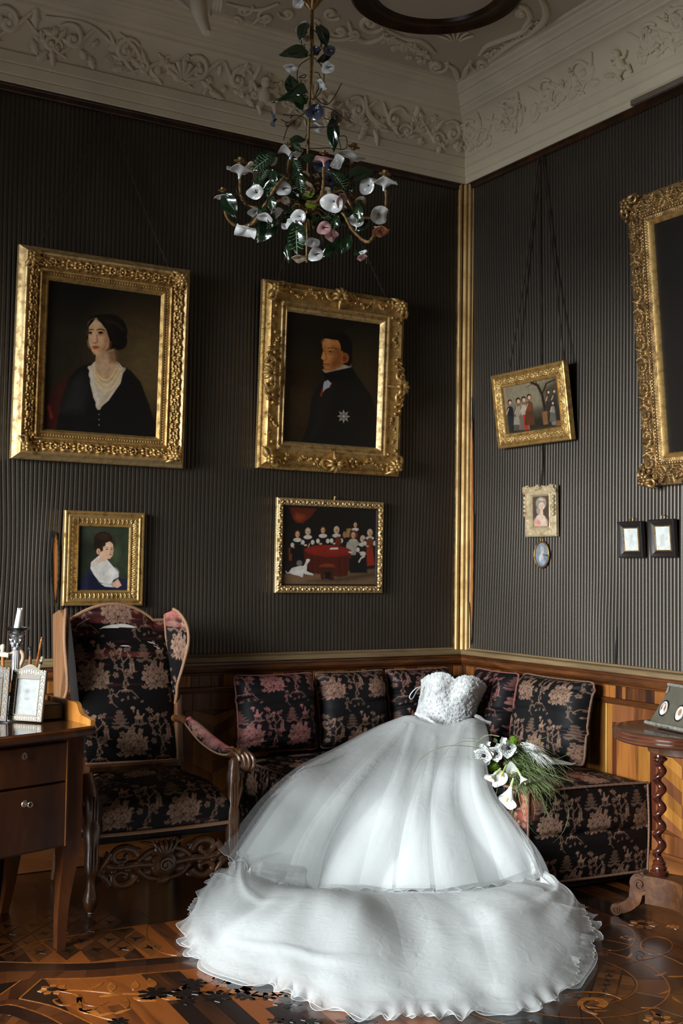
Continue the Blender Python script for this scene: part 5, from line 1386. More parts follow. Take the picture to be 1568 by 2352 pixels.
# G, H: two black frames with pale sheets
M['black_wood'] = plain('ebonised_frame', S(34, 29, 26), 0.42, var=0.2)
for cr, lab in (([(1419, 1200), (1475, 1194), (1481, 1278), (1426, 1283)], 'small black frame with a pale sheet, left one of the pair'),
                ([(1491, 1195), (1548, 1189), (1557, 1277), (1497, 1282)], 'small black frame with a pale sheet, right one of the pair')):
    G_ = Pic('framed_sketch', lab, 'frame', 'r', cr, 5.0, group='black framed sketches on the right wall')
    G_.profile([(0, 0), (0, 0.020), (0.004, 0.024), (0.010, 0.022), (0.026, 0.012), (0.028, 0.012)], M['black_wood'], 'outer_moulding')
    G_.profile([(0.028, 0.013), (0.030, 0.015), (0.033, 0.014), (0.034, 0.009)], M['gold_old'], 'gilt_slip')
    G_.canvas(0.033, 0.010, 0.002, [(0, 0), (1, 0), (1, 1), (0, 1)], sketch, (216, 220, 216), 'print', 'paper_sheet')
    mb = MB(); mb.tube([G_.P(G_.W/2, G_.H-.004, .004)+np.array([0, .01*cos(t), .012+.010*sin(t)]) for t in np.linspace(0, 2*pi, 14)], .0022, 6); mb.build('hanging_ring', M['gold_old'], G_.root)
# I: the big frame at the right edge
I_ = Pic('portrait_painting', 'very large carved dark gilt frame cut by the right edge of the photo', 'painting', 'r', [(1432, 465), (1690, 390), (1690, 1110), (1487, 1115)], 5.2)
I_.o[1] = at(1487, 1115, 0, -0.03)[1]; I_.W = 0.98; z1, z0 = at(1432, 465, 0, -0.15)[2], at(1487, 1117, 0, -0.03)[2]; I_.o[2] = z0; I_.H = (z1-z0)/cos(radians(5.2)); I_.root.location = I_.o
I_.profile([(0, 0), (0, 0.030), (0.004, 0.036), (0.010, 0.036)], M['gold_old'], 'outer_moulding')
I_.carved(0.004, 0.092, 0.036, 0.044, 0.024, 'acanthus', 0.105, M['gold_old'], 'carved_acanthus', 0.003)
I_.profile([(0.092, 0.044), (0.096, 0.050), (0.100, 0.044), (0.104, 0.044)], M['gold_old'], 'middle_moulding')
I_.carved(0.104, 0.124, 0.042, 0.036, 0.006, 'lattice', 0.05, M['gold_old'], 'carved_lattice', 0.0022)
I_.profile([(0.124, 0.036), (0.128, 0.042), (0.134, 0.038), (0.146, 0.018)], M['gold'], 'inner_moulding')
I_.beads(0.100, 0.047, 0.005, 0.016, M['gold_old'])
for (u_, v_, sx, sy) in ((0.004, 0.004, 1, 1), (I_.W-0.004, 0.004, -1, 1), (I_.W-0.004, I_.H-0.004, -1, -1), (0.004, I_.H-0.004, 1, -1)):
    I_.ornament(u_, v_, 0.036, 0.12, sx, sy, 'corner_ornament', M['gold_old'], 11)
def dark_portrait(p):
    p.e(.45, .45, .10, .13, (120, 82, 50), .06, .7); p.p([(.1, 1.0), (.25, .65), (.65, .62), (.9, 1.0)], (16, 13, 11), .1); p.e(.30, .62, .04, .05, (96, 58, 34), .05, .8)
I_.canvas(0.144, 0.020, 0.004, [(0, 0), (1, 0), (1, 1), (0, 1)], dark_portrait, (20, 16, 13))
for P_ in (A_, B_, C_, D_, E_, F_, I_):
    MB().box(0.01, 0.01, 0.0, P_.W-0.01, P_.H-0.01, 0.008, M=frame_matrix(P_.o, P_.x, P_.y, P_.z)).build('back_board', M['back'], P_.root)
# ================================================================== WING CHAIR
M['chair_wood'] = wood('carved_walnut', S(44, 24, 12), S(82, 49, 24), S(124, 80, 42), 0.38, (1, 1, 0.15), 18, coat=0.2)
M['wing_cloth'] = wood('tan_wing_cloth', S(96, 62, 36), S(126, 86, 52), S(146, 106, 68), 0.75, (1, 1, 0.05), 30)
M['piping'] = plain('corded_piping', S(150, 112, 84), 0.8, var=0.35, scale=260)
M['lining'] = plain('pale_lining', S(196, 190, 182), 0.8)
M['dark_cloth'] = plain('dark_under_cloth', S(26, 20, 18), 0.9)
ch = thing('wing_armchair', 'tall wing armchair in worn black brocade with carved walnut arms', 'armchair', (-2.09, -0.50, 0))
def arc_uv(P):
    """metres along both directions of a grid"""
    du = np.linalg.norm(np.diff(P, axis=0), axis=2); u_ = np.vstack([np.zeros((1, P.shape[1])), np.cumsum(du, 0)])
    dv = np.linalg.norm(np.diff(P, axis=1), axis=2); v_ = np.hstack([np.zeros((P.shape[0], 1)), np.cumsum(dv, 1)])
    return u_, v_
def bil(c, n, m):
    """bilinear patch from corners BL, BR, TR, TL -> (n, m, 3); u to the right, v upwards"""
    c = np.array(c, float); u_ = np.linspace(0, 1, n)[:, None, None]; v_ = np.linspace(0, 1, m)[None, :, None]
    return (c[0]*(1-u_)+c[1]*u_)*(1-v_)+(c[3]*(1-u_)+c[2]*u_)*v_
def nrm(P):
    return norm(np.cross(np.gradient(P, axis=0), np.gradient(P, axis=1)))
# back
n, m = 150, 230
P = bil([(-2.272, -0.272, 0.515), (-1.826, -0.272, 0.505), (-1.858, -0.160, 1.140), (-2.318, -0.160, 1.135)], n, m)
u_, v_ = np.meshgrid(np.linspace(0, 1, n), np.linspace(0, 1, m), indexing='ij')
arch = 0.078*np.clip(1-((u_-0.42)/0.44)**2, 0, 1)**0.9*v_**3
P[..., 2] += arch; P[..., 1] += 0.018*v_**8
bul = 0.045*np.sin(pi*np.clip(u_, 0, 1))**0.6*(0.35+0.65*np.sin(pi*v_)**0.7)
P += bul[..., None]*np.array([-0.02, -1, 0.12])
P[..., 1] += 0.004*smooth_noise(u_*2, v_*9, 4, 2)
U, V = arc_uv(P)
wear = np.clip((v_-0.80)*3.2, 0, 1)*(0.75+0.4*smooth_noise(u_*5, v_*6, 2))+0.30*np.exp(-((v_-0.72)/0.08)**2)*np.clip(smooth_noise(u_*4, v_*8, 9)+0.3, 0, 1)
sheet(P, 'back_upholstery', M['brocade'], ch, broc_col(U-0.228+0.079, V-0.085+0.10, wear, 0.0, worn=S(150, 70, 64)))
MB().tube(P[:, -1], 0.008, 8).build('piping', M['piping'], ch); MB().tube(P[:, 0]+np.array([0, -0.004, -0.004]), 0.006, 8).build('piping', M['piping'], ch)
Pb = P[::6, ::8].copy(); Pb[..., 1] = np.maximum(Pb[..., 1]+0.06, -0.19)+0.06
MB().grid(Pb, flip=True).build('back_panel', M['dark_cloth'], ch)
def lens(c, du, L, w, name, off=0.004):
    """slit in the cloth with the pale lining in it; c = (u, v) on the back sheet"""
    i0 = int(c[0]*(n-1)); j0 = int(c[1]*(m-1)); PL = P
    K = 22; t = np.linspace(-0.5, 0.5, K); G = []
    for sg in (-1, -0.3, 0.3, 1):
        row = []
        for q in t:
            i = int(np.clip(i0+q*L/0.45*n, 1, n-2)); j = int(np.clip(j0+du*q*8, 1, m-2))
            row.append(PL[i, j]+np.array([0, -off, 0])+np.array([0, 0.15, 1.0])*sg*w*0.5*max(0, 1-(2*abs(q))**2.2))
        G.append(row)
    MB().grid(np.array(G)).build(name, M['lining'], ch)
lens((0.46, 0.885), 0.3, 0.185, 0.017, 'exposed_lining'); lens((0.50, 0.765), 0.0, 0.05, 0.006, 'exposed_lining'); lens((0.80, 0.82), 0.2, 0.05, 0.006, 'exposed_lining'); lens((0.86, 0.80), -0.2, 0.035, 0.005, 'exposed_lining'); lens((0.12, 0.95), 0.2, 0.06, 0.005, 'exposed_lining')
# wings
wing_z = np.array([0.760, 0.80, 0.855, 0.936, 1.037, 1.10, 1.145, 1.180, 1.196])
wing_y = np.array([-0.262, -0.285, -0.308, -0.335, -0.352, -0.345, -0.322, -0.285, -0.245])
for sg in (1, -1):
    X = lambda x: -2.10+sg*(x+2.10)
    ex = np.array([-1.850, -1.852, -1.858, -1.846, -1.829, -1.828, -1.836, -1.850, -1.862])+(0.030 if sg < 0 else 0.0)
    nn, mm = 44, 130
    t = np.linspace(0, 1, mm); zz = np.interp(t, np.linspace(0, 1, 9), wing_z)
    fz = bez(np.column_stack([ex, wing_y, wing_z]), mm)
    rz = np.clip(fz[:, 2]-0.02*(t > 0.8), 0, 1.142); rt = np.column_stack([np.interp(rz, [0.5, 1.14], [-1.836, -1.868]), np.interp(rz, [0.5, 1.14], [-0.25, -0.165]), rz+0.03*np.clip(t-0.85, 0, 1)/0.15])
    k = np.linspace(0, 1, nn)[:, None, None]
    W_ = rt[None]*(1-k)+fz[None]*k
    W_[..., 0] += 0.010*np.sin(pi*k[..., 0])
    W_[..., 0] = X(W_[..., 0])
    U, V = arc_uv(W_)
    wr_ = np.clip((t-0.55)*2.6, 0, 1)[None, :]*np.ones((nn, 1))*(0.9+0.3*smooth_noise(U*20, V*20, 8))
    sheet(W_, 'wing_inner', M['brocade'], ch, broc_col(U+0.12, V+0.13, wr_, 0.0, worn=S(178, 104, 96)), flip=(sg < 0))
    O_ = W_.copy()
    if sg < 0: O_[..., 0] = X(np.interp(k[..., 0], [0, 1], [-1.796, -1.800])+0*O_[..., 0])
    else: O_[..., 0] += 0.026*(1-0.8*k[..., 0]); O_[..., 1] += 0.006
    O_[-1] = W_[-1]+np.array([sg*0.006, -0.004, 0])
    MB().grid(O_, flip=(sg > 0)).build('wing_outer', M['wing_cloth'], ch)
    MB().tube(W_[-1]+np.array([sg*0.003, -0.002, 0]), 0.0075, 8).build('piping', M['piping'], ch)
    MB().tube(np.vstack([W_[0, ::6]]), 0.005, 6).build('piping', M['piping'], ch)
    # back post below the wing
    px_ = X(-1.832)
    MB().tube([(px_, -0.262, 0.800), (px_+sg*0.004, -0.258, 0.70), (px_+sg*0.010, -0.262, 0.55), (px_+sg*0.012, -0.28, 0.42), (px_+sg*0.012, -0.27, 0.20), (px_+sg*0.014, -0.22, 0.012)], [0.020, 0.021, 0.022, 0.024, 0.022, 0.018], 10).build('back_leg', M['chair_wood'], ch)
# bottom rail of the back
MB().box(-2.275, -0.318, 0.472, -1.825, -0.262, 0.507, 0.008).build('back_rail', M['chair_wood'], ch)
# seat
n, m = 170, 210
s_ = np.linspace(0, 1, n); t = np.linspace(0, 1, m)
prof_t = np.array([0, .10, .20, .26, .32, .42, .60, .80, 1.0])
py_ = np.interp(t, prof_t, [-0.757, -0.762, -0.765, -0.757, -0.735, -0.68, -0.56, -0.42, -0.27])
pz_ = np.interp(t, prof_t, [0.304, 0.350, 0.400, 0.425, 0.445, 0.468, 0.490, 0.490, 0.470])
py_ = np.convolve(np.pad(py_, 6, 'edge'), np.ones(13)/13, 'valid'); pz_ = np.convolve(np.pad(pz_, 6, 'edge'), np.ones(13)/13, 'valid')
x0 = np.interp(t, [0, 1], [-2.378, -2.275]); x1 = np.interp(t, [0, 1], [-1.792, -1.826])
P = np.zeros((n, m, 3)); P[..., 0] = x0[None]+(x1-x0)[None]*s_[:, None]; P[..., 1] = py_[None]; P[..., 2] = pz_[None]
dome = np.clip((t-0.12)/0.25, 0, 1)[None]*(1-np.abs(2*s_[:, None]-1)**3.2); P[..., 2] += 0.045*dome-0.035*np.clip((t-0.12)/0.2, 0, 1)[None]
P[..., 1] -= 0.012*(1-np.abs(2*s_[:, None]-1)**3)*np.clip(1-t*2.6, 0, 1)[None]
SE = P
U, V = arc_uv(P)
sheet(P, 'seat_upholstery', M['brocade'], ch, broc_col(U-0.36+0.079, V+0.02, 0.15*np.clip(smooth_noise(U*9, V*9, 3), 0, 1), 0.0, worn=S(120, 60, 56)))
MB().tube(P[:, 0]+np.array([0, -0.004, -0.002]), 0.008, 8).build('piping', M['piping'], ch)
for e in (0, -1): MB().grid(np.stack([P[e, ::6], P[e, ::6]*np.array([1, 1, 0])+np.array([0, 0, 0.30])]), flip=(e == 0)).build('seat_side', M['dark_cloth'], ch)
MB().box(-2.385, -0.735, 0.262, -1.79, -0.25, 0.306, 0.006).build('seat_rail', M['dark_cloth'], ch)
# front legs (square, reeded, with a block and a paw) and arm posts
def fleg(x, y, sg):
    b = MB()
    zz = [0.008, 0.03, 0.055, 0.075, 0.10, 0.125, 0.15, 0.17, 0.21, 0.25, 0.285, 0.31, 0.345, 0.37, 0.44, 0.48, 0.51, 0.535, 0.555]
    rr = [0.012, 0.026, 0.031, 0.027, 0.020, 0.018, 0.022, 0.030, 0.028, 0.027, 0.031, 0.034, 0.034, 0.026, 0.025, 0.031, 0.028, 0.024, 0.026]
    xx = np.interp(zz, [0, 0.4, 0.56], [x, x, x+sg*0.020]); yy = np.interp(zz, [0, 0.4, 0.56], [y, y, y+0.03])
    b.tube(np.column_stack([xx, yy, zz]), rr, 10, up=(1, 0.4, 0)); b.build('front_leg', M['chair_wood'], ch)
    for k in (-1, 0, 1):
        MB().tube([(x+k*0.013, y-0.027, z) for z in (0.175, 0.21, 0.26, 0.30)], [0.003, 0.006, 0.006, 0.003], 6).build('reed', M['chair_wood'], ch)
        MB().tube([(x+k*0.012, y-0.024, z) for z in (0.37, 0.40, 0.44, 0.47)], [0.003, 0.006, 0.006, 0.003], 6).build('reed', M['chair_wood'], ch)
    MB().ell((x, y, 0.006), (0.010, 0.010, 0.006), 8, 6).build('glide', M['lining'], ch)
fleg(-2.400, -0.762, -1); fleg(-1.772, -0.742, 1)
# arms
for sg in (1, -1):
    X = lambda x: -2.10+sg*(x+2.10)
    pts = [(-1.838, -0.255, 0.690), (-1.835, -0.33, 0.695), (-1.822, -0.42, 0.668), (-1.795, -0.52, 0.615), (-1.758, -0.60, 0.578), (-1.725, -0.66, 0.575), (-1.700, -0.705, 0.590)]
    A = bez([(X(p[0]), p[1], p[2]) for p in pts], 30)
    MB().tube(A, np.interp(np.linspace(0, 1, 30), [0, .2, .5, .8, 1], [0.026, 0.021, 0.020, 0.026, 0.030]), 12, flat=0.75, up=(0, 0, 1)).build('arm', M['chair_wood'], ch)
    ax = np.array([sg*0.92, -0.35, 0.0]); ax /= np.linalg.norm(ax); fw = np.array([sg*0.35, -0.92, 0]); fw /= np.linalg.norm(fw)
    c = np.array([X(-1.712), -0.700, 0.540])
    for k, off in enumerate((-0.030, -0.010, 0.010, 0.030)):                # four reeds rolled into the scroll
        sp = spiral(c+ax*off, fw, np.array([0, 0, 1.0]), 0.048-0.003*abs(off)/0.03, 0.012, -1.35, 1.9, 34)
        lead = bez([A[-8]+ax*off*0.8+np.array([0, 0, 0.016]), A[-4]+ax*off+np.array([0, 0, 0.014]), sp[0]], 8)[:-1]
        MB().tube(np.vstack([lead, sp]), 0.0095, 8).build('scroll_reed', M['chair_wood'], ch)
    b = MB(); b.tube([c-ax*0.034, c+ax*0.034], 0.034, 16); b.ell(c+ax*0.036, (0.014,)*3, 10, 7); b.ell(c-ax*0.036, (0.014,)*3, 10, 7); b.build('scroll_core', M['chair_wood'], ch)
    b = MB()
    b.tube(bez([c+np.array([0, 0.02, -0.02]), (X(-1.742), -0.688, 0.500), (X(-1.752), -0.705, 0.470), (X(-1.742), -0.718, 0.445), (X(-1.756), -0.735, 0.40), (X(-1.775), -0.742, 0.33)], 18), [0.030, .031, .032, .032, .030, .028, .026, .025, .026, .028, .03, .03, .028, .026, .024, .024, .024, .024], 12)
    b.build('arm_post', M['chair_wood'], ch)
    for k in range(3):
        MB().tube(bez([(X(-1.752)+sg*(k-1)*0.016, -0.712-0.006, 0.505), (X(-1.748)+sg*(k-1)*0.018, -0.738, 0.465), (X(-1.752)+sg*(k-1)*0.014, -0.742, 0.425)], 10), np.array([.003, .007, .009, .010, .009, .008, .007, .006, .004, .002]), 7).build('acanthus_leaf', M['chair_wood'], ch)
    # padded arm rest, badly worn
    q = A[8:24]; t_ = norm(np.gradient(q, axis=0)); th = np.linspace(-0.15*pi, 1.15*pi, 34)
    rad = 0.034*np.sin(np.linspace(0.35, pi-0.35, len(q)))**0.5
    qq = bez(q, 60); rr = np.interp(np.linspace(0, 1, 60), np.linspace(0, 1, len(q)), rad); tt = norm(np.gradient(qq, axis=0)); sd = norm(np.cross(tt, [0, 0, 1.0])); up_ = np.cross(sd, tt)
    G = qq[:, None]+rr[:, None, None]*(np.cos(th)[None, :, None]*sd[:, None]*1.05+np.sin(th)[None, :, None]*up_[:, None]*0.9)+up_[:, None]*0.008
    U, V = arc_uv(G)
    wear_ = np.clip(1.15-np.abs(th-pi*0.55)[None]/1.5, 0, 1)*np.ones((60, 1))
    sheet(G, 'arm_pad', M['brocade'], ch, broc_col(V, U, wear_, 0.4, worn=S(184, 108, 108)))
    for e in (0, -1):
        MB().tube(G[:, e], 0.005, 6).build('piping', M['piping'], ch)
        MB().ell(G[e].mean(0), (rr[e]*0.9,)*3, 10, 8).build('pad_end', M['brocade'], ch, col=np.tile(np.array(S(150, 84, 84)), (80, 1)))
# pierced carved stretcher between the front legs
b = MB()
def cs(c, r0, a0, tn, th, mir=1):
    k = np.linspace(0, 1, 26); rr = r0*0.3**k; an = a0+tn*2*pi*k
    b.tube([(c[0]+mir*rr[i]*cos(an[i])*1.25, -0.752, c[1]+rr[i]*sin(an[i])*0.9) for i in range(26)], th*(1-0.4*k), 8)
xm = -2.086
for mir in (-1, 1):
    cs((xm+mir*0.185, 0.208), 0.052, pi, -1.1, 0.0185, mir); cs((xm+mir*0.185, 0.128), 0.050, pi, 1.1, 0.0185, mir)
    b.tube(bez([(xm+mir*0.05, -0.752, 0.165), (xm+mir*0.12, -0.756, 0.172), (xm+mir*0.20, -0.756, 0.170), (xm+mir*0.285, -0.752, 0.185)], 14), 0.016, 8)
    b.tube(bez([(xm+mir*0.03, -0.752, 0.225), (xm+mir*0.075, -0.757, 0.215), (xm+mir*0.115, -0.756, 0.185)], 10), 0.011, 8); b.tube(bez([(xm+mir*0.02, -0.752, 0.10), (xm+mir*0.075, -0.757, 0.115), (xm+mir*0.115, -0.756, 0.150)], 10), 0.011, 8)
    b.tube(bez([(xm+mir*0.0, -0.752, 0.225), (xm+mir*0.06, -0.76, 0.250), (xm+mir*0.105, -0.754, 0.262)], 10), np.linspace(0.014, 0.004, 10), 8)
    b.tube(bez([(xm+mir*0.235, -0.752, 0.23), (xm+mir*0.265, -0.755, 0.19), (xm+mir*0.29, -0.752, 0.15)], 10), 0.018, 8); b.tube(bez([(xm+mir*0.235, -0.752, 0.10), (xm+mir*0.265, -0.755, 0.14), (xm+mir*0.30, -0.752, 0.16)], 10), 0.016, 8)
    for i in range(5): b.ell((xm+mir*(0.13+0.03*i), -0.764, 0.168+0.012*(-1)**i), (0.015, 0.008, 0.010), 8, 6)
b.ell((xm, -0.752, 0.160), (0.062, 0.024, 0.056), 16, 10); b.ell((xm, -0.758, 0.225), (0.050, 0.020, 0.034), 14, 9)
for i in range(5): b.tube(bez([(xm+(i-2)*0.012, -0.776, 0.215), (xm+(i-2)*0.020, -0.780, 0.240), (xm+(i-2)*0.026, -0.764, 0.262)], 8), 0.007, 6)
b.tube(spiral((xm, -0.776, 0.160), np.array([1, 0, 0.]), np.array([0, 0, 1.]), 0.034, 0.008, 1.6), 0.006, 6); b.ell((xm, -0.752, 0.095), (0.034, 0.016, 0.022), 12, 8)
for mir in (-1, 1):
    for (x_, z_, rx_, rz_) in ((0.075, 0.192, .030, .022), (0.075, 0.135, .030, .022), (0.115, 0.165, .035, .018), (0.155, 0.165, .030, .014), (0.235, 0.168, .028, .022), (0.268, 0.168, .024, .052), (0.120, 0.228, .022, .014), (0.120, 0.105, .022, .014), (0.285, 0.168, .018, .060)):
        b.ell((xm+mir*x_, -0.750, z_), (rx_, 0.014, rz_), 10, 7)
b.build('carved_stretcher', M['chair_wood'], ch, angle=60)

# ================================================================== CORNER SOFA
M['sofa_piping'] = plain('sofa_cord_piping', S(120, 92, 74), 0.8, var=0.4, scale=260)
so = thing('corner_sofa', 'low corner sofa upholstered in black floral brocade against both walls', 'sofa', (-0.45, -0.45, 0))
def panel(c, nx, ny, bulge, name, rep=(0, 0), wear=None, dirn=None, rose=0.0, sink=None, worn=S(120, 60, 56)):
    P = bil(c, nx, ny); u_, v_ = np.meshgrid(np.linspace(0, 1, nx), np.linspace(0, 1, ny), indexing='ij')
    N_ = nrm(P)
    U, V = arc_uv(P)
    h = bulge*np.clip(np.sin(pi*u_), 0, 1)**0.5*np.clip(np.sin(pi*v_), 0, 1)**0.5
    if sink is not None: h = h-0.018*np.exp(-((v_-sink)/0.05)**2)*np.sin(pi*u_)**0.3
    h = h+0.003*smooth_noise(U*14, V*14, len(name), 2)*np.sin(pi*u_)*np.sin(pi*v_)
    P = P+N_*h[..., None]
    w = wear(u_, v_) if wear else None
    sheet(P, name, M['brocade'], so, broc_col(U+rep[0], V+rep[1], w, rose, worn=worn, sc=0.74))
    return P
LX, RY, ZS = -1.425, -1.392, 0.440
# left run (along the left wall)
panel([(LX, -0.67, ZS), (-0.02, -0.67, ZS), (-0.02, -0.03, ZS), (LX, -0.03, ZS)], 330, 160, 0.030, 'seat_top', (0.03, 0.1), rose=0.2)
panel([(LX, -0.03, 0.05), (LX, -0.67, 0.05), (LX, -0.67, ZS), (LX, -0.03, ZS)], 160, 96, 0.020, 'end_panel', (0.1, 0.3), sink=0.52)
panel([(LX, -0.67, 0.05), (-0.67, -0.67, 0.05), (-0.67, -0.67, ZS), (LX, -0.67, ZS)], 190, 96, 0.020, 'front_panel', (0.0, 0.2), sink=0.52)
# right run (along the right wall)
panel([(-0.67, -0.67, ZS), (-0.67, RY, ZS), (-0.025, RY-0.055, ZS), (-0.02, -0.67, ZS)][0:0] or [(-0.675, RY, ZS), (-0.03, RY-0.06, ZS), (-0.02, -0.665, ZS), (-0.67, -0.665, ZS)], 200, 230, 0.030, 'seat_top', (0.16, 0.0), wear=lambda u, v: 1.1*np.exp(-((u-0.0)/0.10)**2)*np.exp(-((v-0.03)/0.22)**2)+0.75*np.exp(-((u-0.62)/0.10)**2-((v-0.17)/0.16)**2), worn=S(146, 76, 60))
panel([(-0.675, RY, 0.05), (-0.03, RY-0.06, 0.05), (-0.03, RY-0.06, ZS), (-0.675, RY, ZS)], 220, 136, 0.024, 'end_panel', (0.22, 0.36), sink=0.50, wear=lambda u, v: 0.9*np.exp(-((u-0.02)/0.07)**2)*np.exp(-((v-0.88)/0.16)**2), worn=S(140, 74, 60))
panel([(-0.67, -0.67, 0.05), (-0.675, RY, 0.05), (-0.675, RY, ZS), (-0.67, -0.67, ZS)], 190, 100, 0.020, 'front_panel', (0.1, 0.1), sink=0.52, wear=lambda u, v: 1.0*np.exp(-((u-1.0)/0.12)**2)*np.exp(-((v-0.85)/0.25)**2), worn=S(146, 76, 60))
for pts in ([(LX, -0.03, ZS+.004), (LX-.004, -0.35, ZS+.006), (LX-.004, -0.67, ZS+.004)], [(LX, -0.674, ZS+.004), (-1.0, -0.678, ZS+.005), (-0.672, -0.674, ZS+.004)], [(-0.674, -0.67, ZS+.004), (-0.678, -1.0, ZS+.005), (-0.677, RY, ZS+.004)],
            [(-0.677, RY-.004, ZS+.004), (-0.35, RY-.035, ZS+.008), (-0.03, RY-.064, ZS+.004)], [(-0.677, RY-.003, ZS), (-0.680, RY-.006, 0.25), (-0.676, RY-.003, 0.05)], [(-0.676, RY-.004, 0.050), (-0.35, RY-.034, 0.048), (-0.03, RY-.064, 0.050)], [(-0.03, RY-.062, ZS), (-0.026, RY-.066, 0.25), (-0.03, RY-.062, 0.05)], [(LX-.004, -0.674, ZS), (LX-.006, -0.676, .25), (LX-.004, -0.674, .05)]):
    MB().tube(bez(pts, 60), 0.0055*(1+0.15*np.sin(np.arange(60)*2.4)), 6).build('piping', M['sofa_piping'], so)
b = MB(); b.box(LX+0.03, -0.64, 0.0, -0.03, -0.04, 0.40); b.box(-0.64, RY+0.03, 0.0, -0.04, -0.62, 0.40); b.build('base_frame', M['dark_cloth'], so, smooth=False)
b = MB(); b.box(LX+0.015, -0.655, 0.012, -0.66, -0.60, 0.06); b.box(-0.66, RY+0.0, 0.012, -0.60, -0.66, 0.06); b.box(-0.66, RY-0.005, 0.012, -0.05, RY+0.05, 0.06); b.box(LX+0.012, -0.655, 0.012, LX+0.06, -0.05, 0.06); b.build('plinth', M['dark_cloth'], so, smooth=False)

# ---- back cushions
M['rose_piping'] = plain('rose_cord_piping', S(140, 84, 78), 0.8, var=0.4, scale=260)
def cushion(label, o, x, lean, w, h, T, rep, rose, seed, ink=S(19, 18, 20), rotz=0.0, group='brocade back cushions of the corner sofa'):
    """o = bottom middle of the back face; x = unit vector to its right; leans back"""
    x = norm(np.array(x, float)); nf = np.cross(x, [0, 0, 1.0]); a = radians(lean)
    z = nf*cos(a)+np.array([0, 0, 1.0])*sin(a); y = np.cross(z, x)
    x = x*cos(rotz)+y*sin(rotz); y = np.cross(z, x)
    o = np.array(o, float); root = thing('back_cushion', label, 'cushion', tuple(o), group)
    nx, ny = int(w/0.0034), int(h/0.0034)
    u_, v_ = np.meshgrid(np.linspace(-1, 1, nx), np.linspace(-1, 1, ny), indexing='ij')
    rad = lambda q: np.sign(q)*np.abs(q)
    inx = 1-0.045*(1-v_**2)*np.abs(u_)**3; iny = 1-0.035*(1-u_**2)*np.abs(v_)**3
    X, Y = u_*w/2*inx, v_*h/2*iny
    cr = np.clip((np.abs(u_)-0.88)/0.12, 0, 1)*np.clip((np.abs(v_)-0.88)/0.12, 0, 1)
    X = X*(1-0.03*cr); Y = Y*(1-0.03*cr)
    pf = (1-np.abs(u_)**5)**0.6*(1-np.abs(v_)**5)**0.6
    g_ = np.random.default_rng(seed)
    wr = 0.010*smooth_noise(u_*1.2+seed, v_*5, seed, 3)*(0.3+pf)
    for k in range(4):                                   # soft creases from the sides
        c0 = g_.uniform(-0.7, 0.8); wr += -0.012*np.exp(-((v_-c0-0.15*u_)/0.05)**2)*np.clip(u_*(1 if k % 2 else -1), 0, 1)
    F = o+(X)[..., None]*x+(Y+h/2)[..., None]*y+((T*0.42+T*0.58*pf)+wr)[..., None]*z
    B = o+X[..., None]*x+(Y+h/2)[..., None]*y+(T*0.42-T*0.38*pf)[..., None]*z
    U, V = X+w/2, Y+h/2
    sheet(F, 'front_cover', M['brocade'], root, broc_col(U+rep[0], V+rep[1], None, rose, ink=ink, sc=0.74))
    Bs = B[::5, ::5] if True else B
    Bs = B[np.ix_(np.unique(np.r_[np.arange(0, nx, 5), nx-1]), np.unique(np.r_[np.arange(0, ny, 5), ny-1]))]
    sheet(Bs, 'back_cover', M['brocade'], root, np.tile(np.array(ink), (Bs.shape[0]*Bs.shape[1], 1)), flip=True)
    e = np.vstack([F[::4, 0], F[-1, ::4], F[::-4, -1], F[0, ::-4]])
    MB().tube(np.vstack([e, e[:1]]), 0.0055*(1+0.15*np.sin(np.arange(len(e)+1)*2.4)), 6, cap=False).build('piping', M['rose_piping' if rose > 0.3 else 'sofa_piping'], root)
    return root
ZT = ZS+0.030
cushion('brocade cushion with rose toned flowers, left end of the sofa', (-1.252, -0.105, ZT), (1, 0, 0), 10, 0.440, 0.385, 0.15, (0.02, 0.0), 0.85, 3)
cushion('brocade cushion with beige flowers, second from the left end of the sofa', (-0.806, -0.105, ZT), (1, 0, 0), 10, 0.412, 0.385, 0.15, (0.13, 0.05), 0.15, 4)
cushion('brocade cushion half hidden by the left edge of the dress bodice', (-0.378, -0.105, ZT), (1, 0, 0), 10, 0.412, 0.385, 0.15, (0.26, 0.05), 0.45, 5)
cushion('dark brocade cushion behind the right edge of the dress bodice', (-0.090, -0.42, ZT), (0, -1, 0), 10, 0.36, 0.39, 0.14, (0.05, 0.1), 0.8, 6)
cushion('large brocade cushion leaning on the right wall behind the bouquet', (-0.085, -0.905, ZT), (0, -1, 0), 10, 0.53, 0.395, 0.17, (0.045, 0.03), 0.0, 7, ink=S(19, 19, 20))
# ================================================================== WRITING DESK
M['desk_wood'] = wood('polished_walnut_desk', S(34, 16, 7), S(68, 35, 14), S(106, 58, 23), 0.5, (0.6, 0.6, 0.15), 7, coat=0.04, spec=0.18)
M['desk_top'] = wood('polished_desk_top', S(40, 22, 12), S(62, 36, 19), S(84, 51, 28), 0.10, (0.25, 1, 1), 9, coat=0.6)
M['desk_orange'] = wood('golden_birch_gallery', S(118, 70, 24), S(156, 100, 42), S(180, 124, 58), 0.35, (1, 1, 0.3), 8, coat=0.4)
M['desk_dark'] = plain('blackened_wood', S(22, 17, 15), 0.4)
M['steel'] = plain('worn_steel', S(170, 160, 146), 0.32, metal=0.9)
M['silver'] = plain('silver', S(206, 208, 210), 0.34, metal=1.0, var=0.25, scale=40)
DA = radians(7.5)
DO = np.array([-2.531, -1.116, 0.0])                 # front right corner of the top, on the floor
dex, dey = np.array([cos(DA), sin(DA), 0]), np.array([-sin(DA), cos(DA), 0])
DP = lambda a, b_, z: DO-dex*a+dey*b_+np.array([0, 0, z])   # a = metres to the left, b = metres back
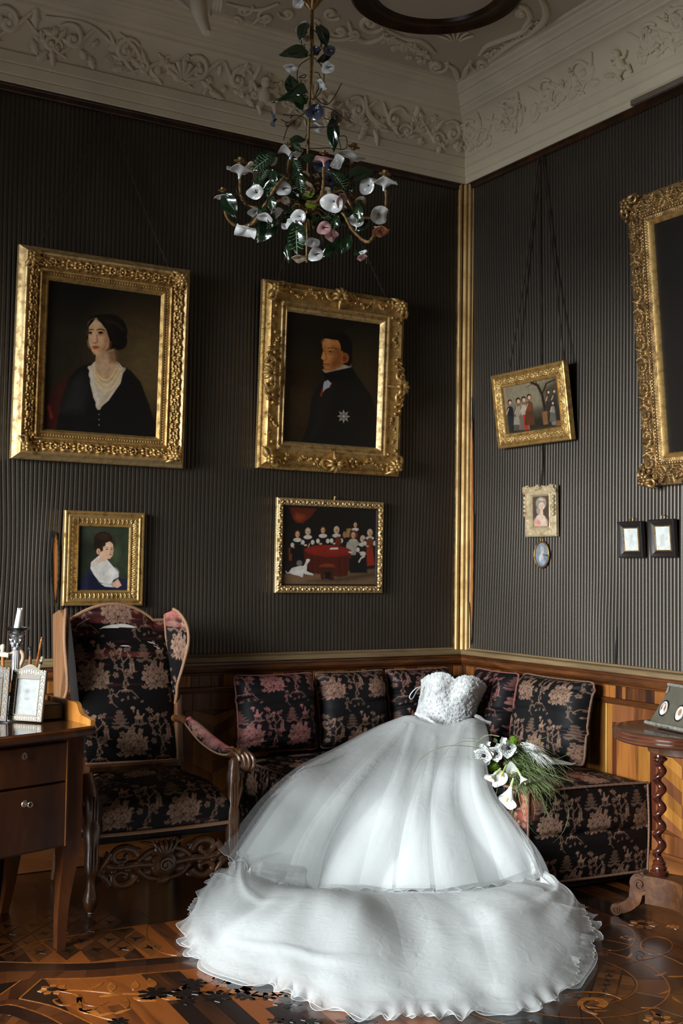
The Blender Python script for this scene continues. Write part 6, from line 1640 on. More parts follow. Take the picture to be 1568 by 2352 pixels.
dk = thing('writing_desk', 'polished walnut writing desk with drawers at the left edge of the photo', 'desk', tuple(DP(0.6, 0.4, 0)))
bow = lambda a: -0.125*(1-((a-0.86)/0.86)**2)          # bowed front
LW_ = 1.72; DEPTH = 0.60  # length extended at the unseen left end to block light underneath
aa = np.linspace(0, LW_, 40)
out = [(a, bow(a)) for a in aa]+[(LW_, DEPTH), (0, DEPTH)]
MB().prism(out, lambda u, v, t: DP(u, v, t), 0.765, 0.800).build('desk_top', M['desk_top'], dk, angle=30)
e = np.array([DP(a, bow(a)-0.0015, 0.7825) for a in aa])
MB().tube(e, 0.0165, 8, up=(0, 0, 1), flat=1.0).build('top_edge', M['desk_wood'], dk)
# carcase, drawers and corner legs
c_in = 0.035
body = [(a, bow(a)+0.030) for a in np.linspace(0.04, LW_-0.04, 36)]+[(LW_-0.04, DEPTH-0.02), (0.04, DEPTH-0.02)]
MB().prism(body, lambda u, v, t: DP(u, v, t), 0.372, 0.765).build('carcase', M['desk_wood'], dk, angle=30)
def drawer(z0, z1, key):
    d0, d1 = 0.10, LW_-0.10
    al = np.linspace(d0, d1, 36)
    rows = [(0.030, z0), (0.016, z0+0.002), (0.014, z0+0.006), (0.014, z1-0.006), (0.016, z1-0.002), (0.030, z1)]
    G = np.array([[DP(a, bow(a)+o, z) for a in al] for o, z in rows])
    d = MB().grid(G, flip=True).build('drawer', M['desk_wood'], dk, angle=25)
    return d
dr1 = drawer(0.612, 0.752, 0); dr2 = drawer(0.376, 0.606, 1)
p = at_plane(57, 1738, DP(0.3, bow(0.3)+0.012, 0.7), -dey); a_ = 0.30
q = np.array([p[0], p[1], 0])-DO; a_ = -(q@dex)
p = DP(a_, bow(a_)+0.012, p[2])
b = MB(); b.prism([(0.009*cos(t)*(1+0.25*(sin(t) < -0.2)), 0.013*sin(t)+0.002) for t in np.arange(16)*2*pi/16], lambda u, v, t: p+dex*u+np.array([0, 0, v])-dey*t, 0, 0.003)
b.build('escutcheon', M['steel'], dr1)
b = MB(); b.prism([(0.003*cos(t), 0.003*sin(t)) for t in np.arange(10)*2*pi/10], lambda u, v, t: p+dex*u+np.array([0, 0, v+0.003])-dey*t, 0.002, 0.0036); b.box(-0.0015, -0.008, -0.0036, 0.0015, 0.003, -0.002, M=frame_matrix(p, dex, np.array([0, 0, 1.0]), dey)); b.build('keyhole', M['desk_dark'], dr1)
p2 = at_plane(58, 1846, DP(0.3, bow(0.3)+0.012, 0.55), -dey); q = np.array([p2[0], p2[1], 0])-DO; a_ = -(q@dex); p2 = DP(a_, bow(a_)+0.012, p2[2])
b = MB(); b.tube([p2, p2-dey*0.022], 0.003, 8); r_ = p2-dey*0.022
for sg in (-1, 1): b.tube([r_+dex*sg*0.011+dex*0.008*cos(t)+np.array([0, 0, 0.009*sin(t)-0.002*sg]) for t in np.linspace(0, 2*pi, 16)], 0.0024, 6, cap=False)
b.tube([r_-dex*0.004, r_+dex*0.004], 0.003, 6); b.build('key', M['steel'], dr2)
b = MB(); b.prism([(0.009*cos(t), 0.012*sin(t)) for t in np.arange(16)*2*pi/16], lambda u, v, t: p2+dex*u+np.array([0, 0, v])-dey*t, 0, 0.0025); b.build('escutcheon', M['steel'], dr2)
def dleg(a, b0, sgx, sgy):
    zz = np.array([0.0, 0.02, 0.08, 0.18, 0.28, 0.355, 0.375, 0.50, 0.762])
    hw = np.array([0.016, 0.017, 0.018, 0.022, 0.028, 0.036, 0.036, 0.036, 0.036])
    oa = np.array([0.034, 0.030, 0.024, 0.014, 0.004, 0.0, 0.0, 0.0, 0.0]); ob = np.array([-0.020, -0.014, 0.000, 0.008, 0.006, 0.0, 0, 0, 0])
    zs = np.linspace(0, 0.762, 40)
    h_ = np.interp(zs, zz, hw); o1 = np.interp(zs, zz, oa); o2 = np.interp(zs, zz, ob)
    h_ = np.convolve(np.pad(h_, 2, 'edge'), np.ones(5)/5, 'valid'); o1 = np.convolve(np.pad(o1, 2, 'edge'), np.ones(5)/5, 'valid'); o2 = np.convolve(np.pad(o2, 2, 'edge'), np.ones(5)/5, 'valid')
    G = np.array([[DP(a+sgx*o1[i]+su*h_[i], b0+sgy*o2[i]+sv*h_[i], zs[i]) for su, sv in ((-1, -1), (1, -1), (1, 1), (-1, 1))] for i in range(40)])
    b = MB().grid(G, cv=True, flip=True); b.N.append([156, 157, 158, 159]); b.build('desk_leg', M['desk_wood'], dk, angle=50)
dleg(0.062, bow(0.06)+0.060, 1, 1); dleg(LW_-0.062, bow(0.06)+0.060, -1, 1); dleg(0.062, DEPTH-0.06, 1, -1); dleg(LW_-0.062, DEPTH-0.06, -1, -1)
MB().tube([DP(0.101, bow(0.1)+0.014, z) for z in (0.376, 0.55, 0.752)], 0.0022, 6).build('drawer_bead', M['desk_orange'], dk)
# gallery: S-curved side piece and the raised dark shelf behind it
gp = [(0.0, 0.0), (0.0, 0.020), (0.020, 0.024), (0.075, 0.030), (0.092, 0.036), (0.104, 0.044), (0.112, 0.054), (0.118, 0.064), (0.128, 0.071), (0.142, 0.074), (0.59, 0.074), (0.59, 0.0)]
MB().prism(gp, lambda u, v, t: DP(t, u+0.004, 0.800+v), -0.016, 0.002).build('gallery_side', M['desk_orange'], dk, angle=35)
MB().prism([(u-0.0, v) for u, v in gp], lambda u, v, t: DP(LW_-t, u+0.004, 0.800+v), -0.016, 0.002).build('gallery_side', M['desk_orange'], dk, angle=35)
MB().box(0, 0, 0, LW_, 0.012, 0.074, 0.002, M=frame_matrix(DP(LW_, 0.585, 0.80), dex, dey, np.array([0, 0, 1.0]))).build('gallery_back', M['desk_dark'], dk)
MB().box(0, 0, 0, LW_-0.12, 0.014, 0.34, 0.002, M=frame_matrix(DP(LW_-0.06, 0.56, 0.03), dex, dey, np.array([0, 0, 1.0]))).build('added_shade_panel', M['desk_dark'], dk)  # added panel, keeps window light out from under the desk
b = MB().box(0, 0, 0, 0.100, 0.17, 0.058, 0.003, M=frame_matrix(DP(0.112, 0.225, 0.802), dex, dey, np.array([0, 0, 1.0])))
bx_ = tag(b.build('document_box', M['desk_dark'], None, org=tuple(DP(0.07, 0.31, 0.802))), 'low black box on the desk between the pale photo frame and the gallery', 'box')
b = MB()
for k in (0.02, 0.11): b.ell(DP(0.165-k, 0.186, 0.808), (0.005,)*3, 8, 6)
o_ = b.build('brass_knob', M['gold'], bx_) if False else None

# ================================================================== THINGS ON THE DESK
def inlay_frame(name, label, o, x, w, h, band_, arch, base, fig, tilt, figmat):
    x = norm(np.array(x)); nf = np.cross(x, [0, 0, 1.0]); a = radians(tilt)
    y = np.array([0, 0, 1.0])*cos(a)-nf*sin(a); z = nf*cos(a)+np.array([0, 0, 1.0])*sin(a)
    o = np.array(o, float)
    root = thing(name, label, 'photo frame', tuple(o))
    Q = lambda u, v, t: o+x*u+y*v+z*t
    def edge(u): 
        k = np.clip((abs(u-w/2)-0.0)/(w/2), 0, 1)
        return h+arch*(0.5+0.5*cos(pi*min(1, k/0.78)))
    # border built as four boards round the opening, arched head
    b = MB(); b.box(0, 0, 0, band_, h, 0.010, 0.0015, M=frame_matrix(o, x, y, z)); b.build('frame_side', base, root)
    b = MB(); b.box(w-band_, 0, 0, w, h, 0.010, 0.0015, M=frame_matrix(o, x, y, z)); b.build('frame_side', base, root)
    b = MB(); b.box(band_, 0, 0, w-band_, band_, 0.010, 0.0015, M=frame_matrix(o, x, y, z)); b.build('frame_foot', base, root)
    us = np.linspace(0, w, 25)
    MB().prism([(u, edge(u)) for u in us[::-1]]+[(0, h-0.001), (band_, h-0.001), (band_, h-band_*1.25), (w-band_, h-band_*1.25), (w-band_, h-0.001), (w, h-0.001)], Q, 0.0, 0.010).build('frame_head', base, root, angle=30)
    MB().tube([Q(u, edge(u)+0.001, 0.006) for u in us], 0.0022, 6).build('frame_bead', figmat, root)
    b = MB(); b.tube([Q(band_, band_, .011), Q(w-band_, band_, .011), Q(w-band_, h-band_*1.25, .011), Q(band_, h-band_*1.25, .011), Q(band_, band_, .011)], 0.0016, 5); b.build('sight_bead', figmat, root)
    # inlaid foliage
    def blob(u, v, ru, rv, r):
        c_, s_ = cos(r), sin(r)
        b.prism([(u+ru*cos(t)*c_-rv*sin(t)*s_, v+ru*cos(t)*s_+rv*sin(t)*c_) for t in np.arange(10)*2*pi/10], Q, 0.0095, 0.0113)
    b = MB(); nseg = 7
    for k in range(nseg):
        v = band_*0.6+(h-band_*0.9)*k/(nseg-0.5)
        for cu in (band_/2, w-band_/2):
            blob(cu, v, band_*0.20, band_*0.26, pi/4)
            for sg in (-1, 1): blob(cu+sg*band_*0.22, v+band_*0.55, band_*0.10, band_*0.26, sg*0.7); blob(cu-sg*band_*0.26, v+band_*0.95, band_*0.09, band_*0.17, -sg*0.9)
    for k in range(5):
        u = band_+(w-2*band_)*(k+0.5)/5
        for cv in (band_/2, h-band_*0.55+arch*0.6*(1-abs(u/w*2-1))):
            blob(u, cv, band_*0.17, band_*0.26, 0)
            for sg in (-1, 1): blob(u+sg*band_*0.42, cv+band_*0.12, band_*0.24, band_*0.09, sg*0.6); blob(u+sg*band_*0.4, cv-band_*0.22, band_*0.17, band_*0.08, -sg*0.5)
    fo = b.build('inlaid_foliage', figmat, root, smooth=False); fo['kind'] = 'stuff'
    P = np.array([[Q(u, v, 0.003) for v in np.linspace(band_*0.9, h-band_*1.1, 70)] for u in np.linspace(band_*0.9, w-band_*0.9, 50)])
    X_, Y_ = np.meshgrid(np.linspace(0, 1, 50), np.linspace(1, 0, 70), indexing='ij')
    pp = Paint(X_, Y_, (146, 149, 147)); fig(pp); pp.c *= 1.0
    sheet(P, 'card', M['print'], root, pp.c)
    MB().box(0.004, 0.004, -0.006, w-0.004, h-0.004, 0.002, M=frame_matrix(o, x, y, z)).build('frame_back', M['desk_dark'], root)
    MB().tube([Q(w/2, h*0.7, -0.006), Q(w/2, 0, 0)-nf*0.055+np.array([0, 0, 0.004])], 0.004, 6).build('easel_strut', M['desk_dark'], root)
    return root
M['inlay_ground'] = plain('grey_brown_inlay_ground', S(92, 80, 66), 0.5); M['inlay_fig'] = plain('bone_inlay', S(158, 150, 128), 0.5)
M['inlay_ground_dark'] = plain('dark_inlay_ground', S(34, 24, 15), 0.5); M['inlay_fig_dark'] = plain('bronze_inlay', S(92, 70, 36), 0.5)
ob = at(20, 1654, 2, 0.804); oc_ = at(98, 1659, 2, 0.804)
inlay_frame('photo_frame', 'pale inlaid photo frame with arched head and a white card on the desk', ob, oc_-ob, float(np.linalg.norm(oc_-ob)), 0.188, 0.0235, 0.022, M['inlay_ground'], cards, 8, M['inlay_fig'])
od = at(-52, 1654, 2, 0.804); oe = at(17, 1657, 2, 0.804)
inlay_frame('photo_frame', 'dark bronze inlaid photo frame cut by the left edge of the photo', od, oe-od, float(np.linalg.norm(oe-od)), 0.195, 0.026, 0.018, M['inlay_ground_dark'], lambda p: p.e(.5, .5, .6, .6, (96, 92, 84), .1, 1.0), 6, M['inlay_fig_dark'])
# candlestick with a cut-glass pan, and the leaning candle
M['glass'] = bpy.data.materials.new('clear_glass'); M['glass'].use_nodes = True; nt_ = M['glass'].node_tree; nt_.nodes.remove(nt_.nodes['Principled BSDF'])
gt_, gg_, gm_, gf_ = node(nt_, 'ShaderNodeBsdfTransparent'), node(nt_, 'ShaderNodeBsdfGlossy'), node(nt_, 'ShaderNodeMixShader'), node(nt_, 'ShaderNodeFresnel')
gt_.inputs[0].default_value = (0.90, 0.93, 0.92, 1); gg_.inputs['Roughness'].default_value = 0.22; gf_.inputs[0].default_value = 1.6
nt_.links.new(gf_.outputs[0], gm_.inputs[0]); nt_.links.new(gt_.outputs[0], gm_.inputs[1]); nt_.links.new(gg_.outputs[0], gm_.inputs[2]); nt_.links.new(gm_.outputs[0], nt_.nodes['Material Output'].inputs[0])
M['wax'] = plain('candle_wax', S(222, 224, 216), 0.45, var=0.05)
M['wax'].node_tree.nodes['Principled BSDF'].inputs['Subsurface Weight'].default_value = 0.25; M['wax'].node_tree.nodes['Principled BSDF'].inputs['Subsurface Radius'].default_value = (0.02, 0.018, 0.015)
sc_ = np.array([-2.7235, -0.764, 0.801])
up_ = np.array([0, 0, 0.092])                          # the taller column lifts everything above the foot
cs_ = thing('candlestick', 'silver column candlestick with a clear glass pan, behind the pale photo frame', 'candlestick', tuple(sc_))
b = MB(); b.lathe([(0.0, 0.0), (0.044, 0.0), (0.044, 0.006), (0.036, 0.012), (0.034, 0.018), (0.022, 0.024), (0.017, 0.034)], sc_, 24); b.build('foot', M['silver'], cs_)
b = MB(); nfl = 14; th = np.linspace(0, 2*pi, nfl*6+1)[:-1]; rad_ = 1-0.11*np.abs(np.sin(th*nfl/2))**0.7
zz = np.array([0.030, 0.10, 0.18, 0.264]); rr = np.array([0.0165, 0.0155, 0.0145, 0.0135])
b.grid(np.array([[sc_+np.array([r*q*cos(t), r*q*sin(t), z]) for t, q in zip(th, rad_)] for z, r in zip(zz, rr)]), cv=True, flip=True); b.build('fluted_column', M['silver'], cs_, angle=60)
b = MB(); b.lathe([(0.0145, 0.168), (0.0175, 0.171), (0.0175, 0.176), (0.0135, 0.179), (0.0145, 0.19), (0.016, 0.205), (0.020, 0.214), (0.026, 0.222), (0.027, 0.226), (0.012, 0.228)], (sc_+up_), 24); b.build('capital', M['silver'], cs_)
for r0, z0, k_ in ((0.0165, 0.186, 8), (0.0185, 0.200, 8)):
    for i in range(k_):
        a = i*2*pi/k_+(0.4 if z0 > .19 else 0)
        MB().tube([(sc_+up_)+np.array([(r0+o)*cos(a), (r0+o)*sin(a), z0+h]) for o, h in ((0, -.006), (0.001, .003), (0.004, .010), (0.007, .010), (0.007, .005))], [.003, .0042, .004, .003, .0015], 6).build('capital_leaf', M['silver'], cs_)
b = MB(); b.lathe([(0.012, 0.226), (0.030, 0.228), (0.032, 0.231), (0.020, 0.234), (0.013, 0.236)], (sc_+up_), 24); b.build('drip_ring', M['silver'], cs_)
b = MB(); b.lathe([(0.014, 0.2365), (0.030, 0.239), (0.042, 0.247), (0.0475, 0.254), (0.0485, 0.256), (0.0470, 0.2565), (0.041, 0.250), (0.029, 0.2425), (0.014, 0.2395)], (sc_+up_), 36, ); b.build('glass_pan', M['glass'], cs_)
can0 = sc_+up_+np.array([-0.002, 0.001, 0.2362]); can1 = at_depth(46.5, 1399, float((sc_-CAM)@_f)-0.012)
cd = thing('candle', 'white candle leaning a little to the right in the silver candlestick', 'candle', tuple(can0))
ax_ = can1-can0; k = np.linspace(0, 1, 12)
b = MB(); b.tube(can0+k[:, None]*ax_+0.0004*np.sin(k*40)[:, None], np.interp(k, [0, 1], [0.0125, 0.0106]), 18); 
for i in range(6): b.ell(can1+0.0085*np.array([cos(i*1.05), sin(i*1.05), 0])+np.array([0, 0, 0.001*(i % 2)]), (0.0036, 0.0036, 0.004), 7, 5)
b.build('wax', M['wax'], cd); MB().tube([can1+np.array([0, 0, .001]), can1+np.array([0.001, 0, .0075])], 0.0012, 6).build('wick', M['desk_dark'], cd)
# walking sticks standing in a pot behind the frames
M['stick_brown'] = wood('brown_stick', S(70, 42, 24), S(104, 66, 40), S(132, 90, 58), 0.45, (1, 1, .2), 30); M['stick_orange'] = wood('orange_stick', S(132, 66, 20), S(178, 98, 34), S(196, 120, 50), 0.35, (1, 1, .1), 30)
M['horn'] = plain('pale_horn', S(168, 138, 112), 0.4); M['ivory'] = plain('ivory', S(206, 196, 172), 0.4, var=0.08); M['black_knob'] = plain('black_knob', S(40, 36, 34), 0.35)
pot = at_depth(36, 1640, float((sc_-CAM)@_f)+0.125)*np.array([1, 1, 0])+np.array([0, 0, 0.801]); dp = float((pot-CAM)@_f)
pt_ = tag(MB().lathe([(0.0, 0.0), (0.066, 0.0), (0.072, 0.03), (0.070, 0.075), (0.064, 0.075), (0.064, 0.008), (0, 0.008)], (0, 0, 0), 24).build('stick_pot', M['desk_dark'], None), 'dark round pot on the desk holding the walking sticks behind the photo frames', 'pot'); pt_.location = pot
def stick(name, label, pxs, rad, mat, foot, parts, dd=0.0):
    P = [at_depth(x, y, dp+dd) for x, y in pxs]
    k_ = (P[0][2]-0.815)/max(1e-4, P[0][2]-P[-1][2]); foot = P[0]+(P[-1]-P[0])*k_
    hv = (foot-pot)[:2]; hl = np.linalg.norm(hv); foot[:2] = pot[:2]+hv*min(1.0, 0.054/max(hl, 1e-6))
    r = thing('walking_stick', label, 'walking stick', tuple(foot), 'walking sticks behind the photo frames')
    MB().tube([foot+(P[0]-foot)*q for q in np.linspace(0, 1, 12)], rad, 10).build('shaft', M[mat], r)
    parts(r, P)
    return r
def kn_ivory_T(r, P):
    a, b_ = at_depth(-14, 1501, dp-.02), at_depth(20, 1505, dp-.02)
    k = np.linspace(0, 1, 9); MB().tube(a+k[:, None]*(b_-a), 0.0105+0.001*np.sin(k*20), 12).build('handle', M['ivory'], r)
stick('s', 'walking stick with an ivory crosspiece handle on an orange shaft, at the left edge', [(6, 1508), (6.5, 1530)], 0.0062, 'stick_orange', (-0.045, -0.03), kn_ivory_T, -.02)
def kn_ivory(r, P):
    b = MB(); b.lathe([(0.0, 0.0), (0.007, 0.001), (0.009, 0.010), (0.0105, 0.022), (0.009, 0.030), (0.0, 0.034)], P[0]+np.array([0, 0, -0.004]), 14); b.build('knob', M['ivory'], r)
stick('s', 'walking stick with an upright rounded ivory knob, behind the ivory crosspiece handle', [(6, 1496), (7, 1530)], 0.0055, 'stick_brown', (-0.05, 0.01), kn_ivory, .02)
def crook(r, P):
    q = [at_depth(x, y, dp+.01) for x, y in ((46, 1530), (52, 1516), (53, 1504), (49, 1497), (42, 1496), (34, 1498), (20, 1503))]
    MB().tube(bez(q, 24), np.interp(np.linspace(0, 1, 24), [0, .5, 1], [0.0075, 0.0085, 0.006]), 10).build('crook_handle', M['horn'], r)
stick('s', 'walking stick with a curved pale crook handle beside the candlestick', [(46, 1530), (45, 1545)], 0.0065, 'horn', (-0.01, -0.02), crook, .01)
def kn_black(r, P):
    b = MB(); b.tube([P[0]+np.array([0, 0, -.03]), P[0]+np.array([0, 0, -.006])], [0.0085, 0.0095], 12); b.ell(P[0]+np.array([-.001, 0, 0.0]), (0.012, 0.012, 0.0095), 12, 8); b.ell(P[0]+np.array([-.007, -.004, .003]), (0.006, 0.006, .006), 8, 6); b.build('knob', M['black_knob'], r)
stick('s', 'dark walking stick with a knobbed black head, upright beside the candlestick', [(71, 1490), (69, 1520)], 0.0068, 'stick_brown', (0.02, 0.0), kn_black)
def tip(r, P):
    MB().tube([P[0], P[0]*0.75+P[1]*0.25], [0.0042, 0.0058], 10).build('ferrule', M['steel'], r)
stick('s', 'thin orange brown stick with a grey metal tip, slanting to the right', [(97, 1463), (90, 1495), (84, 1525)], 0.0054, 'stick_orange', (0.03, 0.02), tip, .02)
def kn_cream(r, P):
    b = MB(); b.ell(P[0], (0.0075, 0.0075, 0.0065), 12, 8); b.tube([P[0]-np.array([0, 0, .006]), P[0]*0.6+P[1]*0.4], [0.0058, 0.0056], 10); b.build('knob', M['ivory'], r)
    MB().tube([P[0]*0.6+P[1]*0.4, P[0]*0.35+P[1]*0.65], [0.0064, 0.0064], 10).build('collar', M['black_knob'], r)
stick('s', 'short cream knobbed stick with a dark collar, just above the pale photo frame', [(97, 1511), (91, 1533)], 0.0055, 'ivory', (0.05, -0.02), kn_cream, -.02)

# ================================================================== SIDE TABLE WITH TWISTED COLUMNS
M['table_top'] = wood('polished_mahogany_top', S(48, 25, 17), S(78, 43, 29), S(110, 66, 46), 0.16, (1, 0.2, 1), 8, coat=0.5)
M['twist'] = wood('dark_mahogany_turning', S(34, 14, 9), S(62, 27, 17), S(88, 42, 26), 0.20, (1, 1, 0.3), 14, coat=0.5)
M['leg_wood'] = wood('carved_walnut_leg', S(36, 19, 10), S(76, 45, 23), S(112, 72, 40), 0.48, (1, 1, 1), 12, coat=0.06, spec=0.3)
TC = np.array([-0.400, -2.050, 0.0]); TR, TZ = 0.300, 0.782
tb = thing('side_table', 'round mahogany side table on barley twist columns by the right edge', 'table', tuple(TC))
prof = [(0.0, 0.0)]+[(TR-0.02, 0.0)]+[(TR-0.004, -0.001)]
for k in range(3):
    z0 = -0.002-0.014*k
    prof += [(TR-0.004*k*0.3+0.0055*sin(pi*t)-0.002, z0-0.013*t) for t in np.linspace(0.02, 0.98, 7)]
prof += [(TR-0.012, -0.047), (TR-0.03, -0.049), (0.0, -0.049)]
MB().lathe(np.array(prof)[::-1], TC+np.array([0, 0, TZ]), 96).build('table_top', M['table_top'], tb, angle=35)
tri = []
angs = [atan2(0.93, -0.37)+k*2*pi/3 for k in range(3)]
MB().lathe([(0.0, TZ-0.095), (0.16, TZ-0.095), (0.165, TZ-0.09), (0.165, TZ-0.05), (0.0, TZ-0.049)], TC, 48).build('apron_block', M['leg_wood'], tb, angle=35)
# plinth with three hollowed sides
pl = []
for k in range(3):
    a0 = angs[k]; a1 = angs[k]+2*pi/3
    c0, c1 = np.array([cos(a0), sin(a0)])*0.168, np.array([cos(a1), sin(a1)])*0.168
    mid = (c0+c1)/2
    t0 = np.array([-sin(a0), cos(a0)])*0.05
    pts_ = [c0-t0*1.0, c0+t0]+[(c0+t0)*(1-t)+(c1-np.array([-sin(a1), cos(a1)])*0.05)*t-norm(mid)*0.055*sin(pi*t) for t in np.linspace(0.1, 0.9, 9)]
    pl += [tuple(q) for q in pts_]
MB().prism(pl, lambda u, v, t: TC+np.array([u, v, t]), 0.080, 0.186).build('plinth', M['leg_wood'], tb, angle=35)
MB().prism([(u*1.03, v*1.03) for u, v in pl], lambda u, v, t: TC+np.array([u, v, t]), 0.178, 0.190).build('plinth_top', M['leg_wood'], tb, angle=35)
for k in range(3):
    a = angs[k]; d = np.array([cos(a), sin(a), 0]); sd = np.array([-sin(a), cos(a), 0])
    c = TC+d*0.128
    b = MB(); b.lathe([(0.0, 0.190), (0.033, 0.190), (0.036, 0.196), (0.036, 0.206), (0.027, 0.212), (0.031, 0.220), (0.029, 0.227), (0.024, 0.234), (0.027, 0.240), (0.024, 0.246), (0.018, 0.250)], c, 24); b.build('column_base', M['twist'], tb)
    z = np.linspace(0.246, 0.640, 170); ph = (z-0.246)/0.0735*2*pi*1.0/1.0
    nth = 22; th = np.arange(nth)*2*pi/nth
    ecc = 0.0105*np.clip(np.minimum((z-0.246)/0.02, (0.640-z)/0.02), 0, 1)
    G = np.stack([c[0]+ecc[:, None]*np.cos(ph)[:, None]+0.0178*np.cos(th)[None], c[1]+ecc[:, None]*np.sin(ph)[:, None]+0.0178*np.sin(th)[None], np.repeat(z[:, None], nth, 1)], -1)
    MB().grid(G, cv=True, flip=True).build('twisted_column', M['twist'], tb, angle=0)
    b = MB(); b.lathe([(0.017, 0.634), (0.021, 0.640), (0.031, 0.648), (0.031, 0.654), (0.021, 0.660), (0.019, 0.672), (0.024, 0.680), (0.030, 0.684), (0.030, TZ-0.094)], c, 24); b.build('column_capital', M['twist'], tb)
    # scroll leg
    S_ = lambda r, z_: TC+d*r+np.array([0, 0, z_])
    spine = bez([S_(0.190, 0.140), S_(0.215, 0.120), S_(0.225, 0.090), S_(0.235, 0.066), S_(0.258, 0.046), S_(0.285, 0.032), S_(0.305, 0.024)], 40)
    spine = bez([S_(0.176, 0.165), S_(0.206, 0.150), S_(0.218, 0.112), S_(0.224, 0.080), S_(0.246, 0.054), S_(0.276, 0.036), S_(0.302, 0.026)], 40)
    T_ = norm(np.gradient(spine, axis=0)); N_ = np.cross(sd, T_)
    hw = np.interp(np.linspace(0, 1, 40), [0, .5, 1], [0.024, 0.026, 0.018]); ht = np.interp(np.linspace(0, 1, 40), [0, .3, .7, 1], [0.034, 0.027, 0.023, 0.020])
    sec = [(-1, -1), (-0.5, -1.1), (0.5, -1.1), (1, -1), (1.05, 0), (0.9, 0.9), (0.45, 0.75), (0.3, 1.0), (-0.3, 1.0), (-0.45, 0.75), (-0.9, 0.9), (-1.05, 0)]
    G = np.array([[spine[i]+sd*u*hw[i]+N_[i]*v*ht[i] for u, v in sec] for i in range(40)])
    b = MB().grid(G, cv=True); b.N.append(list(range(12))); b.N.append(list(range(39*12, 40*12))[::-1]); b.build('scroll_leg', M['leg_wood'], tb, angle=50)
    for (cc, r0, w_, tn) in ((S_(0.200, 0.146), 0.044, 0.027, 1.5), (S_(0.306, 0.025), 0.024, 0.019, 1.5)):
        b = MB(); b.tube([cc-sd*w_, cc+sd*w_], r0, 22); b.build('volute_drum', M['leg_wood'], tb, angle=50)
        for sg in (-1, 1):
            MB().tube(spiral(cc+sd*sg*(w_+0.001), d, np.array([0, 0, 1.0]), r0*0.92, r0*0.2, tn*sg, 1.0, 36), r0*0.13, 6).build('volute_scroll', M['leg_wood'], tb)
    for j in range(5):                                   # acanthus carved over the knee
        o_ = (j-2)*0.0085
        MB().tube([spine[i]+sd*o_*(1+0.3*i/22)+N_[i]*(ht[i]*0.98) for i in range(2, 24, 2)], 0.0045*np.sin(np.linspace(0.5, pi-0.15, 11)), 6).build('carved_rib', M['leg_wood'], tb)
# ---- grey display stand with oval miniatures
M['grey_wood'] = plain('weathered_grey_paint', S(84, 80, 68), 0.5, var=0.25, scale=18); M['grey_edge'] = plain('scuffed_grey_edge', S(122, 120, 110), 0.5, var=0.4, scale=60); M['cameo'] = attr_mat('painted_miniature', 0.35)
q0, q1 = at(1486, 1662, 2, TZ+0.012), at(1568, 1680, 2, TZ+0.012)
sx = norm(q1-q0); sx = norm(np.array([sx[0], sx[1], 0])); sn = np.cross(sx, [0, 0, 1.0]); ta = radians(24)
sy = np.array([0, 0, 1.0])*cos(ta)-sn*sin(ta); sz = sn*cos(ta)+np.array([0, 0, 1.0])*sin(ta)
so_ = np.array([q0[0], q0[1], TZ+0.018])+sx*0.006
st = thing('miniature_stand', 'leaning grey wooden display stand with oval miniatures on the side table', 'display stand', (so_[0], so_[1], TZ))
Q = lambda u, v, t: so_+sx*u+sy*v+sz*t
HH, WW, IN = 0.162, 0.30, 0.058
MB().prism([(0.006, 0.0), (WW-0.006, 0.0), (WW-IN, HH), (IN, HH)], Q, -0.012, 0.0).build('panel', M['grey_wood'], st, smooth=False)
MB().box(-0.006, -0.010, -0.016, WW+0.006, 0.004, 0.018, 0.004, M=frame_matrix(so_, sx, sy, sz)).build('lower_ledge', M['grey_edge'], st)
MB().box(IN-0.014, HH-0.002, -0.016, WW-IN+0.014, HH+0.010, 0.012, 0.003, M=frame_matrix(so_, sx, sy, sz)).build('upper_ledge', M['grey_edge'], st)
MB().tube([Q(IN-0.006, HH-0.004, 0.004), Q(IN-0.002, HH-0.022, 0.004), Q(IN-0.012, HH-0.034, 0.003)], [0.004, 0.006, 0.002], 7).build('bracket', M['grey_edge'], st)
MB().box(0.02, 0.0, -0.05, WW-0.02, 0.006, -0.012, 0.002, M=frame_matrix(so_, sx, sy, sz)).build('back_strut', M['grey_wood'], st)
for k, (mx, my) in enumerate(((1525, 1627), (1561, 1639))):
    c = at_plane(mx, my, so_, sz); cu, cv = (c-so_)@sx, (c-so_)@sy
    ru, rv = 0.0225, 0.029
    th = np.linspace(0, 2*pi, 33)
    mn = MB().tube([Q(cu+ru*1.08*cos(t), cv+rv*1.08*sin(t), 0.002) for t in th], 0.0032, 6, cap=False).build('oval_rim', M['desk_dark'], st)
    R_, T_ = np.meshgrid(np.linspace(0, 1, 16), th[:-1], indexing='ij')
    Xq, Yq = R_*np.cos(T_), -R_*np.sin(T_)
    pp = Paint(Xq, Yq, (206, 196, 184)); pp.e(0, .05, .68, .78, (120, 84, 62), .2); pp.e(-.05, .6, .5, .45, (214, 210, 206), .15); pp.e(-.02, -.05, .26, .36, (220, 190, 168), .1); pp.e(-.02, -.38, .34, .24, (196, 188, 178), .12)
    if k: pp.e(-.1, .1, .9, .95, (212, 206, 198), .3, .8); pp.e(.2, -.1, .4, .5, (150, 110, 88), .25)
    G = np.array([[Q(cu+ru*Xq[i, j], cv-rv*Yq[i, j], 0.003+0.003*(1-R_[i, j]**2)) for j in range(32)] for i in range(16)])
    MB().grid(G, cv=True).build('oval_miniature', M['cameo'], st, col=pp.c.reshape(-1, 3))
for i in range(5):
    MB().tube([Q(0.07+0.02*i, -0.012, 0.03+0.004*(i % 2)), Q(0.08+0.02*i, -0.012, 0.036-0.003*(i % 3))], 0.003, 6).build('loose_chip', M['grey_edge'], st)
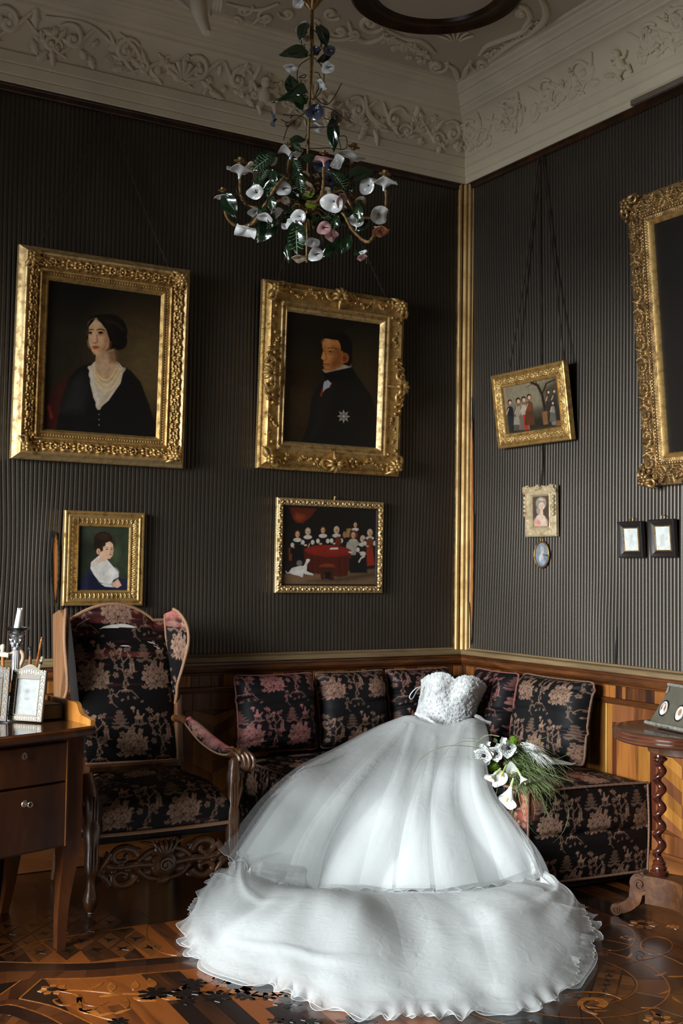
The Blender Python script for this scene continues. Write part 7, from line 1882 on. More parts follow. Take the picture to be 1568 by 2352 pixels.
# ================================================================== WEDDING DRESS
M['satin'] = plain('white_satin', (0.78, 0.80, 0.795), 0.6, spec=0.3, var=0.015, scale=3)
M['satin'].node_tree.nodes['Principled BSDF'].inputs['Roughness'].default_value = 1.0; M['satin'].node_tree.nodes['Principled BSDF'].inputs['Specular IOR Level'].default_value = 0.05
M['lace'] = plain('white_lace', (0.74, 0.76, 0.755), 0.55, var=0.10, scale=160)
M['bead'] = plain('crystal_bead', (0.86, 0.88, 0.90), 0.12, spec=0.9, var=0.1, coat=0.6)
def tulle_mat(name, lo, hi):
    m = bpy.data.materials.new(name); m.use_nodes = True; nt = m.node_tree
    for n_ in list(nt.nodes): nt.nodes.remove(n_)
    out = node(nt, 'ShaderNodeOutputMaterial'); d = node(nt, 'ShaderNodeBsdfDiffuse'); t = node(nt, 'ShaderNodeBsdfTranslucent'); tr = node(nt, 'ShaderNodeBsdfTransparent')
    for n_ in (d, t): n_.inputs['Color'].default_value = (0.79, 0.81, 0.805, 1)
    a = node(nt, 'ShaderNodeMixShader'); a.inputs[0].default_value = 0.48; nt.links.new(d.outputs[0], a.inputs[1]); nt.links.new(t.outputs[0], a.inputs[2])
    bp = node(nt, 'ShaderNodeBump'); bp.inputs['Strength'].default_value = 0.35; bp.inputs['Distance'].default_value = 0.012
    nt.links.new(noise(nt, 16.0, 3, 0.5, dist=1.2), bp.inputs['Height']); nt.links.new(bp.outputs[0], d.inputs['Normal']); nt.links.new(bp.outputs[0], t.inputs['Normal'])
    lw = node(nt, 'ShaderNodeLayerWeight'); lw.inputs[0].default_value = 0.35
    mr = node(nt, 'ShaderNodeMapRange'); mr.inputs['To Min'].default_value = lo; mr.inputs['To Max'].default_value = hi
    nt.links.new(lw.outputs['Facing'], mr.inputs['Value'])
    b = node(nt, 'ShaderNodeMixShader'); nt.links.new(mr.outputs[0], b.inputs[0]); nt.links.new(tr.outputs[0], b.inputs[1]); nt.links.new(a.outputs[0], b.inputs[2])
    nt.links.new(b.outputs[0], out.inputs[0]); return m
M['tulle'] = tulle_mat('white_tulle', 0.26, 0.80); M['tulle_dense'] = tulle_mat('gathered_tulle', 0.55, 0.95); M['tulle_thin'] = tulle_mat('single_tulle', 0.14, 0.70)
dr = thing('wedding_dress', 'strapless white tulle wedding dress with long train laid over the corner sofa', 'dress', (-0.95, -1.0, 0))
def cr(tk, K, x):
    """Catmull-Rom through rows K at knots tk, evaluated at x (vectorised)"""
    tk = np.asarray(tk, float); K = np.asarray(K, float); x = np.asarray(x, float)
    i = np.clip(np.searchsorted(tk, x, 'right')-1, 0, len(tk)-2)
    h = tk[i+1]-tk[i]; a = ((x-tk[i])/h)
    g_ = np.gradient(K, tk, axis=0)
    sh = (slice(None),)*x.ndim+(None,)*(K.ndim-1)
    a = a[sh]; h = h[sh]
    return (2*a**3-3*a**2+1)*K[i]+(a**3-2*a**2+a)*h*g_[i]+(-2*a**3+3*a**2)*K[i+1]+(a**3-a**2)*h*g_[i+1]
def lift(px, py, d):
    return CAM+(_f+_r*((px-CXP)/FPX)[..., None]-_u*((py-CYP)/FPX)[..., None])*d[..., None]
# meridians of the skirt: (pixel x, pixel y, depth) at t = 0, .14, .28, .45, .62, .8, 1
TK = [0, .14, .28, .45, .62, .80, 1.0]
MER = [
 [(922, 1646, 5.88), (868, 1672, 5.80), (795, 1714, 5.60), (706, 1764, 5.22), (640, 1826, 5.06), (592, 1892, 4.98), (543, 1964, 4.90)],
 [(940, 1636, 5.83), (886, 1690, 5.66), (828, 1742, 5.40), (762, 1812, 5.12), (706, 1886, 5.02), (652, 1958, 4.94), (612, 2022, 4.88)],
 [(960, 1636, 5.80), (922, 1700, 5.60), (884, 1756, 5.34), (842, 1830, 5.10), (808, 1904, 5.00), (778, 1975, 4.92), (755, 2046, 4.87)],
 [(995, 1650, 5.76), (972, 1712, 5.56), (954, 1764, 5.32), (938, 1840, 5.09), (926, 1912, 4.99), (918, 1980, 4.91), (914, 2048, 4.86)],
 [(1040, 1654, 5.76), (1024, 1716, 5.52), (1018, 1768, 5.26), (1022, 1842, 5.09), (1040, 1914, 4.98), (1062, 1980, 4.91), (1084, 2044, 4.87)],
 [(1082, 1640, 5.80), (1080, 1706, 5.50), (1076, 1762, 5.22), (1090, 1836, 5.08), (1130, 1912, 4.97), (1166, 1972, 4.90), (1190, 2026, 4.87)],
 [(1110, 1648, 5.84), (1117, 1700, 5.54), (1108, 1752, 5.26), (1124, 1822, 5.10), (1176, 1898, 4.96), (1220, 1958, 4.89), (1248, 2018, 4.87)]]
SK = np.linspace(0, 1, 7)
MERA = np.array(MER)                                   # (7 s, 7 t, 3)
def skirt(s, t):
    """s, t grids -> px, py, depth"""
    A = cr(SK, MERA, s)                                 # (..., 7 t, 3)
    tk = np.array(TK); i = np.clip(np.searchsorted(tk, t, 'right')-1, 0, 5)
    h = tk[i+1]-tk[i]; a = ((t-tk[i])/h)[..., None]; h = h[..., None]
    G = np.gradient(A, tk, axis=-2)
    take = lambda X, j: np.take_along_axis(X, j[..., None, None], -2)[..., 0, :]
    return (2*a**3-3*a**2+1)*take(A, i)+(a**3-2*a**2+a)*h*take(G, i)+(-2*a**3+3*a**2)*take(A, i+1)+(a**3-a**2)*h*take(G, i+1)
def ridge(x, sharp=1.6):
    """rounded crests with narrow valleys, 0..1"""
    return np.abs(np.sin(pi*x))**(1/sharp)
def folds(s, t, seed, big=4.6, small=15):
    g_ = np.random.default_rng(3); p1, p2, p3 = g_.uniform(0, 6, 3)
    w = s+0.035*np.sin(t*3+s*9+p1)+0.02*np.sin(t*7-s*13+p2)
    f1 = 0.55*(ridge(big*w+p1+0.25*np.sin(2.2*t+p3), 1.15)-0.62)+0.5*smooth_noise(w*15, t*0.9, 8, 2)
    f2 = smooth_noise(w*52, t*1.2, seed+7, 2)
    f3 = smooth_noise(s*7, t*2.2, 4, 2)
    return f1, f2, f3
def keep_clear(P):
    """pull cloth towards the viewer wherever it would cut into the sofa or the floor"""
    V_ = (CAM-P)/np.linalg.norm(CAM-P, axis=-1, keepdims=True); D = np.zeros(P.shape[:2]); P0 = P.copy()
    for _ in range(20):
        x, y, z = P[..., 0], P[..., 1], P[..., 2]
        ins = ((x > LX-0.01) & (y > -0.695) & (z < ZS+0.045)) | ((x > -0.70) & (y > RY-0.075+0.0) & (z < ZS+0.045))
        if not ins.any(): break
        D[ins] += 0.010; P = P0+V_*D[..., None]
    if D.any():                                          # ease the push into the cloth around it
        B_ = D.copy()
        for _ in range(60):
            B_[1:-1] = (B_[:-2]+2*B_[1:-1]+B_[2:])/4; B_[:, 1:-1] = (B_[:, :-2]+2*B_[:, 1:-1]+B_[:, 2:])/4
            B_ = np.maximum(B_, D*0.97)
        P = P0+V_*np.maximum(B_, D)[..., None]
    P[..., 2] = np.maximum(P[..., 2], 0.006)
    return P
def skirt_sheet(name, mat, seed, off, amp, s0=0.0, s1=1.0, t0=0.0, t1=1.0, ns=260, nt=170, hemw=0.012, spread=0.0, hem=True, drop=0.0):
    s_, t = np.meshgrid(np.linspace(s0, s1, ns), np.linspace(t0, t1, nt), indexing='ij')
    Q = skirt(np.clip(s_, 0, 1), np.clip(t, 0, 1))
    px, py, d = Q[..., 0], Q[..., 1], Q[..., 2]
    e = (s_-0.5)*2
    px = px+spread*e*np.clip(t, 0, 1)**0.7*26; py = py+drop*np.clip((t-0.7)/0.3, 0, 1)**2
    f1, f2, f3 = folds(s_, t, seed)
    tt = np.clip(t*1.15, 0, 1)**0.8; edge = 0.35+0.65*np.sin(pi*np.clip(s_, 0.02, 0.98))**0.5
    h = off+edge*(amp*(0.046*f1*tt+0.0055*f2*np.clip(t*3, 0, 1)*(1-0.5*t)+0.034*f3*tt))
    P = lift(px, py, d-h)
    q = np.clip((t-0.93)/0.07, 0, 1)**2
    ph = s_*2*pi*17+seed+3*np.sin(s_*11)
    P[..., 2] += q*hemw*np.sin(ph); P += (q*hemw*1.4*np.cos(ph*0.73+1))[..., None]*np.array([0.5, -0.86, 0])
    P[..., 2] += 0.0
    P = keep_clear(P)
    o = MB().grid(P).build(name, M[mat], dr, smooth=True, angle=0)
    if hem:
        MB().tube(P[:, -1], 0.0011, 5).build('rolled_hem', M['tulle_dense'], dr)
    return P
UND = skirt_sheet('underskirt', 'satin', 3, -0.045, 1.0, 0.03, 0.975, 0.03, 0.955, hemw=0.004, hem=False)
SK1 = skirt_sheet('tulle_skirt_layer', 'tulle_dense', 3, -0.020, 1.08, 0.0, 1.0, 0.02, 0.985, hemw=0.012)
SK2 = skirt_sheet('tulle_skirt_layer', 'tulle', 8, 0.008, 1.05, 0.0, 1.0, 0.03, 1.0, hemw=0.016, spread=0.25, drop=4)
SK3 = skirt_sheet('tulle_skirt_layer', 'tulle_thin', 14, 0.022, 1.0, 0.0, 1.0, 0.05, 1.0, hemw=0.022, spread=0.9, drop=14)
SK4 = skirt_sheet('tulle_skirt_layer', 'tulle_thin', 21, 0.000, 0.9, 0.0, 0.35, 0.02, 0.97, ns=120, hemw=0.02, spread=1.8)
SK5 = skirt_sheet('tulle_skirt_layer', 'tulle_thin', 27, -0.010, 0.9, 0.68, 1.0, 0.02, 1.0, ns=120, hemw=0.02, spread=0.9, drop=26)
# long overlay folds that fall from the waist
def strand(px, w0, w1, name='pleat_fold', mat='tulle_dense', off=0.05, seed=0):
    q = bez([(x, y, 0) for x, y in px], 60); t = np.linspace(0, 1, 60)
    # depth from the skirt surface under each pixel: nearest sample
    S_ = to_px(SK2.reshape(-1, 3)); Z_ = ((SK2.reshape(-1, 3)-CAM)@_f)
    out = np.zeros((60, 13, 3)); v = np.linspace(-1, 1, 13)
    T_ = norm(np.gradient(q[:, :2], axis=0)); N_ = np.stack([-T_[:, 1], T_[:, 0]], -1)
    for i in range(60):
        w = w0+(w1-w0)*t[i]
        for j in range(13):
            x, y = q[i, 0]+N_[i, 0]*v[j]*w, q[i, 1]+N_[i, 1]*v[j]*w
            k = np.argmin((S_[:, 0]-x)**2+(S_[:, 1]-y)**2)
            out[i, j] = at_depth(x, y, Z_[k]-0.004-off*(1-v[j]**2)*sin(pi*min(1, 0.15+t[i]*0.8)))
    for _ in range(4): out[1:-1] = (out[:-2]+out[2:]+2*out[1:-1])/4; out[:, 1:-1] = (out[:, :-2]+out[:, 2:]+2*out[:, 1:-1])/4
    MB().grid(keep_clear(out)).build(name, M[mat], dr, smooth=True, angle=0)
strand([(950, 1662), (930, 1740), (905, 1830), (880, 1930), (862, 2036)], 8, 38, off=0.020)
strand([(1000, 1690), (985, 1770), (962, 1860), (950, 1950), (948, 2040)], 8, 40, off=0.022)
strand([(1060, 1668), (1035, 1740), (1020, 1830), (1030, 1930), (1050, 2036)], 8, 50, off=0.022)
strand([(1088, 1660), (1092, 1740), (1106, 1830), (1150, 1930), (1180, 2010)], 7, 34, off=0.018)
strand([(930, 1660), (860, 1740), (780, 1840), (720, 1940), (690, 2036)], 8, 40, off=0.018)
# ---- train
OUTL = [(498, 2014, 4.86, .02), (470, 2046, 4.78, .02), (440, 2092, 4.62, .02), (420, 2148, 0, .012), (438, 2192, 0, .010), (478, 2226, 0, .010), (550, 2254, 0, .010), (630, 2272, 0, .010), (700, 2302, 0, .010), (775, 2328, 0, .010), (850, 2341, 0, .010), (950, 2338, 0, .010), (1060, 2338, 0, .010),
        (1130, 2326, 0, .010), (1200, 2330, 0, .010), (1262, 2304, 0, .010), (1318, 2262, 0, .010), (1350, 2216, 0, .012), (1366, 2166, 0, .014), (1360, 2122, 0, .02), (1336, 2090, 4.66, .02), (1296, 2064, 4.74, .02), (1258, 2050, 4.80, .02)]
OUT3 = []
for x, y, d, z in OUTL: OUT3.append(at_depth(x, y, d) if d else at(x, y, 2, z))
OUT3 = np.array(OUT3); ko = np.linspace(0, 1, len(OUT3))
INN = np.array([at_depth(x, y, d) for x, y, d in ((592, 2006, 4.90), (640, 2026, 4.90), (720, 2042, 4.89), (800, 2046, 4.88), (900, 2048, 4.87), (1000, 2048, 4.87), (1090, 2044, 4.88), (1180, 2034, 4.88), (1236, 2036, 4.88))]); ki = np.linspace(0, 1, len(INN))
def train_sheet(name, mat, seed, off, amp, grow=0.0, hemw=0.014, ns=330, nt=130, hem=True, t1=1.0, s0=0., s1=1.):
    s_, t = np.meshgrid(np.linspace(s0, s1, ns), np.linspace(0, 1, nt), indexing='ij')
    s1d = s_[:, 0]
    O = cr(ko, OUT3, s1d)[:, None]; I_ = cr(ki, INN, s1d)[:, None]
    ctr = np.array([-1.3, -1.5, 0])
    O = O+grow*norm((O-ctr)*np.array([1, 1, 0]))
    tt = (t*t1)[..., None]
    P = I_*(1-tt)+O*tt
    puff = np.sin(pi*np.clip(t, 0, 1)**0.95)**0.9
    wv = s_+0.03*smooth_noise(s_*6, t*4, 40, 2)
    f1 = smooth_noise(wv*13, t*1.5, 31, 2); f2 = smooth_noise(wv*46, t*3.0, seed+1, 2); f3 = smooth_noise(s_*9+t*3, t*5-s_*4, 33, 2)
    dip = np.exp(-((s_-0.50-0.10*(t-0.4))/0.055)**2-((t-0.38)/0.26)**2)+0.8*np.exp(-((s_-0.62)/0.05)**2-((t-0.50)/0.18)**2)+0.5*np.exp(-((s_-0.28-0.1*t)/0.05)**2-((t-0.55)/0.3)**2)
    h = puff*(0.046+amp*(0.022*f1+0.0075*f2+0.020*f3))-0.026*dip*amp
    sw = np.exp(-((t-0.30-0.10*np.sin(s_*5+1))/0.035)**2)*np.clip(np.sin(s_*9+0.6), 0, 1)+np.exp(-((t-0.55-0.12*np.sin(s_*4+3))/0.05)**2)*np.clip(np.sin(s_*7+2.2), 0, 1)+np.exp(-((t-0.74-0.06*np.sin(s_*8))/0.03)**2)*np.clip(np.sin(s_*11+4), 0, 1)
    h = h+0.012*amp*sw*np.sin(pi*t)
    roll = np.exp(-((t-0.88)/0.07)**2)*(0.004+0.003*np.sin(s_*2*pi*13))
    q = np.clip((t-0.90)/0.10, 0, 1)**1.5
    ph = s_*2*pi*30+seed+5*np.sin(s_*13)+4*np.sin(s_*37)
    P[..., 2] += off*np.sin(pi*np.clip(t, 0.03, 0.97))+np.maximum(h, -0.02)+roll*(1-0.5*q)+q*hemw*(0.5+0.5*np.sin(ph))*(0.35+0.45*np.clip(smooth_noise(s_*20, s_*0, seed+3, 2)+0.3, 0, 1.2))
    rad = norm((O-ctr)*np.array([1, 1, 0]))
    P = P+(q*hemw*0.8*np.cos(ph*0.81+1))[..., None]*rad
    P[..., 2] = np.maximum(P[..., 2], 0.004)
    P = keep_clear(P)
    MB().grid(P, flip=True).build(name, M[mat], dr, smooth=True, angle=0)
    if hem: MB().tube(P[:, -1], 0.0011, 5).build('rolled_hem', M['tulle_dense'], dr)
    return P
train_sheet('train_underlayer', 'satin', 31, -0.020, 1.0, -0.09, 0.005, hem=False, t1=0.95)
TR1 = train_sheet('tulle_train_layer', 'tulle_dense', 37, -0.006, 1.05, -0.03, 0.012)
TR2 = train_sheet('tulle_train_layer', 'tulle', 44, 0.010, 1.1, 0.0, 0.018)
TR3 = train_sheet('tulle_train_layer', 'tulle_thin', 52, 0.022, 1.25, 0.010, 0.026)
# loose single layers of tulle at the edges
def flap(c, seed, amp=0.02, mat='tulle_thin', n=70, m=50, rag=6.0):
    """c: four (px, py, depth) corners A, B (attached edge) then C, D (free edge)"""
    c = np.array(c, float); a, b_ = np.meshgrid(np.linspace(0, 1, n), np.linspace(0, 1, m), indexing='ij'); A, B_ = a[..., None], b_[..., None]
    Q = (c[0]*(1-A)+c[1]*A)*(1-B_)+(c[3]*(1-A)+c[2]*A)*B_
    nz = smooth_noise(a*7, b_*2, seed, 2); n2 = smooth_noise(a*16, b_*5, seed+1, 2)
    d = Q[..., 2]-amp*np.sin(pi*np.clip(b_*0.8+.1, 0, 1))*(1+0.8*nz)-amp*0.35*n2*b_
    sgn = np.array(c[3]+c[2]-c[0]-c[1])[:2]; sgn = sgn/np.linalg.norm(sgn)
    k = rag*b_**2*(smooth_noise(a*14, a*0, seed+2, 3)+0.4*np.sin(a*40+seed))
    P = keep_clear(lift(Q[..., 0]+sgn[0]*k, Q[..., 1]+sgn[1]*k, d))
    MB().grid(P).build('loose_tulle', M[mat], dr, smooth=True, angle=0)
    MB().tube(P[:, -1], 0.0009, 5).build('rolled_hem', M['tulle_dense'], dr)
flap([(650, 1955, 4.93), (660, 2030, 4.90), (560, 2010, 4.90), (548, 1972, 4.92)], 1, 0.03); flap([(700, 1990, 4.92), (700, 2040, 4.88), (590, 2016, 4.85), (600, 1978, 4.88)], 2, 0.03)
flap([(640, 2020, 4.86), (600, 2060, 4.78), (494, 2010, 4.82), (540, 2000, 4.88)], 3, 0.03, 'tulle'); flap([(560, 2060, 4.74), (520, 2110, 4.60), (428, 2100, 4.56), (452, 2060, 4.68)], 4, 0.03)
flap([(1260, 2070, 4.60), (1270, 2150, 4.40), (1364, 2140, 4.38), (1340, 2086, 4.56)], 5, 0.04); flap([(1280, 2130, 4.36), (1270, 2200, 4.16), (1362, 2214, 4.10), (1366, 2150, 4.30)], 6, 0.04); flap([(1260, 2180, 4.18), (1220, 2250, 3.98), (1318, 2262, 3.88), (1330, 2200, 4.08)], 7, 0.03)
flap([(790, 1720, 5.50), (720, 1790, 5.16), (624, 1830, 5.08), (700, 1758, 5.2)], 8, 0.03); flap([(1190, 1900, 4.93), (1225, 1990, 4.86), (1258, 2050, 4.86), (1216, 1938, 4.90)], 9, 0.03)
# ---- bodice
nu, nv = 120, 90
ub = np.linspace(0, 1, nu); vb = np.linspace(0, 1, nv)
topc = bez([(967, 1563, 0), (976, 1556, 0), (990, 1549, 0), (1010, 1545, 0), (1031, 1550, 0), (1044, 1560, 0), (1057, 1554, 0), (1078, 1552, 0), (1097, 1558, 0), (1111, 1570, 0), (1119, 1578, 0)], nu)[:, :2]
botc = bez([(952, 1642, 0), (970, 1652, 0), (990, 1664, 0), (1010, 1676, 0), (1040, 1674, 0), (1068, 1656, 0), (1092, 1642, 0)], nu)[:, :2]
U, V = np.meshgrid(ub, vb, indexing='ij')
px = topc[:, None, 0]*V+botc[:, None, 0]*(1-V); py = topc[:, None, 1]*V+botc[:, None, 1]*(1-V)
px = px-7*np.sin(pi*V)*(U-0.5)*2*0.5
dep = 5.975+0.03*V-0.13*np.sin(pi*U)**0.7
cup = np.exp(-((U-0.28)/0.15)**2-((V-0.74)/0.24)**2)+np.exp(-((U-0.74)/0.15)**2-((V-0.72)/0.24)**2)
dep = dep-0.055*cup
rel = 0.0035*np.abs(smooth_noise(U*40, V*26, 71, 3))
BO = lift(px, py, dep-rel)
MB().grid(BO).build('bodice', M['lace'], dr, smooth=True, angle=0)
BB = lift(px, py, 6.00+0.03*V+0.02*np.sin(pi*U)); MB().grid(BB[::6, ::6], flip=True).build('bodice_back', M['satin'], dr)
MB().grid(np.stack([BO[:, -1], BB[:, -1]])).build('bodice_top_lining', M['satin'], dr)
for e in (0, -1): MB().grid(np.stack([BO[e], BB[e]])).build('bodice_side', M['lace'], dr)
g_ = np.random.default_rng(17); mb = MB(); md = MB(); Nb = nrm(BO)
if (Nb[60, 45]@(CAM-BO[60, 45])) < 0: Nb = -Nb
for k in range(420):
    i, j = g_.integers(1, nu-1), (g_.integers(1, nv-1) if k > 70 else nv-2)
    c = BO[i, j]; N_ = Nb[i, j]; x = norm(np.cross(N_, [0.1, 0.2, 1.0])); y = np.cross(N_, x); r = g_.uniform(0.004, 0.0085); a0 = g_.uniform(0, 6)
    for p in range(5):
        a = a0+p*1.2566; e = x*cos(a)+y*sin(a)
        mb.ell(c+e*r*0.75+N_*0.0022, (r*0.55, r*0.36, 0.0014), 6, 4, R=np.stack([e, np.cross(N_, e), N_], 1))
    if k % 2 == 0: md.ell(c+N_*0.0042, (0.0019,)*3, 6, 5)
o = mb.build('lace_applique', M['lace'], dr); o['kind'] = 'stuff'
for k in range(260):
    i, j = g_.integers(1, nu-1), g_.integers(1, nv-1); md.ell(BO[i, j]+Nb[i, j]*0.0030, (g_.uniform(0.0012, 0.0023),)*3, 6, 5)
o = md.build('crystal_beads', M['bead'], dr); o['kind'] = 'stuff'
# lace trim of the over-bodice at the waist, with scallops
def trim(pxs, d0, d1, w, name='waist_lace_trim', n=60):
    q = bez([(x, y, 0) for x, y in pxs], n)[:, :2]; t = np.linspace(0, 1, n); d = d0+(d1-d0)*t
    T_ = norm(np.gradient(q, axis=0)); N_ = np.stack([-T_[:, 1], T_[:, 0]], -1)
    G = []
    for k, v in enumerate((0, .4, .8, 1.0)):
        o_ = v*w*(1+0.22*np.abs(np.sin(t*pi*9))*(v > .9))
        G.append(lift(q[:, 0]+N_[:, 0]*o_, q[:, 1]+N_[:, 1]*o_, d-0.003*sin(pi*min(1, v+.1))-0.003*v))
    G = np.array(G); MB().grid(G).build(name, M['lace'], dr)
    b = MB()
    for i in range(0, n, 2):
        b.ell(G[2][i], (0.0026,)*3, 6, 5); b.ell(G[3][i], (0.0022,)*3, 6, 5)
    o = b.build('trim_beading', M['lace'], dr); o['kind'] = 'stuff'
trim([(1004, 1684), (1000, 1672), (990, 1660), (972, 1649), (951, 1641)], 5.725, 5.80, 5)
trim([(1092, 1640), (1104, 1645), (1114, 1653), (1127, 1657)], 5.78, 5.82, 6, 'lace_tab')
rb = bez([at_depth(x, y, d) for x, y, d in ((968, 1576, 5.90), (955, 1581, 5.88), (944, 1592, 5.87), (940, 1602, 5.87), (945, 1606, 5.87), (951, 1598, 5.87), (957, 1586, 5.88), (967, 1577, 5.90))], 40)
MB().tube(rb, 0.0042, 8, flat=0.35).build('ribbon_loop', M['satin'], dr)
# ================================================================== BOUQUET
M['petal_white'] = plain('white_petal', (0.80, 0.83, 0.80), 0.5, spec=0.3, var=0.05, scale=40)
M['petal_white'].node_tree.nodes['Principled BSDF'].inputs['Subsurface Weight'].default_value = 0.15; M['petal_white'].node_tree.nodes['Principled BSDF'].inputs['Subsurface Radius'].default_value = (0.006, 0.006, 0.004)
M['anemone_heart'] = plain('dark_stamen', S(30, 24, 34), 0.6); M['green_mum'] = plain('green_button_flower', S(118, 158, 40), 0.6, var=0.35, scale=90); M['calla_green'] = plain('calla_throat_green', S(176, 192, 124), 0.5)
M['spadix'] = plain('calla_spadix', S(206, 182, 84), 0.6); M['grass'] = plain('bear_grass', S(150, 170, 112), 0.4, var=0.35, scale=18); M['grass_dark'] = plain('dark_grass', S(84, 100, 64), 0.45, var=0.3, scale=18); M['plume'] = tulle_mat('pale_plume', 0.35, 0.8)
M['leaf_green'] = plain('bouquet_leaf', S(72, 104, 48), 0.4, var=0.3, scale=20)
def sofa_depth(px, py):
    d = ray(px, py); best = 9.0
    t = (ZS+0.03-CAM[2])/d[2]; p = CAM+d*t
    if t > 0 and p[1] > RY-0.05 and p[1] < 0 and p[0] > -0.675 and p[0] < 0: best = min(best, t)
    t = (RY-0.03-CAM[1])/d[1]; p = CAM+d*t
    if -0.68 < p[0] < -0.02 and p[2] < ZS+0.03: best = min(best, t)
    t = (-0.69-CAM[0])/d[0]; p = CAM+d*t
    if RY-0.02 < p[1] < -0.67 and p[2] < ZS+0.03: best = min(best, t)
    return best if best < 8 else 5.3
bq = thing('bouquet', 'white anemone and calla bouquet with long grasses lying on the sofa corner', 'bouquet', tuple(at_depth(1180, 1770, 5.1)))
def Bp(x, y): return 1050+x/5.6, 1660+y/5.6
def B3(x, y, off):
    px, py = Bp(x, y); return at_depth(px, py, min(5.36, sofa_depth(px, py))-off)
bm = 1/5.6/FPX*5.1                                   # metres per crop pixel there
def sdir(dx, dy, w): return norm(_r*dx-_u*dy-_f*w)   # screen direction: right, down, towards the viewer
def petal_grid(c, out, up, L, W, cup, seed, n=9, m=7, wave=0.12):
    """one petal: from c along out, curving towards up"""
    sd = np.cross(out, up); t = np.linspace(0, 1, n); v = np.linspace(-1, 1, m); G = np.zeros((n, m, 3)); g_ = np.random.default_rng(seed); p_ = g_.uniform(0, 6)
    for i in range(n):
        w = W*sin(pi*(0.12+0.80*t[i]))**0.75 if t[i] < 1 else W*0.3
        for j in range(m):
            G[i, j] = c+out*L*(t[i]-0.10*t[i]*v[j]**2)+sd*w*v[j]+up*(cup*L*t[i]**2+0.25*w*v[j]**2+wave*L*0.25*sin(3*v[j]+p_)*t[i])
    return G
def anemone(x, y, r, n, seed):
    c = B3(x, y, 0.085); r = r*bm*1.22
    b = MB(); ax = norm(n); x_ = norm(np.cross(ax, [0.3, 0.1, 1.0])); y_ = np.cross(ax, x_)
    for ring, k, rr, cu in ((0, 5, 1.0, 0.10), (1, 4, 0.82, 0.30)):
        for i in range(k):
            a = i*2*pi/k+ring*0.6+seed; o = x_*cos(a)+y_*sin(a)
            b.grid(petal_grid(c+ax*0.002*ring, o, ax, r*rr, r*0.50, cu, seed*10+i+ring*7))
    o = b.build('anemone_petals', M['petal_white'], bq, angle=0)
    b = MB(); b.ell(c+ax*0.005, (r*0.20, r*0.20, r*0.17), 10, 7)
    for i in range(30):
        a = i*2*pi/30; q = 0.36+0.07*(i % 3); e = x_*cos(a)+y_*sin(a)
        b.tube([c+e*r*0.12+ax*0.003, c+e*r*q*0.9+ax*0.006, c+e*r*q+ax*0.008], [0.0004, 0.0004, 0.0010], 5); b.ell(c+e*r*q+ax*0.008, (0.0018,)*3, 5, 4)
    b.build('anemone_heart', M['anemone_heart'], o)
anemone(335, 420, 116, sdir(-0.15, 0.05, 1), 1); anemone(492, 392, 100, sdir(0.0, 0.1, 1), 2); anemone(645, 325, 116, sdir(0.15, 0.0, 1), 3)
for x, y, r, sd_ in ((585, 225, 62, 4), (392, 268, 46, 5), (300, 292, 44, 6), (520, 300, 60, 7)):
    c = B3(x, y, 0.055); b = MB()
    for i in range(11):
        a = i*2.4; e = sdir(cos(a), sin(a), 0.5)
        b.grid(petal_grid(c, e, sdir(0, -.3, 1), r*bm*(0.7+0.3*(i % 2)), r*bm*0.42, 0.5, sd_*20+i, wave=0.5))
    b.build('ruffled_flower', M['petal_white'], bq, angle=0)
for x, y, r in ((468, 570, 76), (718, 226, 54)):
    c = B3(x, y, 0.055); b = MB(); g_ = np.random.default_rng(x); b.ell(c, (r*bm*0.8,)*3, 14, 10)
    for i in range(230):
        v = norm(g_.normal(size=3)); 
        if v@_f > 0.3: continue
        b.tube([c+v*r*bm*0.7, c+v*r*bm*1.02+g_.normal(size=3)*0.001], [0.0016, 0.0009], 5)
    o = b.build('button_flower', M['green_mum'], bq); o['kind'] = 'stuff'
for x, y, r, d in ((300, 480, 70, (-.2, 1, .3)), (360, 520, 60, (.5, 1, .2)), (500, 250, 70, (-.6, -1, .2)), (440, 470, 80, (.8, .5, .3))):
    c = B3(x, y, 0.05); MB().grid(petal_grid(c, sdir(*d), sdir(0, 0, 1), r*bm, r*bm*0.4, 0.1, x)).build('bouquet_leaf', M['leaf_green'], bq)
def calla(x, y, L, R_, mouth, tail, seed, off=0.07, name='calla_lily'):
    """rolled funnel: mouth = direction the opening faces, tail = direction of the stem (screen)"""
    c = B3(x, y, off); ax = norm(mouth); L *= bm*1.1; R_ *= bm*1.12
    tl = norm(tail); base = c+tl*L
    n, m = 26, 16; th = np.linspace(-pi, pi, n); t = np.linspace(0, 1, m); G = np.zeros((n, m, 3))
    ref = norm(tl-ax*(tl@ax)+1e-6); sd = np.cross(ax, ref)
    for i in range(n):
        k = abs(th[i])/pi                                # 0 = lip tip side, 1 = seam
        lipr = R_*(1.25-0.55*k+0.35*exp(-(th[i]/0.35)**2))
        for j in range(m):
            q = t[j]; rr = 0.12*R_+(lipr-0.12*R_)*q**1.7; ce = base*(1-q)**1.0+c*q
            e = -ref*cos(th[i])+sd*sin(th[i])
            G[i, j] = ce+e*rr*(1-0.12*k)+ax*(0.35*R_*q**3*(k-0.4))-ax*0.22*R_*np.clip(q-0.75, 0, 1)*2*(1-k)
    o = MB().grid(G).build(name, M['petal_white'], bq, angle=0)
    MB().tube([base+(c-base)*0.35, base+(c-base)*0.98+ax*0.2*R_], [R_*0.15, R_*0.10], 9).build('spadix', M['spadix'], o)
    MB().tube(bez([base+tl*0.03, base+tl*0.005, base+(c-base)*0.25], 10), [0.0045, 0.0045, 0.0047, 0.005, 0.0055, 0.006, 0.0062, 0.0060, 0.004, 0.002], 8).build('calla_stem', M['calla_green'], o)
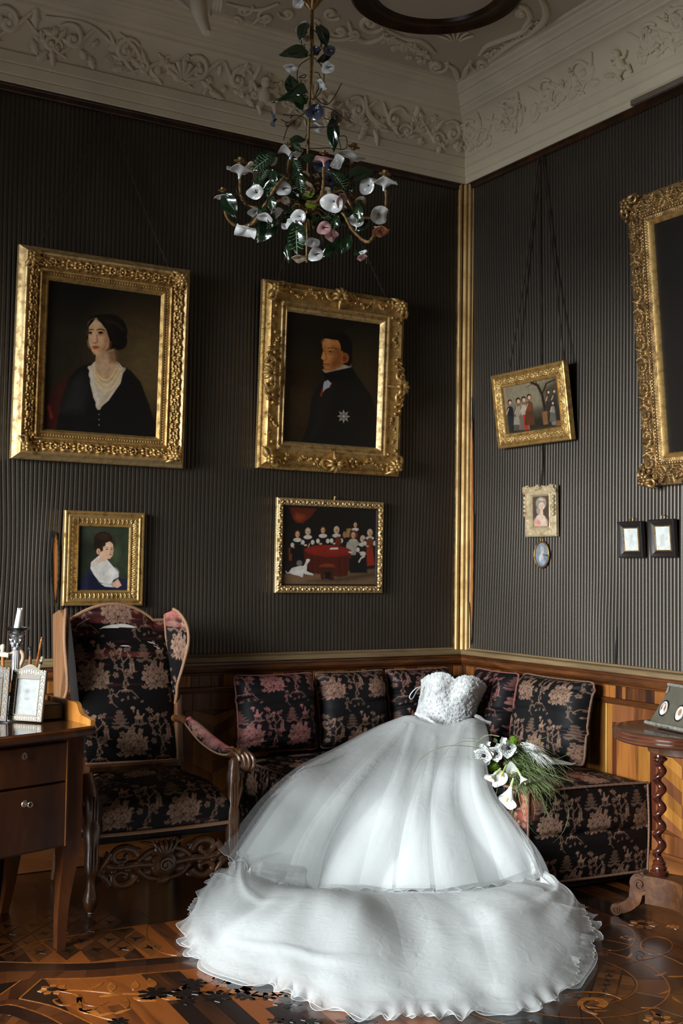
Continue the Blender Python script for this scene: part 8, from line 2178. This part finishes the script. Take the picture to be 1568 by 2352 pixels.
calla(560, 690, 80, 96, sdir(0.05, -0.1, 1), sdir(0.5, -0.7, -0.6), 1, 0.10); calla(425, 715, 90, 66, sdir(-0.5, 0.6, 0.7), sdir(0.7, -0.6, -0.2), 2, 0.08)
calla(700, 640, 90, 82, sdir(0.3, 0.0, 1), sdir(-0.1, 0.8, -0.5), 3, 0.07); calla(868, 785, 110, 88, sdir(0.5, 0.3, 0.8), sdir(-0.4, -0.8, -0.3), 4, 0.07)
calla(640, 1000, 190, 120, sdir(-0.55, 0.55, 0.65), sdir(0.28, -1, 0.0), 5, 0.075)
# bear grass: long single blades as parts, the mass as stuff
def blade(pts, w, mat='grass', off=0.04, name='grass_blade'):
    P = bez([B3(x, y, off) if not (x < 120 or y < 150) else at_depth(*Bp(x, y), 5.20-off) for x, y in pts], 22)
    MB().tube(P, w*np.array([0.7]+[1.0]*12+list(np.linspace(1, 0.15, 9))), 5, flat=0.45).build(name, M[mat], bq)
DW = 0.0016
for pts, m_ in (([(620, 480), (800, 560), (1050, 700), (1255, 830)], 'grass'), ([(640, 500), (900, 600), (1200, 820), (1445, 1040)], 'grass'), ([(640, 470), (850, 600), (1100, 850), (1310, 1060)], 'grass'), ([(660, 540), (860, 700), (1060, 930), (1225, 1145)], 'grass'),
                ([(700, 600), (860, 760), (980, 950), (1050, 1112)], 'grass'), ([(740, 700), (770, 850), (800, 1000), (842, 1160)], 'grass'), ([(720, 640), (740, 820), (820, 960)], 'grass'), ([(900, 820), (1120, 860), (1150, 1000), (1100, 1250), (980, 1370)], 'grass_dark'),
                ([(1300, 1000), (1420, 1080), (1420, 1240), (1350, 1420), (1225, 1550)], 'grass_dark'), ([(640, 230), (700, 180), (800, 180), (860, 215)], 'grass'), ([(900, 1270), (960, 1380), (1070, 1480)], 'grass_dark'), ([(720, 450), (850, 400), (1030, 340), (1100, 300)], 'grass'),
                ([(740, 430), (780, 350), (840, 285)], 'grass'), ([(520, 790), (490, 950), (420, 1080), (330, 1185)], 'grass_dark'), ([(700, 800), (600, 980), (480, 1130), (400, 1275)], 'grass_dark'), ([(470, 700), (410, 745), (362, 785)], 'grass_dark'), ([(520, 605), (430, 612), (345, 622)], 'grass_dark'), ([(390, 555), (340, 640), (300, 720)], 'grass_dark')):
    blade(pts, DW, m_)
def far(pts, m_='grass_dark', d0=5.10, d1=5.22):
    q = [(880+x/5.227, 1500+y/5.227) for x, y in pts]; k = np.linspace(d0, d1, len(q))
    MB().tube(bez([at_depth(x, y, d) for (x, y), d in zip(q, k)], 36), DW*np.linspace(0.9, 0.35, 36), 5).build('grass_blade', M[m_], bq)
far([(1170, 1145), (980, 1115), (800, 1112), (640, 1150), (520, 1215), (430, 1300), (370, 1430)]); far([(1190, 1090), (1100, 1065), (980, 1060), (880, 1090), (780, 1150), (730, 1220)]); far([(1240, 1045), (1100, 1030), (955, 1018)]); far([(1390, 1000), (1310, 985), (1230, 990), (1150, 1040), (1040, 1110), (1000, 1200), (1030, 1270), (1120, 1280)], 'grass')
g_ = random.Random(21); b = MB(); b2 = MB()
for i in range(230):
    x0, y0 = 640+g_.uniform(-60, 140), 440+g_.uniform(-200, 140)
    a = radians(g_.gauss(35, 20)); L = g_.uniform(300, 820); cv = g_.uniform(-0.2, 0.55)
    pts = []
    for t in np.linspace(0, 1, 7):
        aa = a+cv*t*t; pts.append((x0+L*t*cos(aa), y0+L*t*sin(aa)+60*t*t))
    of = g_.uniform(0.012, 0.075)
    P = np.array([B3(x, y, of*(1-0.5*k/6)) for k, (x, y) in enumerate(pts)])
    (b if i % 3 else b2).tube(bez(P, 12), g_.uniform(0.0008, 0.0017)*np.linspace(1, 0.3, 12), 4)
o = b.build('grass_tuft', M['grass'], bq); o['kind'] = 'stuff'; o = b2.build('grass_tuft', M['grass_dark'], bq); o['kind'] = 'stuff'
b = MB()
for i in range(60):                                    # pale feathery plume
    x0, y0 = 840+g_.uniform(-40, 120), 300+g_.uniform(-60, 60); x1, y1 = 1040+g_.uniform(-60, 220), 520+g_.uniform(-120, 90)
    P = np.array([B3(x0+(x1-x0)*t, y0+(y1-y0)*t-30*sin(pi*t), 0.05) for t in np.linspace(0, 1, 5)]); b.tube(P, 0.0011*np.linspace(1, .3, 5), 4)
o = b.build('pale_plume', M['petal_white'], bq); o['kind'] = 'stuff'
q = bez([B3(x, y, 0.03) for x, y in ((830, 330), (980, 440), (1150, 490), (1330, 510), (1470, 530), (1535, 508))], 30); up_ = sdir(-0.2, -1, 0.2)
wv = np.interp(np.linspace(0, 1, 30), [0, .2, .6, 1], [0.016, 0.022, 0.010, 0.001])
MB().grid(np.array([q+up_*wv[:, None]*v for v in (-1, -.3, .3, 1)])).build('sheer_ribbon', M['plume'], bq)
MB().tube(bez([B3(600, 520, .03), B3(760, 640, .03), B3(900, 800, .025)], 14), 0.012, 10).build('stem_bundle', M['leaf_green'], bq)
# ================================================================== CHANDELIER OF PORCELAIN FLOWERS
M['porcelain'] = plain('white_porcelain', (0.60, 0.62, 0.61), 0.22, spec=0.6, var=0.03, coat=0.4)
M['porcelain_pink'] = plain('pink_porcelain', S(196, 150, 150), 0.2, spec=0.6, var=0.12, coat=0.4); M['porcelain_blue'] = plain('dark_blue_porcelain', S(64, 72, 92), 0.2, spec=0.6, var=0.3, coat=0.4)
M['porcelain_buff'] = plain('buff_porcelain', S(150, 134, 112), 0.3, spec=0.5, var=0.2); M['porcelain_amber'] = plain('amber_porcelain', S(150, 84, 44), 0.25, var=0.2, coat=0.4)
M['tole_green'] = plain('glazed_green_leaf', S(20, 42, 22), 0.16, spec=0.7, var=0.45, scale=24, coat=0.6); M['tole_pale'] = plain('variegated_leaf_vein', S(150, 166, 140), 0.3); M['tole_lime'] = plain('lime_leaf', S(110, 130, 40), 0.25, var=0.3)
M['bronze'] = gilt('bronze_vine', (0.27, 0.17, 0.07), (0.08, 0.05, 0.02), 0.45, 60); M['bronze_dark'] = plain('dark_bronze_wire', S(52, 40, 28), 0.5, metal=0.6)
CD = 4.52
def Cp(x, y, dz=0.0): return at_depth(450+x/3.136, y/3.136, CD+dz)
cm = CD/FPX/3.136
cl = thing('chandelier', 'hanging bronze chandelier of white porcelain lilies and green leaves', 'chandelier', tuple(Cp(830, 0, 0)))
# mesh prototypes (shared by the copies)
def trumpet(seed, flare=1.0, wave=0.16, L=0.85, lobes=3):
    g_ = np.random.default_rng(seed); n, m = 22, 8; th = np.arange(n)*2*pi/n; t = np.linspace(0, 1, m); G = np.zeros((n, m, 3)); p = g_.uniform(0, 6)
    for i in range(n):
        for j in range(m):
            q = t[j]; r = 0.10+0.90*q**(2.2/flare); w = wave*q**2*(sin(lobes*th[i]+p)+0.5*sin((lobes+2)*th[i]+2*p))
            pt = 1+0.34*q**3*exp(-(((th[i]-p+pi) % (2*pi)-pi)/0.5)**2)
            G[i, j] = (r*pt*cos(th[i]), r*pt*sin(th[i]), L*q**0.8-0.18*q**6+w)
    mb = MB().grid(G, cu=True); Gi = G.copy(); Gi[..., 2] += 0.045; Gi[..., :2] *= 0.985; mb.grid(Gi, cu=True, flip=True)
    rim = np.stack([G[:, -1], Gi[:, -1]], 1); mb.grid(rim, cu=True)
    return mb.mesh('porcelain_flower', angle=0)
TRUM = [trumpet(1), trumpet(2, 1.25, 0.10, 0.7), trumpet(3, 0.9, 0.22, 0.9), trumpet(4, 1.1, 0.14, 0.8, 2)]
DISC = [trumpet(7, 1.5, 0.16, 0.62, 2), trumpet(8, 1.35, 0.20, 0.7, 3)]
def with_mat(me, m_): c = me.copy(); c.materials.append(m_); return c
PM = {}
for nm in ('porcelain', 'porcelain_pink', 'porcelain_blue', 'porcelain_buff', 'porcelain_amber'):
    PM[nm] = ([with_mat(me, M[nm]) for me in TRUM], [with_mat(me, M[nm]) for me in DISC])
mb = MB(); mb.tube([(0, 0, 0.1), (0.06, 0.03, 0.45), (0.20, 0.05, 0.62)], [0.05, 0.07, 0.09], 7); mb.ell((0.24, 0.05, 0.64), (0.13, 0.08, 0.07), 8, 6); STA = mb.mesh('stamen', angle=0); STA.materials.append(M['bronze_dark'])
def fl(x, y, r, d, mat='porcelain', kind='t', dz=0.0, seed=0, sta=False):
    o = Cp(x, y, dz); k = PM[mat][0 if kind == 't' else 1]; me = k[seed % len(k)]; s = r*cm*(0.86 if kind == 'd' else 0.92)
    dd = sdir(*d); Mx = aim(o-dd*s*(0.55 if kind == 't' else 0.3), dd, s=s, roll=seed*1.3)
    f_ = part('porcelain_flower', me, None, cl, M=Mx)
    if sta:
        q = bpy.data.objects.new('stamen', STA); C.objects.link(q); q.parent = f_
    return f_
# candle-cup lilies (open upwards) with brass cups, on the branches
mbc = MB(); mbc.lathe([(0.0, 0.0), (0.16, 0.02), (0.22, 0.14), (0.42, 0.20), (0.46, 0.26), (0.40, 0.30), (0.24, 0.32), (0.22, 0.52), (0.16, 0.52), (0.15, 0.30), (0, 0.3)], (0, 0, 0), 18)
for i in range(10): a = i*0.628; mbc.ell((0.44*cos(a), 0.44*sin(a), 0.26), (0.07, 0.07, 0.06), 7, 5)
CUP = mbc.mesh('candle_cup', angle=40); CUP.materials.append(M['gold_old'])
def cup_lily(x, y, r, dz, seed, mat='porcelain', tilt=0.0):
    d = (tilt, -1, 0.10); f_ = fl(x, y, r, d, mat, 't', dz, seed)
    part('candle_cup', CUP, None, cl, M=aim(Cp(x, y-r*0.42, dz), sdir(*d), s=r*cm*0.9))
ARMS = [((205, 1470), [(225, 1570), (300, 1628), (400, 1605), (500, 1470), (640, 1295), (760, 1400)], -.06), ((318, 1290), [(322, 1400), (370, 1475), (470, 1490), (620, 1440), (770, 1420)], 0.06), ((672, 1150), [(662, 1260), (690, 1350), (760, 1420)], 0.16),
        ((920, 1205), [(912, 1370), (868, 1450), (800, 1450)], -.16), ((1116, 1180), [(1112, 1300), (1060, 1360), (990, 1350), (850, 1430)], 0.10), ((1370, 1370), [(1362, 1500), (1290, 1562), (1170, 1550), (1080, 1420), (1050, 1370), (860, 1430)], -.04),
        ((1290, 1690), [(1230, 1742), (1130, 1660), (1030, 1510), (850, 1460)], -.20), ((640, 1270), [(580, 1340), (500, 1470), (420, 1600), (380, 1620)], -.12), ((1150, 1460), [(1120, 1400), (1080, 1350), (960, 1380)], 0.14)]
for (tip_, via, dz) in ARMS:
    P = bez([Cp(tip_[0], tip_[1], dz)]+[Cp(x, y, dz*(1-i/len(via))) for i, (x, y) in enumerate(via)], 40)
    k = np.arange(40); MB().tube(P, 0.0062*(1+0.14*np.sin(k*1.9)+0.1*np.sin(k*0.7)), 8).build('branch_arm', M['bronze'], cl)
for a in ((318, 1235, 112, 0.06, 0, 'porcelain', 0.12), (195, 1418, 75, -.06, 1, 'porcelain', -.1), (680, 1108, 105, 0.16, 2, 'porcelain', 0.05), (920, 1150, 72, -.16, 3, 'porcelain_pink', 0.0), (1130, 1125, 105, 0.10, 1, 'porcelain', 0.25), (1358, 1322, 105, -.04, 0, 'porcelain', 0.12)):
    cup_lily(*a)
F = [(435, 1385, 62, (-.2, .1, 1), 'porcelain', 'd', -.12, 1, True), (636, 1358, 58, (.25, .05, 1), 'porcelain', 'd', -.10, 0, True), (1188, 1455, 46, (.2, .1, 1), 'porcelain_buff', 'd', -.05, 1, True), (866, 1832, 58, (.0, .0, 1), 'porcelain', 'd', -.10, 0, True), (1160, 1582, 58, (0, .5, 1), 'porcelain', 'd', -.10, 1, False), (925, 1640, 54, (.2, .2, 1), 'porcelain_pink', 'd', -.14, 0, True),
     (860, 810, 66, (0, .15, 1), 'porcelain_blue', 'd', -.05, 1, True), (955, 485, 52, (.15, .15, 1), 'porcelain', 'd', -.03, 0, True), (1032, 1165, 66, (-.8, .2, .7), 'porcelain', 'd', .05, 1, False), (1236, 1338, 70, (-.5, .3, .8), 'porcelain', 'd', .02, 0, False), (1318, 1545, 78, (.5, .5, .8), 'porcelain', 'd', -.06, 1, False),
     (365, 1655, 85, (-.3, .8, .3), 'porcelain', 't', -.10, 2, False), (498, 1565, 62, (-.3, 1, .3), 'porcelain', 't', -.12, 3, False), (575, 1530, 62, (.5, .9, .2), 'porcelain', 't', -.06, 0, False), (985, 1465, 80, (-.2, .5, .6), 'porcelain', 't', -.14, 1, False), (1042, 1450, 62, (.8, .2, .5), 'porcelain_pink', 't', -.13, 2, False), (742, 1560, 56, (-.3, .3, .9), 'porcelain', 't', -.12, 3, False), (700, 1622, 62, (-.6, .5, .5), 'porcelain', 't', -.13, 0, False),
     (838, 1748, 58, (0, .9, .5), 'porcelain', 't', -.12, 1, False), (978, 1692, 52, (.3, .8, .5), 'porcelain_pink', 't', -.10, 2, False), (748, 1858, 52, (.1, 1, .4), 'porcelain_buff', 't', -.10, 3, False), (1332, 1662, 70, (.2, 1, .2), 'porcelain_amber', 't', -.20, 0, False), (1318, 1632, 34, (-.1, -1, .2), 'porcelain', 't', -.20, 1, False), (455, 1250, 62, (.6, .6, .4), 'porcelain_buff', 't', .12, 2, False), (405, 1200, 46, (-.2, .3, .8), 'porcelain_buff', 'd', .14, 1, False),
     (560, 1160, 40, (.6, .6, .4), 'porcelain', 't', .10, 3, False), (1195, 1850, 44, (.3, 1, .2), 'porcelain_pink', 't', -.18, 0, False), (1205, 1815, 30, (-.2, -.6, .5), 'porcelain', 't', -.18, 1, False), (800, 1345, 46, (0, .6, .8), 'porcelain_buff', 't', -.05, 2, False), (690, 485, 52, (.1, 1, .3), 'porcelain', 't', -.02, 3, False), (912, 605, 50, (-.7, .7, .2), 'porcelain', 't', -.02, 0, False), (962, 365, 48, (.2, .8, .5), 'porcelain_blue', 't', 0, 1, False), (860, 362, 38, (.2, .5, .7), 'porcelain_blue', 't', 0, 2, False),
     (780, 190, 44, (-.2, .2, 1), 'porcelain_buff', 'd', 0, 1, False), (805, 272, 36, (.1, 1, .3), 'porcelain_buff', 't', 0, 3, False), (568, 862, 60, (-1, .1, .15), 'porcelain_blue', 'd', 0, 1, False), (1090, 838, 58, (1, -.2, .15), 'porcelain_blue', 'd', 0, 0, False), (715, 892, 54, (.3, .9, .4), 'porcelain_buff', 't', .02, 1, False), (872, 912, 52, (0, 1, .3), 'porcelain', 't', .03, 2, False), (1010, 838, 56, (.5, .3, .8), 'porcelain_buff', 'd', .03, 1, False), (960, 848, 46, (-.6, .3, .8), 'porcelain_buff', 'd', .03, 0, False),
     (740, 10, 52, (-.2, .6, .6), 'porcelain', 'd', 0, 0, False), (790, 745, 48, (-.4, .3, .8), 'porcelain_buff', 'd', .02, 0, False), (905, 1190, 60, (.2, .5, .8), 'porcelain_blue', 't', -.02, 1, False), (965, 1300, 50, (.4, .2, .7), 'porcelain_blue', 't', .06, 2, False), (430, 1530, 52, (0, .6, .5), 'porcelain', 't', .0, 3, False), (650, 1440, 40, (-.4, .7, .5), 'porcelain_buff', 't', 0, 0, False), (940, 1385, 44, (.2, .3, .9), 'porcelain_buff', 'd', -.08, 1, False)]
for x, y, r, d, m_, k_, dz, sd_, st_ in F: fl(x, y, r, d, m_, k_, dz, sd_, st_)
# leaves
def leafmesh(kind):
    n, m = 13, 9; t = np.linspace(0, 1, n); v = np.linspace(-1, 1, m); G = np.zeros((n, m, 3))
    for i in range(n):
        q = t[i]
        if kind == 'ivy': w = 0.42*max(0.02, (1-q)**0.8*(0.55+0.6*exp(-((q-0.16)/0.16)**2)+0.16*exp(-((q-0.55)/0.12)**2))) if q > 0.02 else 0.12
        elif kind == 'lance': w = 0.20*sin(pi*(0.04+0.95*q))**0.8+0.005
        else: w = 0.33*sin(pi*(0.06+0.93*q))**0.75+0.005
        for j in range(m):
            back = -0.16*abs(v[j])*(kind == 'ivy')*exp(-(q/0.25)**2)
            G[i, j] = (w*v[j], q+back-0.06*v[j]**2, 0.16*abs(v[j])*w*2-0.28*q*q+0.02*sin(9*q+4*v[j]))
    mb = MB().grid(G); Gb = G.copy(); Gb[..., 2] -= 0.014; mb.grid(Gb, flip=True)
    mb.tube([(0, q, -0.28*q*q+0.010) for q in np.linspace(-0.12, 0.92, 10)], np.linspace(0.022, 0.006, 10), 5)
    return mb.mesh('leaf', angle=0)
LM = {k: leafmesh(k) for k in ('ivy', 'lance', 'heart')}
LMM = {(k, c): with_mat(LM[k], M[c]) for k in LM for c in ('tole_green', 'tole_lime')}
vb_ = MB()
for sg in (-1, 1):
    for i in range(6):
        q = 0.12+0.12*i; w = 0.33*sin(pi*(0.06+0.93*q))**0.75
        vb_.tube([(0, q, -0.28*q*q+0.012), (sg*w*0.5, q+0.09, 0.16*0.5*w*w*2*1.4-0.28*(q+.05)**2+0.012), (sg*w*0.85, q+0.13, 0.16*0.85*w*2*0.9-0.28*(q+.05)**2+0.012)], [0.012, 0.009, 0.004], 5)
vb_.tube([(0, q, -0.28*q*q+0.012) for q in np.linspace(0, 0.92, 10)], 0.014, 5)
VEIN = vb_.mesh('leaf_vein', angle=0); VEIN.materials.append(M['tole_pale'])
def lf(x, y, L, ang, face=(0, 0, 1), kind='heart', col='tole_green', dz=0.0, vein=False):
    """x, y = base of the leaf; ang = screen direction of the tip, degrees (0 = right, 90 = down)"""
    yv = sdir(cos(radians(ang)), sin(radians(ang)), 0.15); zv = sdir(*face); zv = norm(zv-yv*(zv@yv)); xv = np.cross(yv, zv); s = L*cm
    l_ = part('leaf', LMM[(kind, col)], None, cl, M=frame_matrix(Cp(x, y, dz), xv*s, yv*s, zv*s))
    if vein:
        q = bpy.data.objects.new('leaf_vein', VEIN); C.objects.link(q); q.parent = l_
L_ = [(790, 170, 130, 115, (-.5, 0, 1), 'heart'), (880, 190, 150, 60, (.5, 0, 1), 'heart'), (800, 395, 195, 190, (0, -.5, 1), 'heart'), (880, 440, 150, -25, (0, .8, .6), 'lance'), (760, 690, 215, 175, (0, -.3, 1), 'ivy'), (700, 680, 150, -100, (0, -.2, 1), 'heart'), (720, 690, 110, 65, (0, 0, 1), 'heart'), (985, 860, 225, 88, (0, 0, 1), 'lance'), (680, 1020, 110, -15, (0, -.4, 1), 'heart'), (700, 1040, 80, 40, (0, 0, 1), 'heart'),
      (210, 1400, 175, 68, (-.2, 0, 1), 'heart'), (560, 1580, 200, 125, (0, .2, 1), 'heart'), (590, 1310, 190, 190, (0, -.4, 1), 'heart'), (560, 1120, 190, 150, (0, -.3, 1), 'heart'), (640, 1280, 180, 150, (.3, .3, 1), 'lance'), (1100, 1290, 190, -25, (0, -.4, 1), 'heart'), (990, 1250, 150, 50, (.2, -.2, 1), 'heart'), (720, 1230, 130, 90, (0, -.2, 1), 'heart'), (830, 1430, 180, 178, (0, -1, .5), 'lance'), (860, 1590, 130, -20, (0, 0, 1), 'heart'), (960, 1700, 140, 65, (.2, .2, 1), 'heart'),
      (1100, 1700, 130, 110, (0, .4, 1), 'heart'), (700, 1150, 110, 60, (0, 0, 1), 'heart'), (770, 1130, 130, 20, (0, -.4, 1), 'heart'), (1240, 1600, 110, 150, (0, 0, 1), 'heart'), (660, 1760, 130, 95, (-.6, 0, 1), 'lance'), (400, 1610, 120, -40, (0, .4, 1), 'lance'), (900, 1500, 140, 30, (0, .3, 1), 'heart'), (1010, 1560, 110, 100, (0, .3, 1), 'heart'), (540, 1230, 120, 70, (0, 0, 1), 'heart'), (1140, 1830, 60, -30, (0, 0, 1), 'heart'), (690, 1500, 120, 110, (0, 0, 1), 'lance'), (1000, 1800, 110, 160, (0, 0, 1), 'heart')]
g_ = random.Random(9)
for x, y, L, a, fc, kd in L_: lf(x, y, L, a, fc, kd, 'tole_green', g_.uniform(-.10, .06), vein=(kd == 'heart' and g_.random() < .35))
lf(720, 1610, 210, 88, (0, 0, 1), 'heart', 'tole_green', -.17, True); lf(740, 1260, 120, 80, (0, 0, 1), 'heart', 'tole_green', -.14, True)
for x, y, a in ((770, 1400, 40), (810, 1420, -60), (790, 1470, 10), (700, 1370, 20), (760, 1350, 120)): lf(x, y, 80, a, (0, 0, 1), 'heart', 'tole_lime', -.04)
for i in range(34):                                    # the dense growth between the branches
    a, q = g_.uniform(0, 6.283), g_.uniform(0.15, 1)**0.6
    lf(790+400*q*cos(a), 1440+250*q*sin(a), g_.uniform(70, 125), g_.uniform(0, 360), (g_.uniform(-.4, .4), g_.uniform(-.5, .5), 1), g_.choice(('heart', 'lance', 'ivy')), 'tole_green', g_.uniform(-.12, .16), g_.random() < .3)
for i in range(9):
    a, q = g_.uniform(0, 6.283), g_.uniform(0.2, 1)**0.6
    fl(790+330*q*cos(a), 1470+220*q*sin(a), g_.uniform(26, 40), (g_.uniform(-.8, .8), g_.uniform(-.2, 1), g_.uniform(.1, .8)), g_.choice(('porcelain', 'porcelain', 'porcelain_buff', 'porcelain_blue')), 't', g_.uniform(-.10, .16), i)
for i in range(16):
    x, y = 790+330*g_.uniform(-1, 1), 1440+200*g_.uniform(-1, 1)
    P = bez([Cp(800, 1440), Cp((800+x)/2+g_.uniform(-60, 60), (1440+y)/2+g_.uniform(-50, 50), g_.uniform(-.1, .1)), Cp(x, y, g_.uniform(-.14, .14))], 16)
    MB().tube(P, 0.0019, 5).build('tendril', M['bronze_dark'], cl)
# stems, tendrils, finial
def wire(pts, r, mat='bronze_dark', dz=0.0, n=30, name='tendril'):
    MB().tube(bez([Cp(x, y, dz) for x, y in pts], n), r, 6).build(name, M[mat], cl)
wire([(832, -60), (832, 40), (828, 300), (822, 600), (812, 900), (806, 1100), (804, 1250), (800, 1450), (800, 1650), (798, 1870)], 0.0058, 'bronze', 0, 60, 'main_stem'); wire([(842, 60), (842, 400), (832, 620), (852, 720)], 0.0032, 'bronze')
mb = MB(); 
for i in range(9):
    a = i*0.698; e = _r*cos(a)+_f*sin(a)
    mb.tube([Cp(834, 70)+e*0.004, Cp(834, 40)+e*0.016, Cp(834, 8)+e*0.030, Cp(834, -6)+e*0.044], [0.004, 0.007, 0.008, 0.003], 6)
mb.build('gilt_leaf_cup', M['gold_old'], cl)
top_ = Cp(832, -60); MB().tube([top_, [top_[0], top_[1], ZC]], 0.006, 8).build('suspension_rod', M['bronze'], cl)
for w_ in ([(815, 420), (740, 480), (732, 580), (770, 670), (850, 720)], [(850, 415), (905, 480), (922, 560), (895, 660), (850, 715)], [(740, 560), (760, 545), (790, 540), (780, 560), (745, 556)], [(850, 520), (880, 525), (900, 570), (915, 600)], [(845, 715), (880, 640), (878, 560)], [(860, 700), (900, 740), (950, 750), (1000, 690), (1048, 600)],
           [(805, 800), (720, 860), (660, 920), (630, 1010)], [(850, 760), (930, 770), (1000, 800), (1060, 850)], [(920, 850), (980, 880), (1020, 980), (1045, 1075)], [(610, 860), (660, 880), (700, 830), (780, 850), (800, 900)], [(625, 825), (700, 830)], [(820, 920), (900, 915), (1000, 912), (1040, 908)], [(780, 1005), (800, 960), (790, 930)], [(790, 1050), (830, 1070), (960, 1065), (1010, 1070), (1050, 1075), (1085, 1060), (1080, 985), (1030, 980)],
           [(840, 210), (890, 260), (905, 340), (870, 400)], [(800, 230), (760, 290), (765, 330), (790, 320)], [(860, 390), (900, 320), (880, 260)], [(300, 1330), (290, 1370), (320, 1420), (360, 1480), (340, 1520)], [(310, 1450), (350, 1460), (400, 1500), (480, 1500)], [(345, 1540), (370, 1570), (372, 1610)], [(1190, 1820), (1250, 1770)], [(1228, 1800), (1228, 1900)], [(1380, 1520), (1400, 1450), (1412, 1410)], [(1240, 1540), (1280, 1520), (1270, 1490)], [(1130, 1260), (1118, 1300), (1100, 1330)],
           [(770, 1620), (800, 1560), (840, 1530)], [(900, 1680), (910, 1740), (880, 1790)], [(660, 1570), (700, 1520), (780, 1480)], [(640, 1870), (650, 1800), (670, 1740)], [(950, 1530), (990, 1480), (960, 1400)], [(720, 1050), (660, 1150), (640, 1240)]):
    wire(w_, 0.0018)
for x, y in ((765, 335), (660, 890), (770, 690), (1230, 1565), (300, 1390), (1100, 1340)):
    P = np.array([Cp(x+22*cos(t)*(1-t/26), y+14*sin(t)*(1-t/26)+t*1.2) for t in np.linspace(0, 18, 50)]); MB().tube(P, 0.0014, 5).build('curled_tendril', M['bronze_dark'], cl)
mb = MB(); g_ = random.Random(2); hub = Cp(800, 1440)
mb.ell(hub, (0.030, 0.030, 0.045), 14, 10)
for i in range(26):
    a = g_.uniform(0, 6.28); z = g_.uniform(-.06, .06); e = _r*cos(a)+_f*sin(a)
    mb.tube([hub+e*0.02+np.array([0, 0, z]), hub+e*0.045+np.array([0, 0, z+.01]), hub+e*0.062+np.array([0, 0, z-.006])], [0.004, 0.007, 0.002], 6)
mb.build('leafy_hub', M['bronze'], cl, angle=60)
mb = MB(); fb = Cp(800, 1590)
for i in range(10):
    a = i*0.628; e = _r*cos(a)+_f*sin(a); mb.tube([fb+e*0.006+np.array([0, 0, .02]), fb+e*0.022, fb+e*0.030+np.array([0, 0, -.03])], [0.003, 0.006, 0.0015], 6)
mb.build('finial', M['bronze'], cl); MB().ell(Cp(798, 1872), (0.008, 0.008, 0.012), 10, 7).build('finial_drop', M['bronze'], cl)
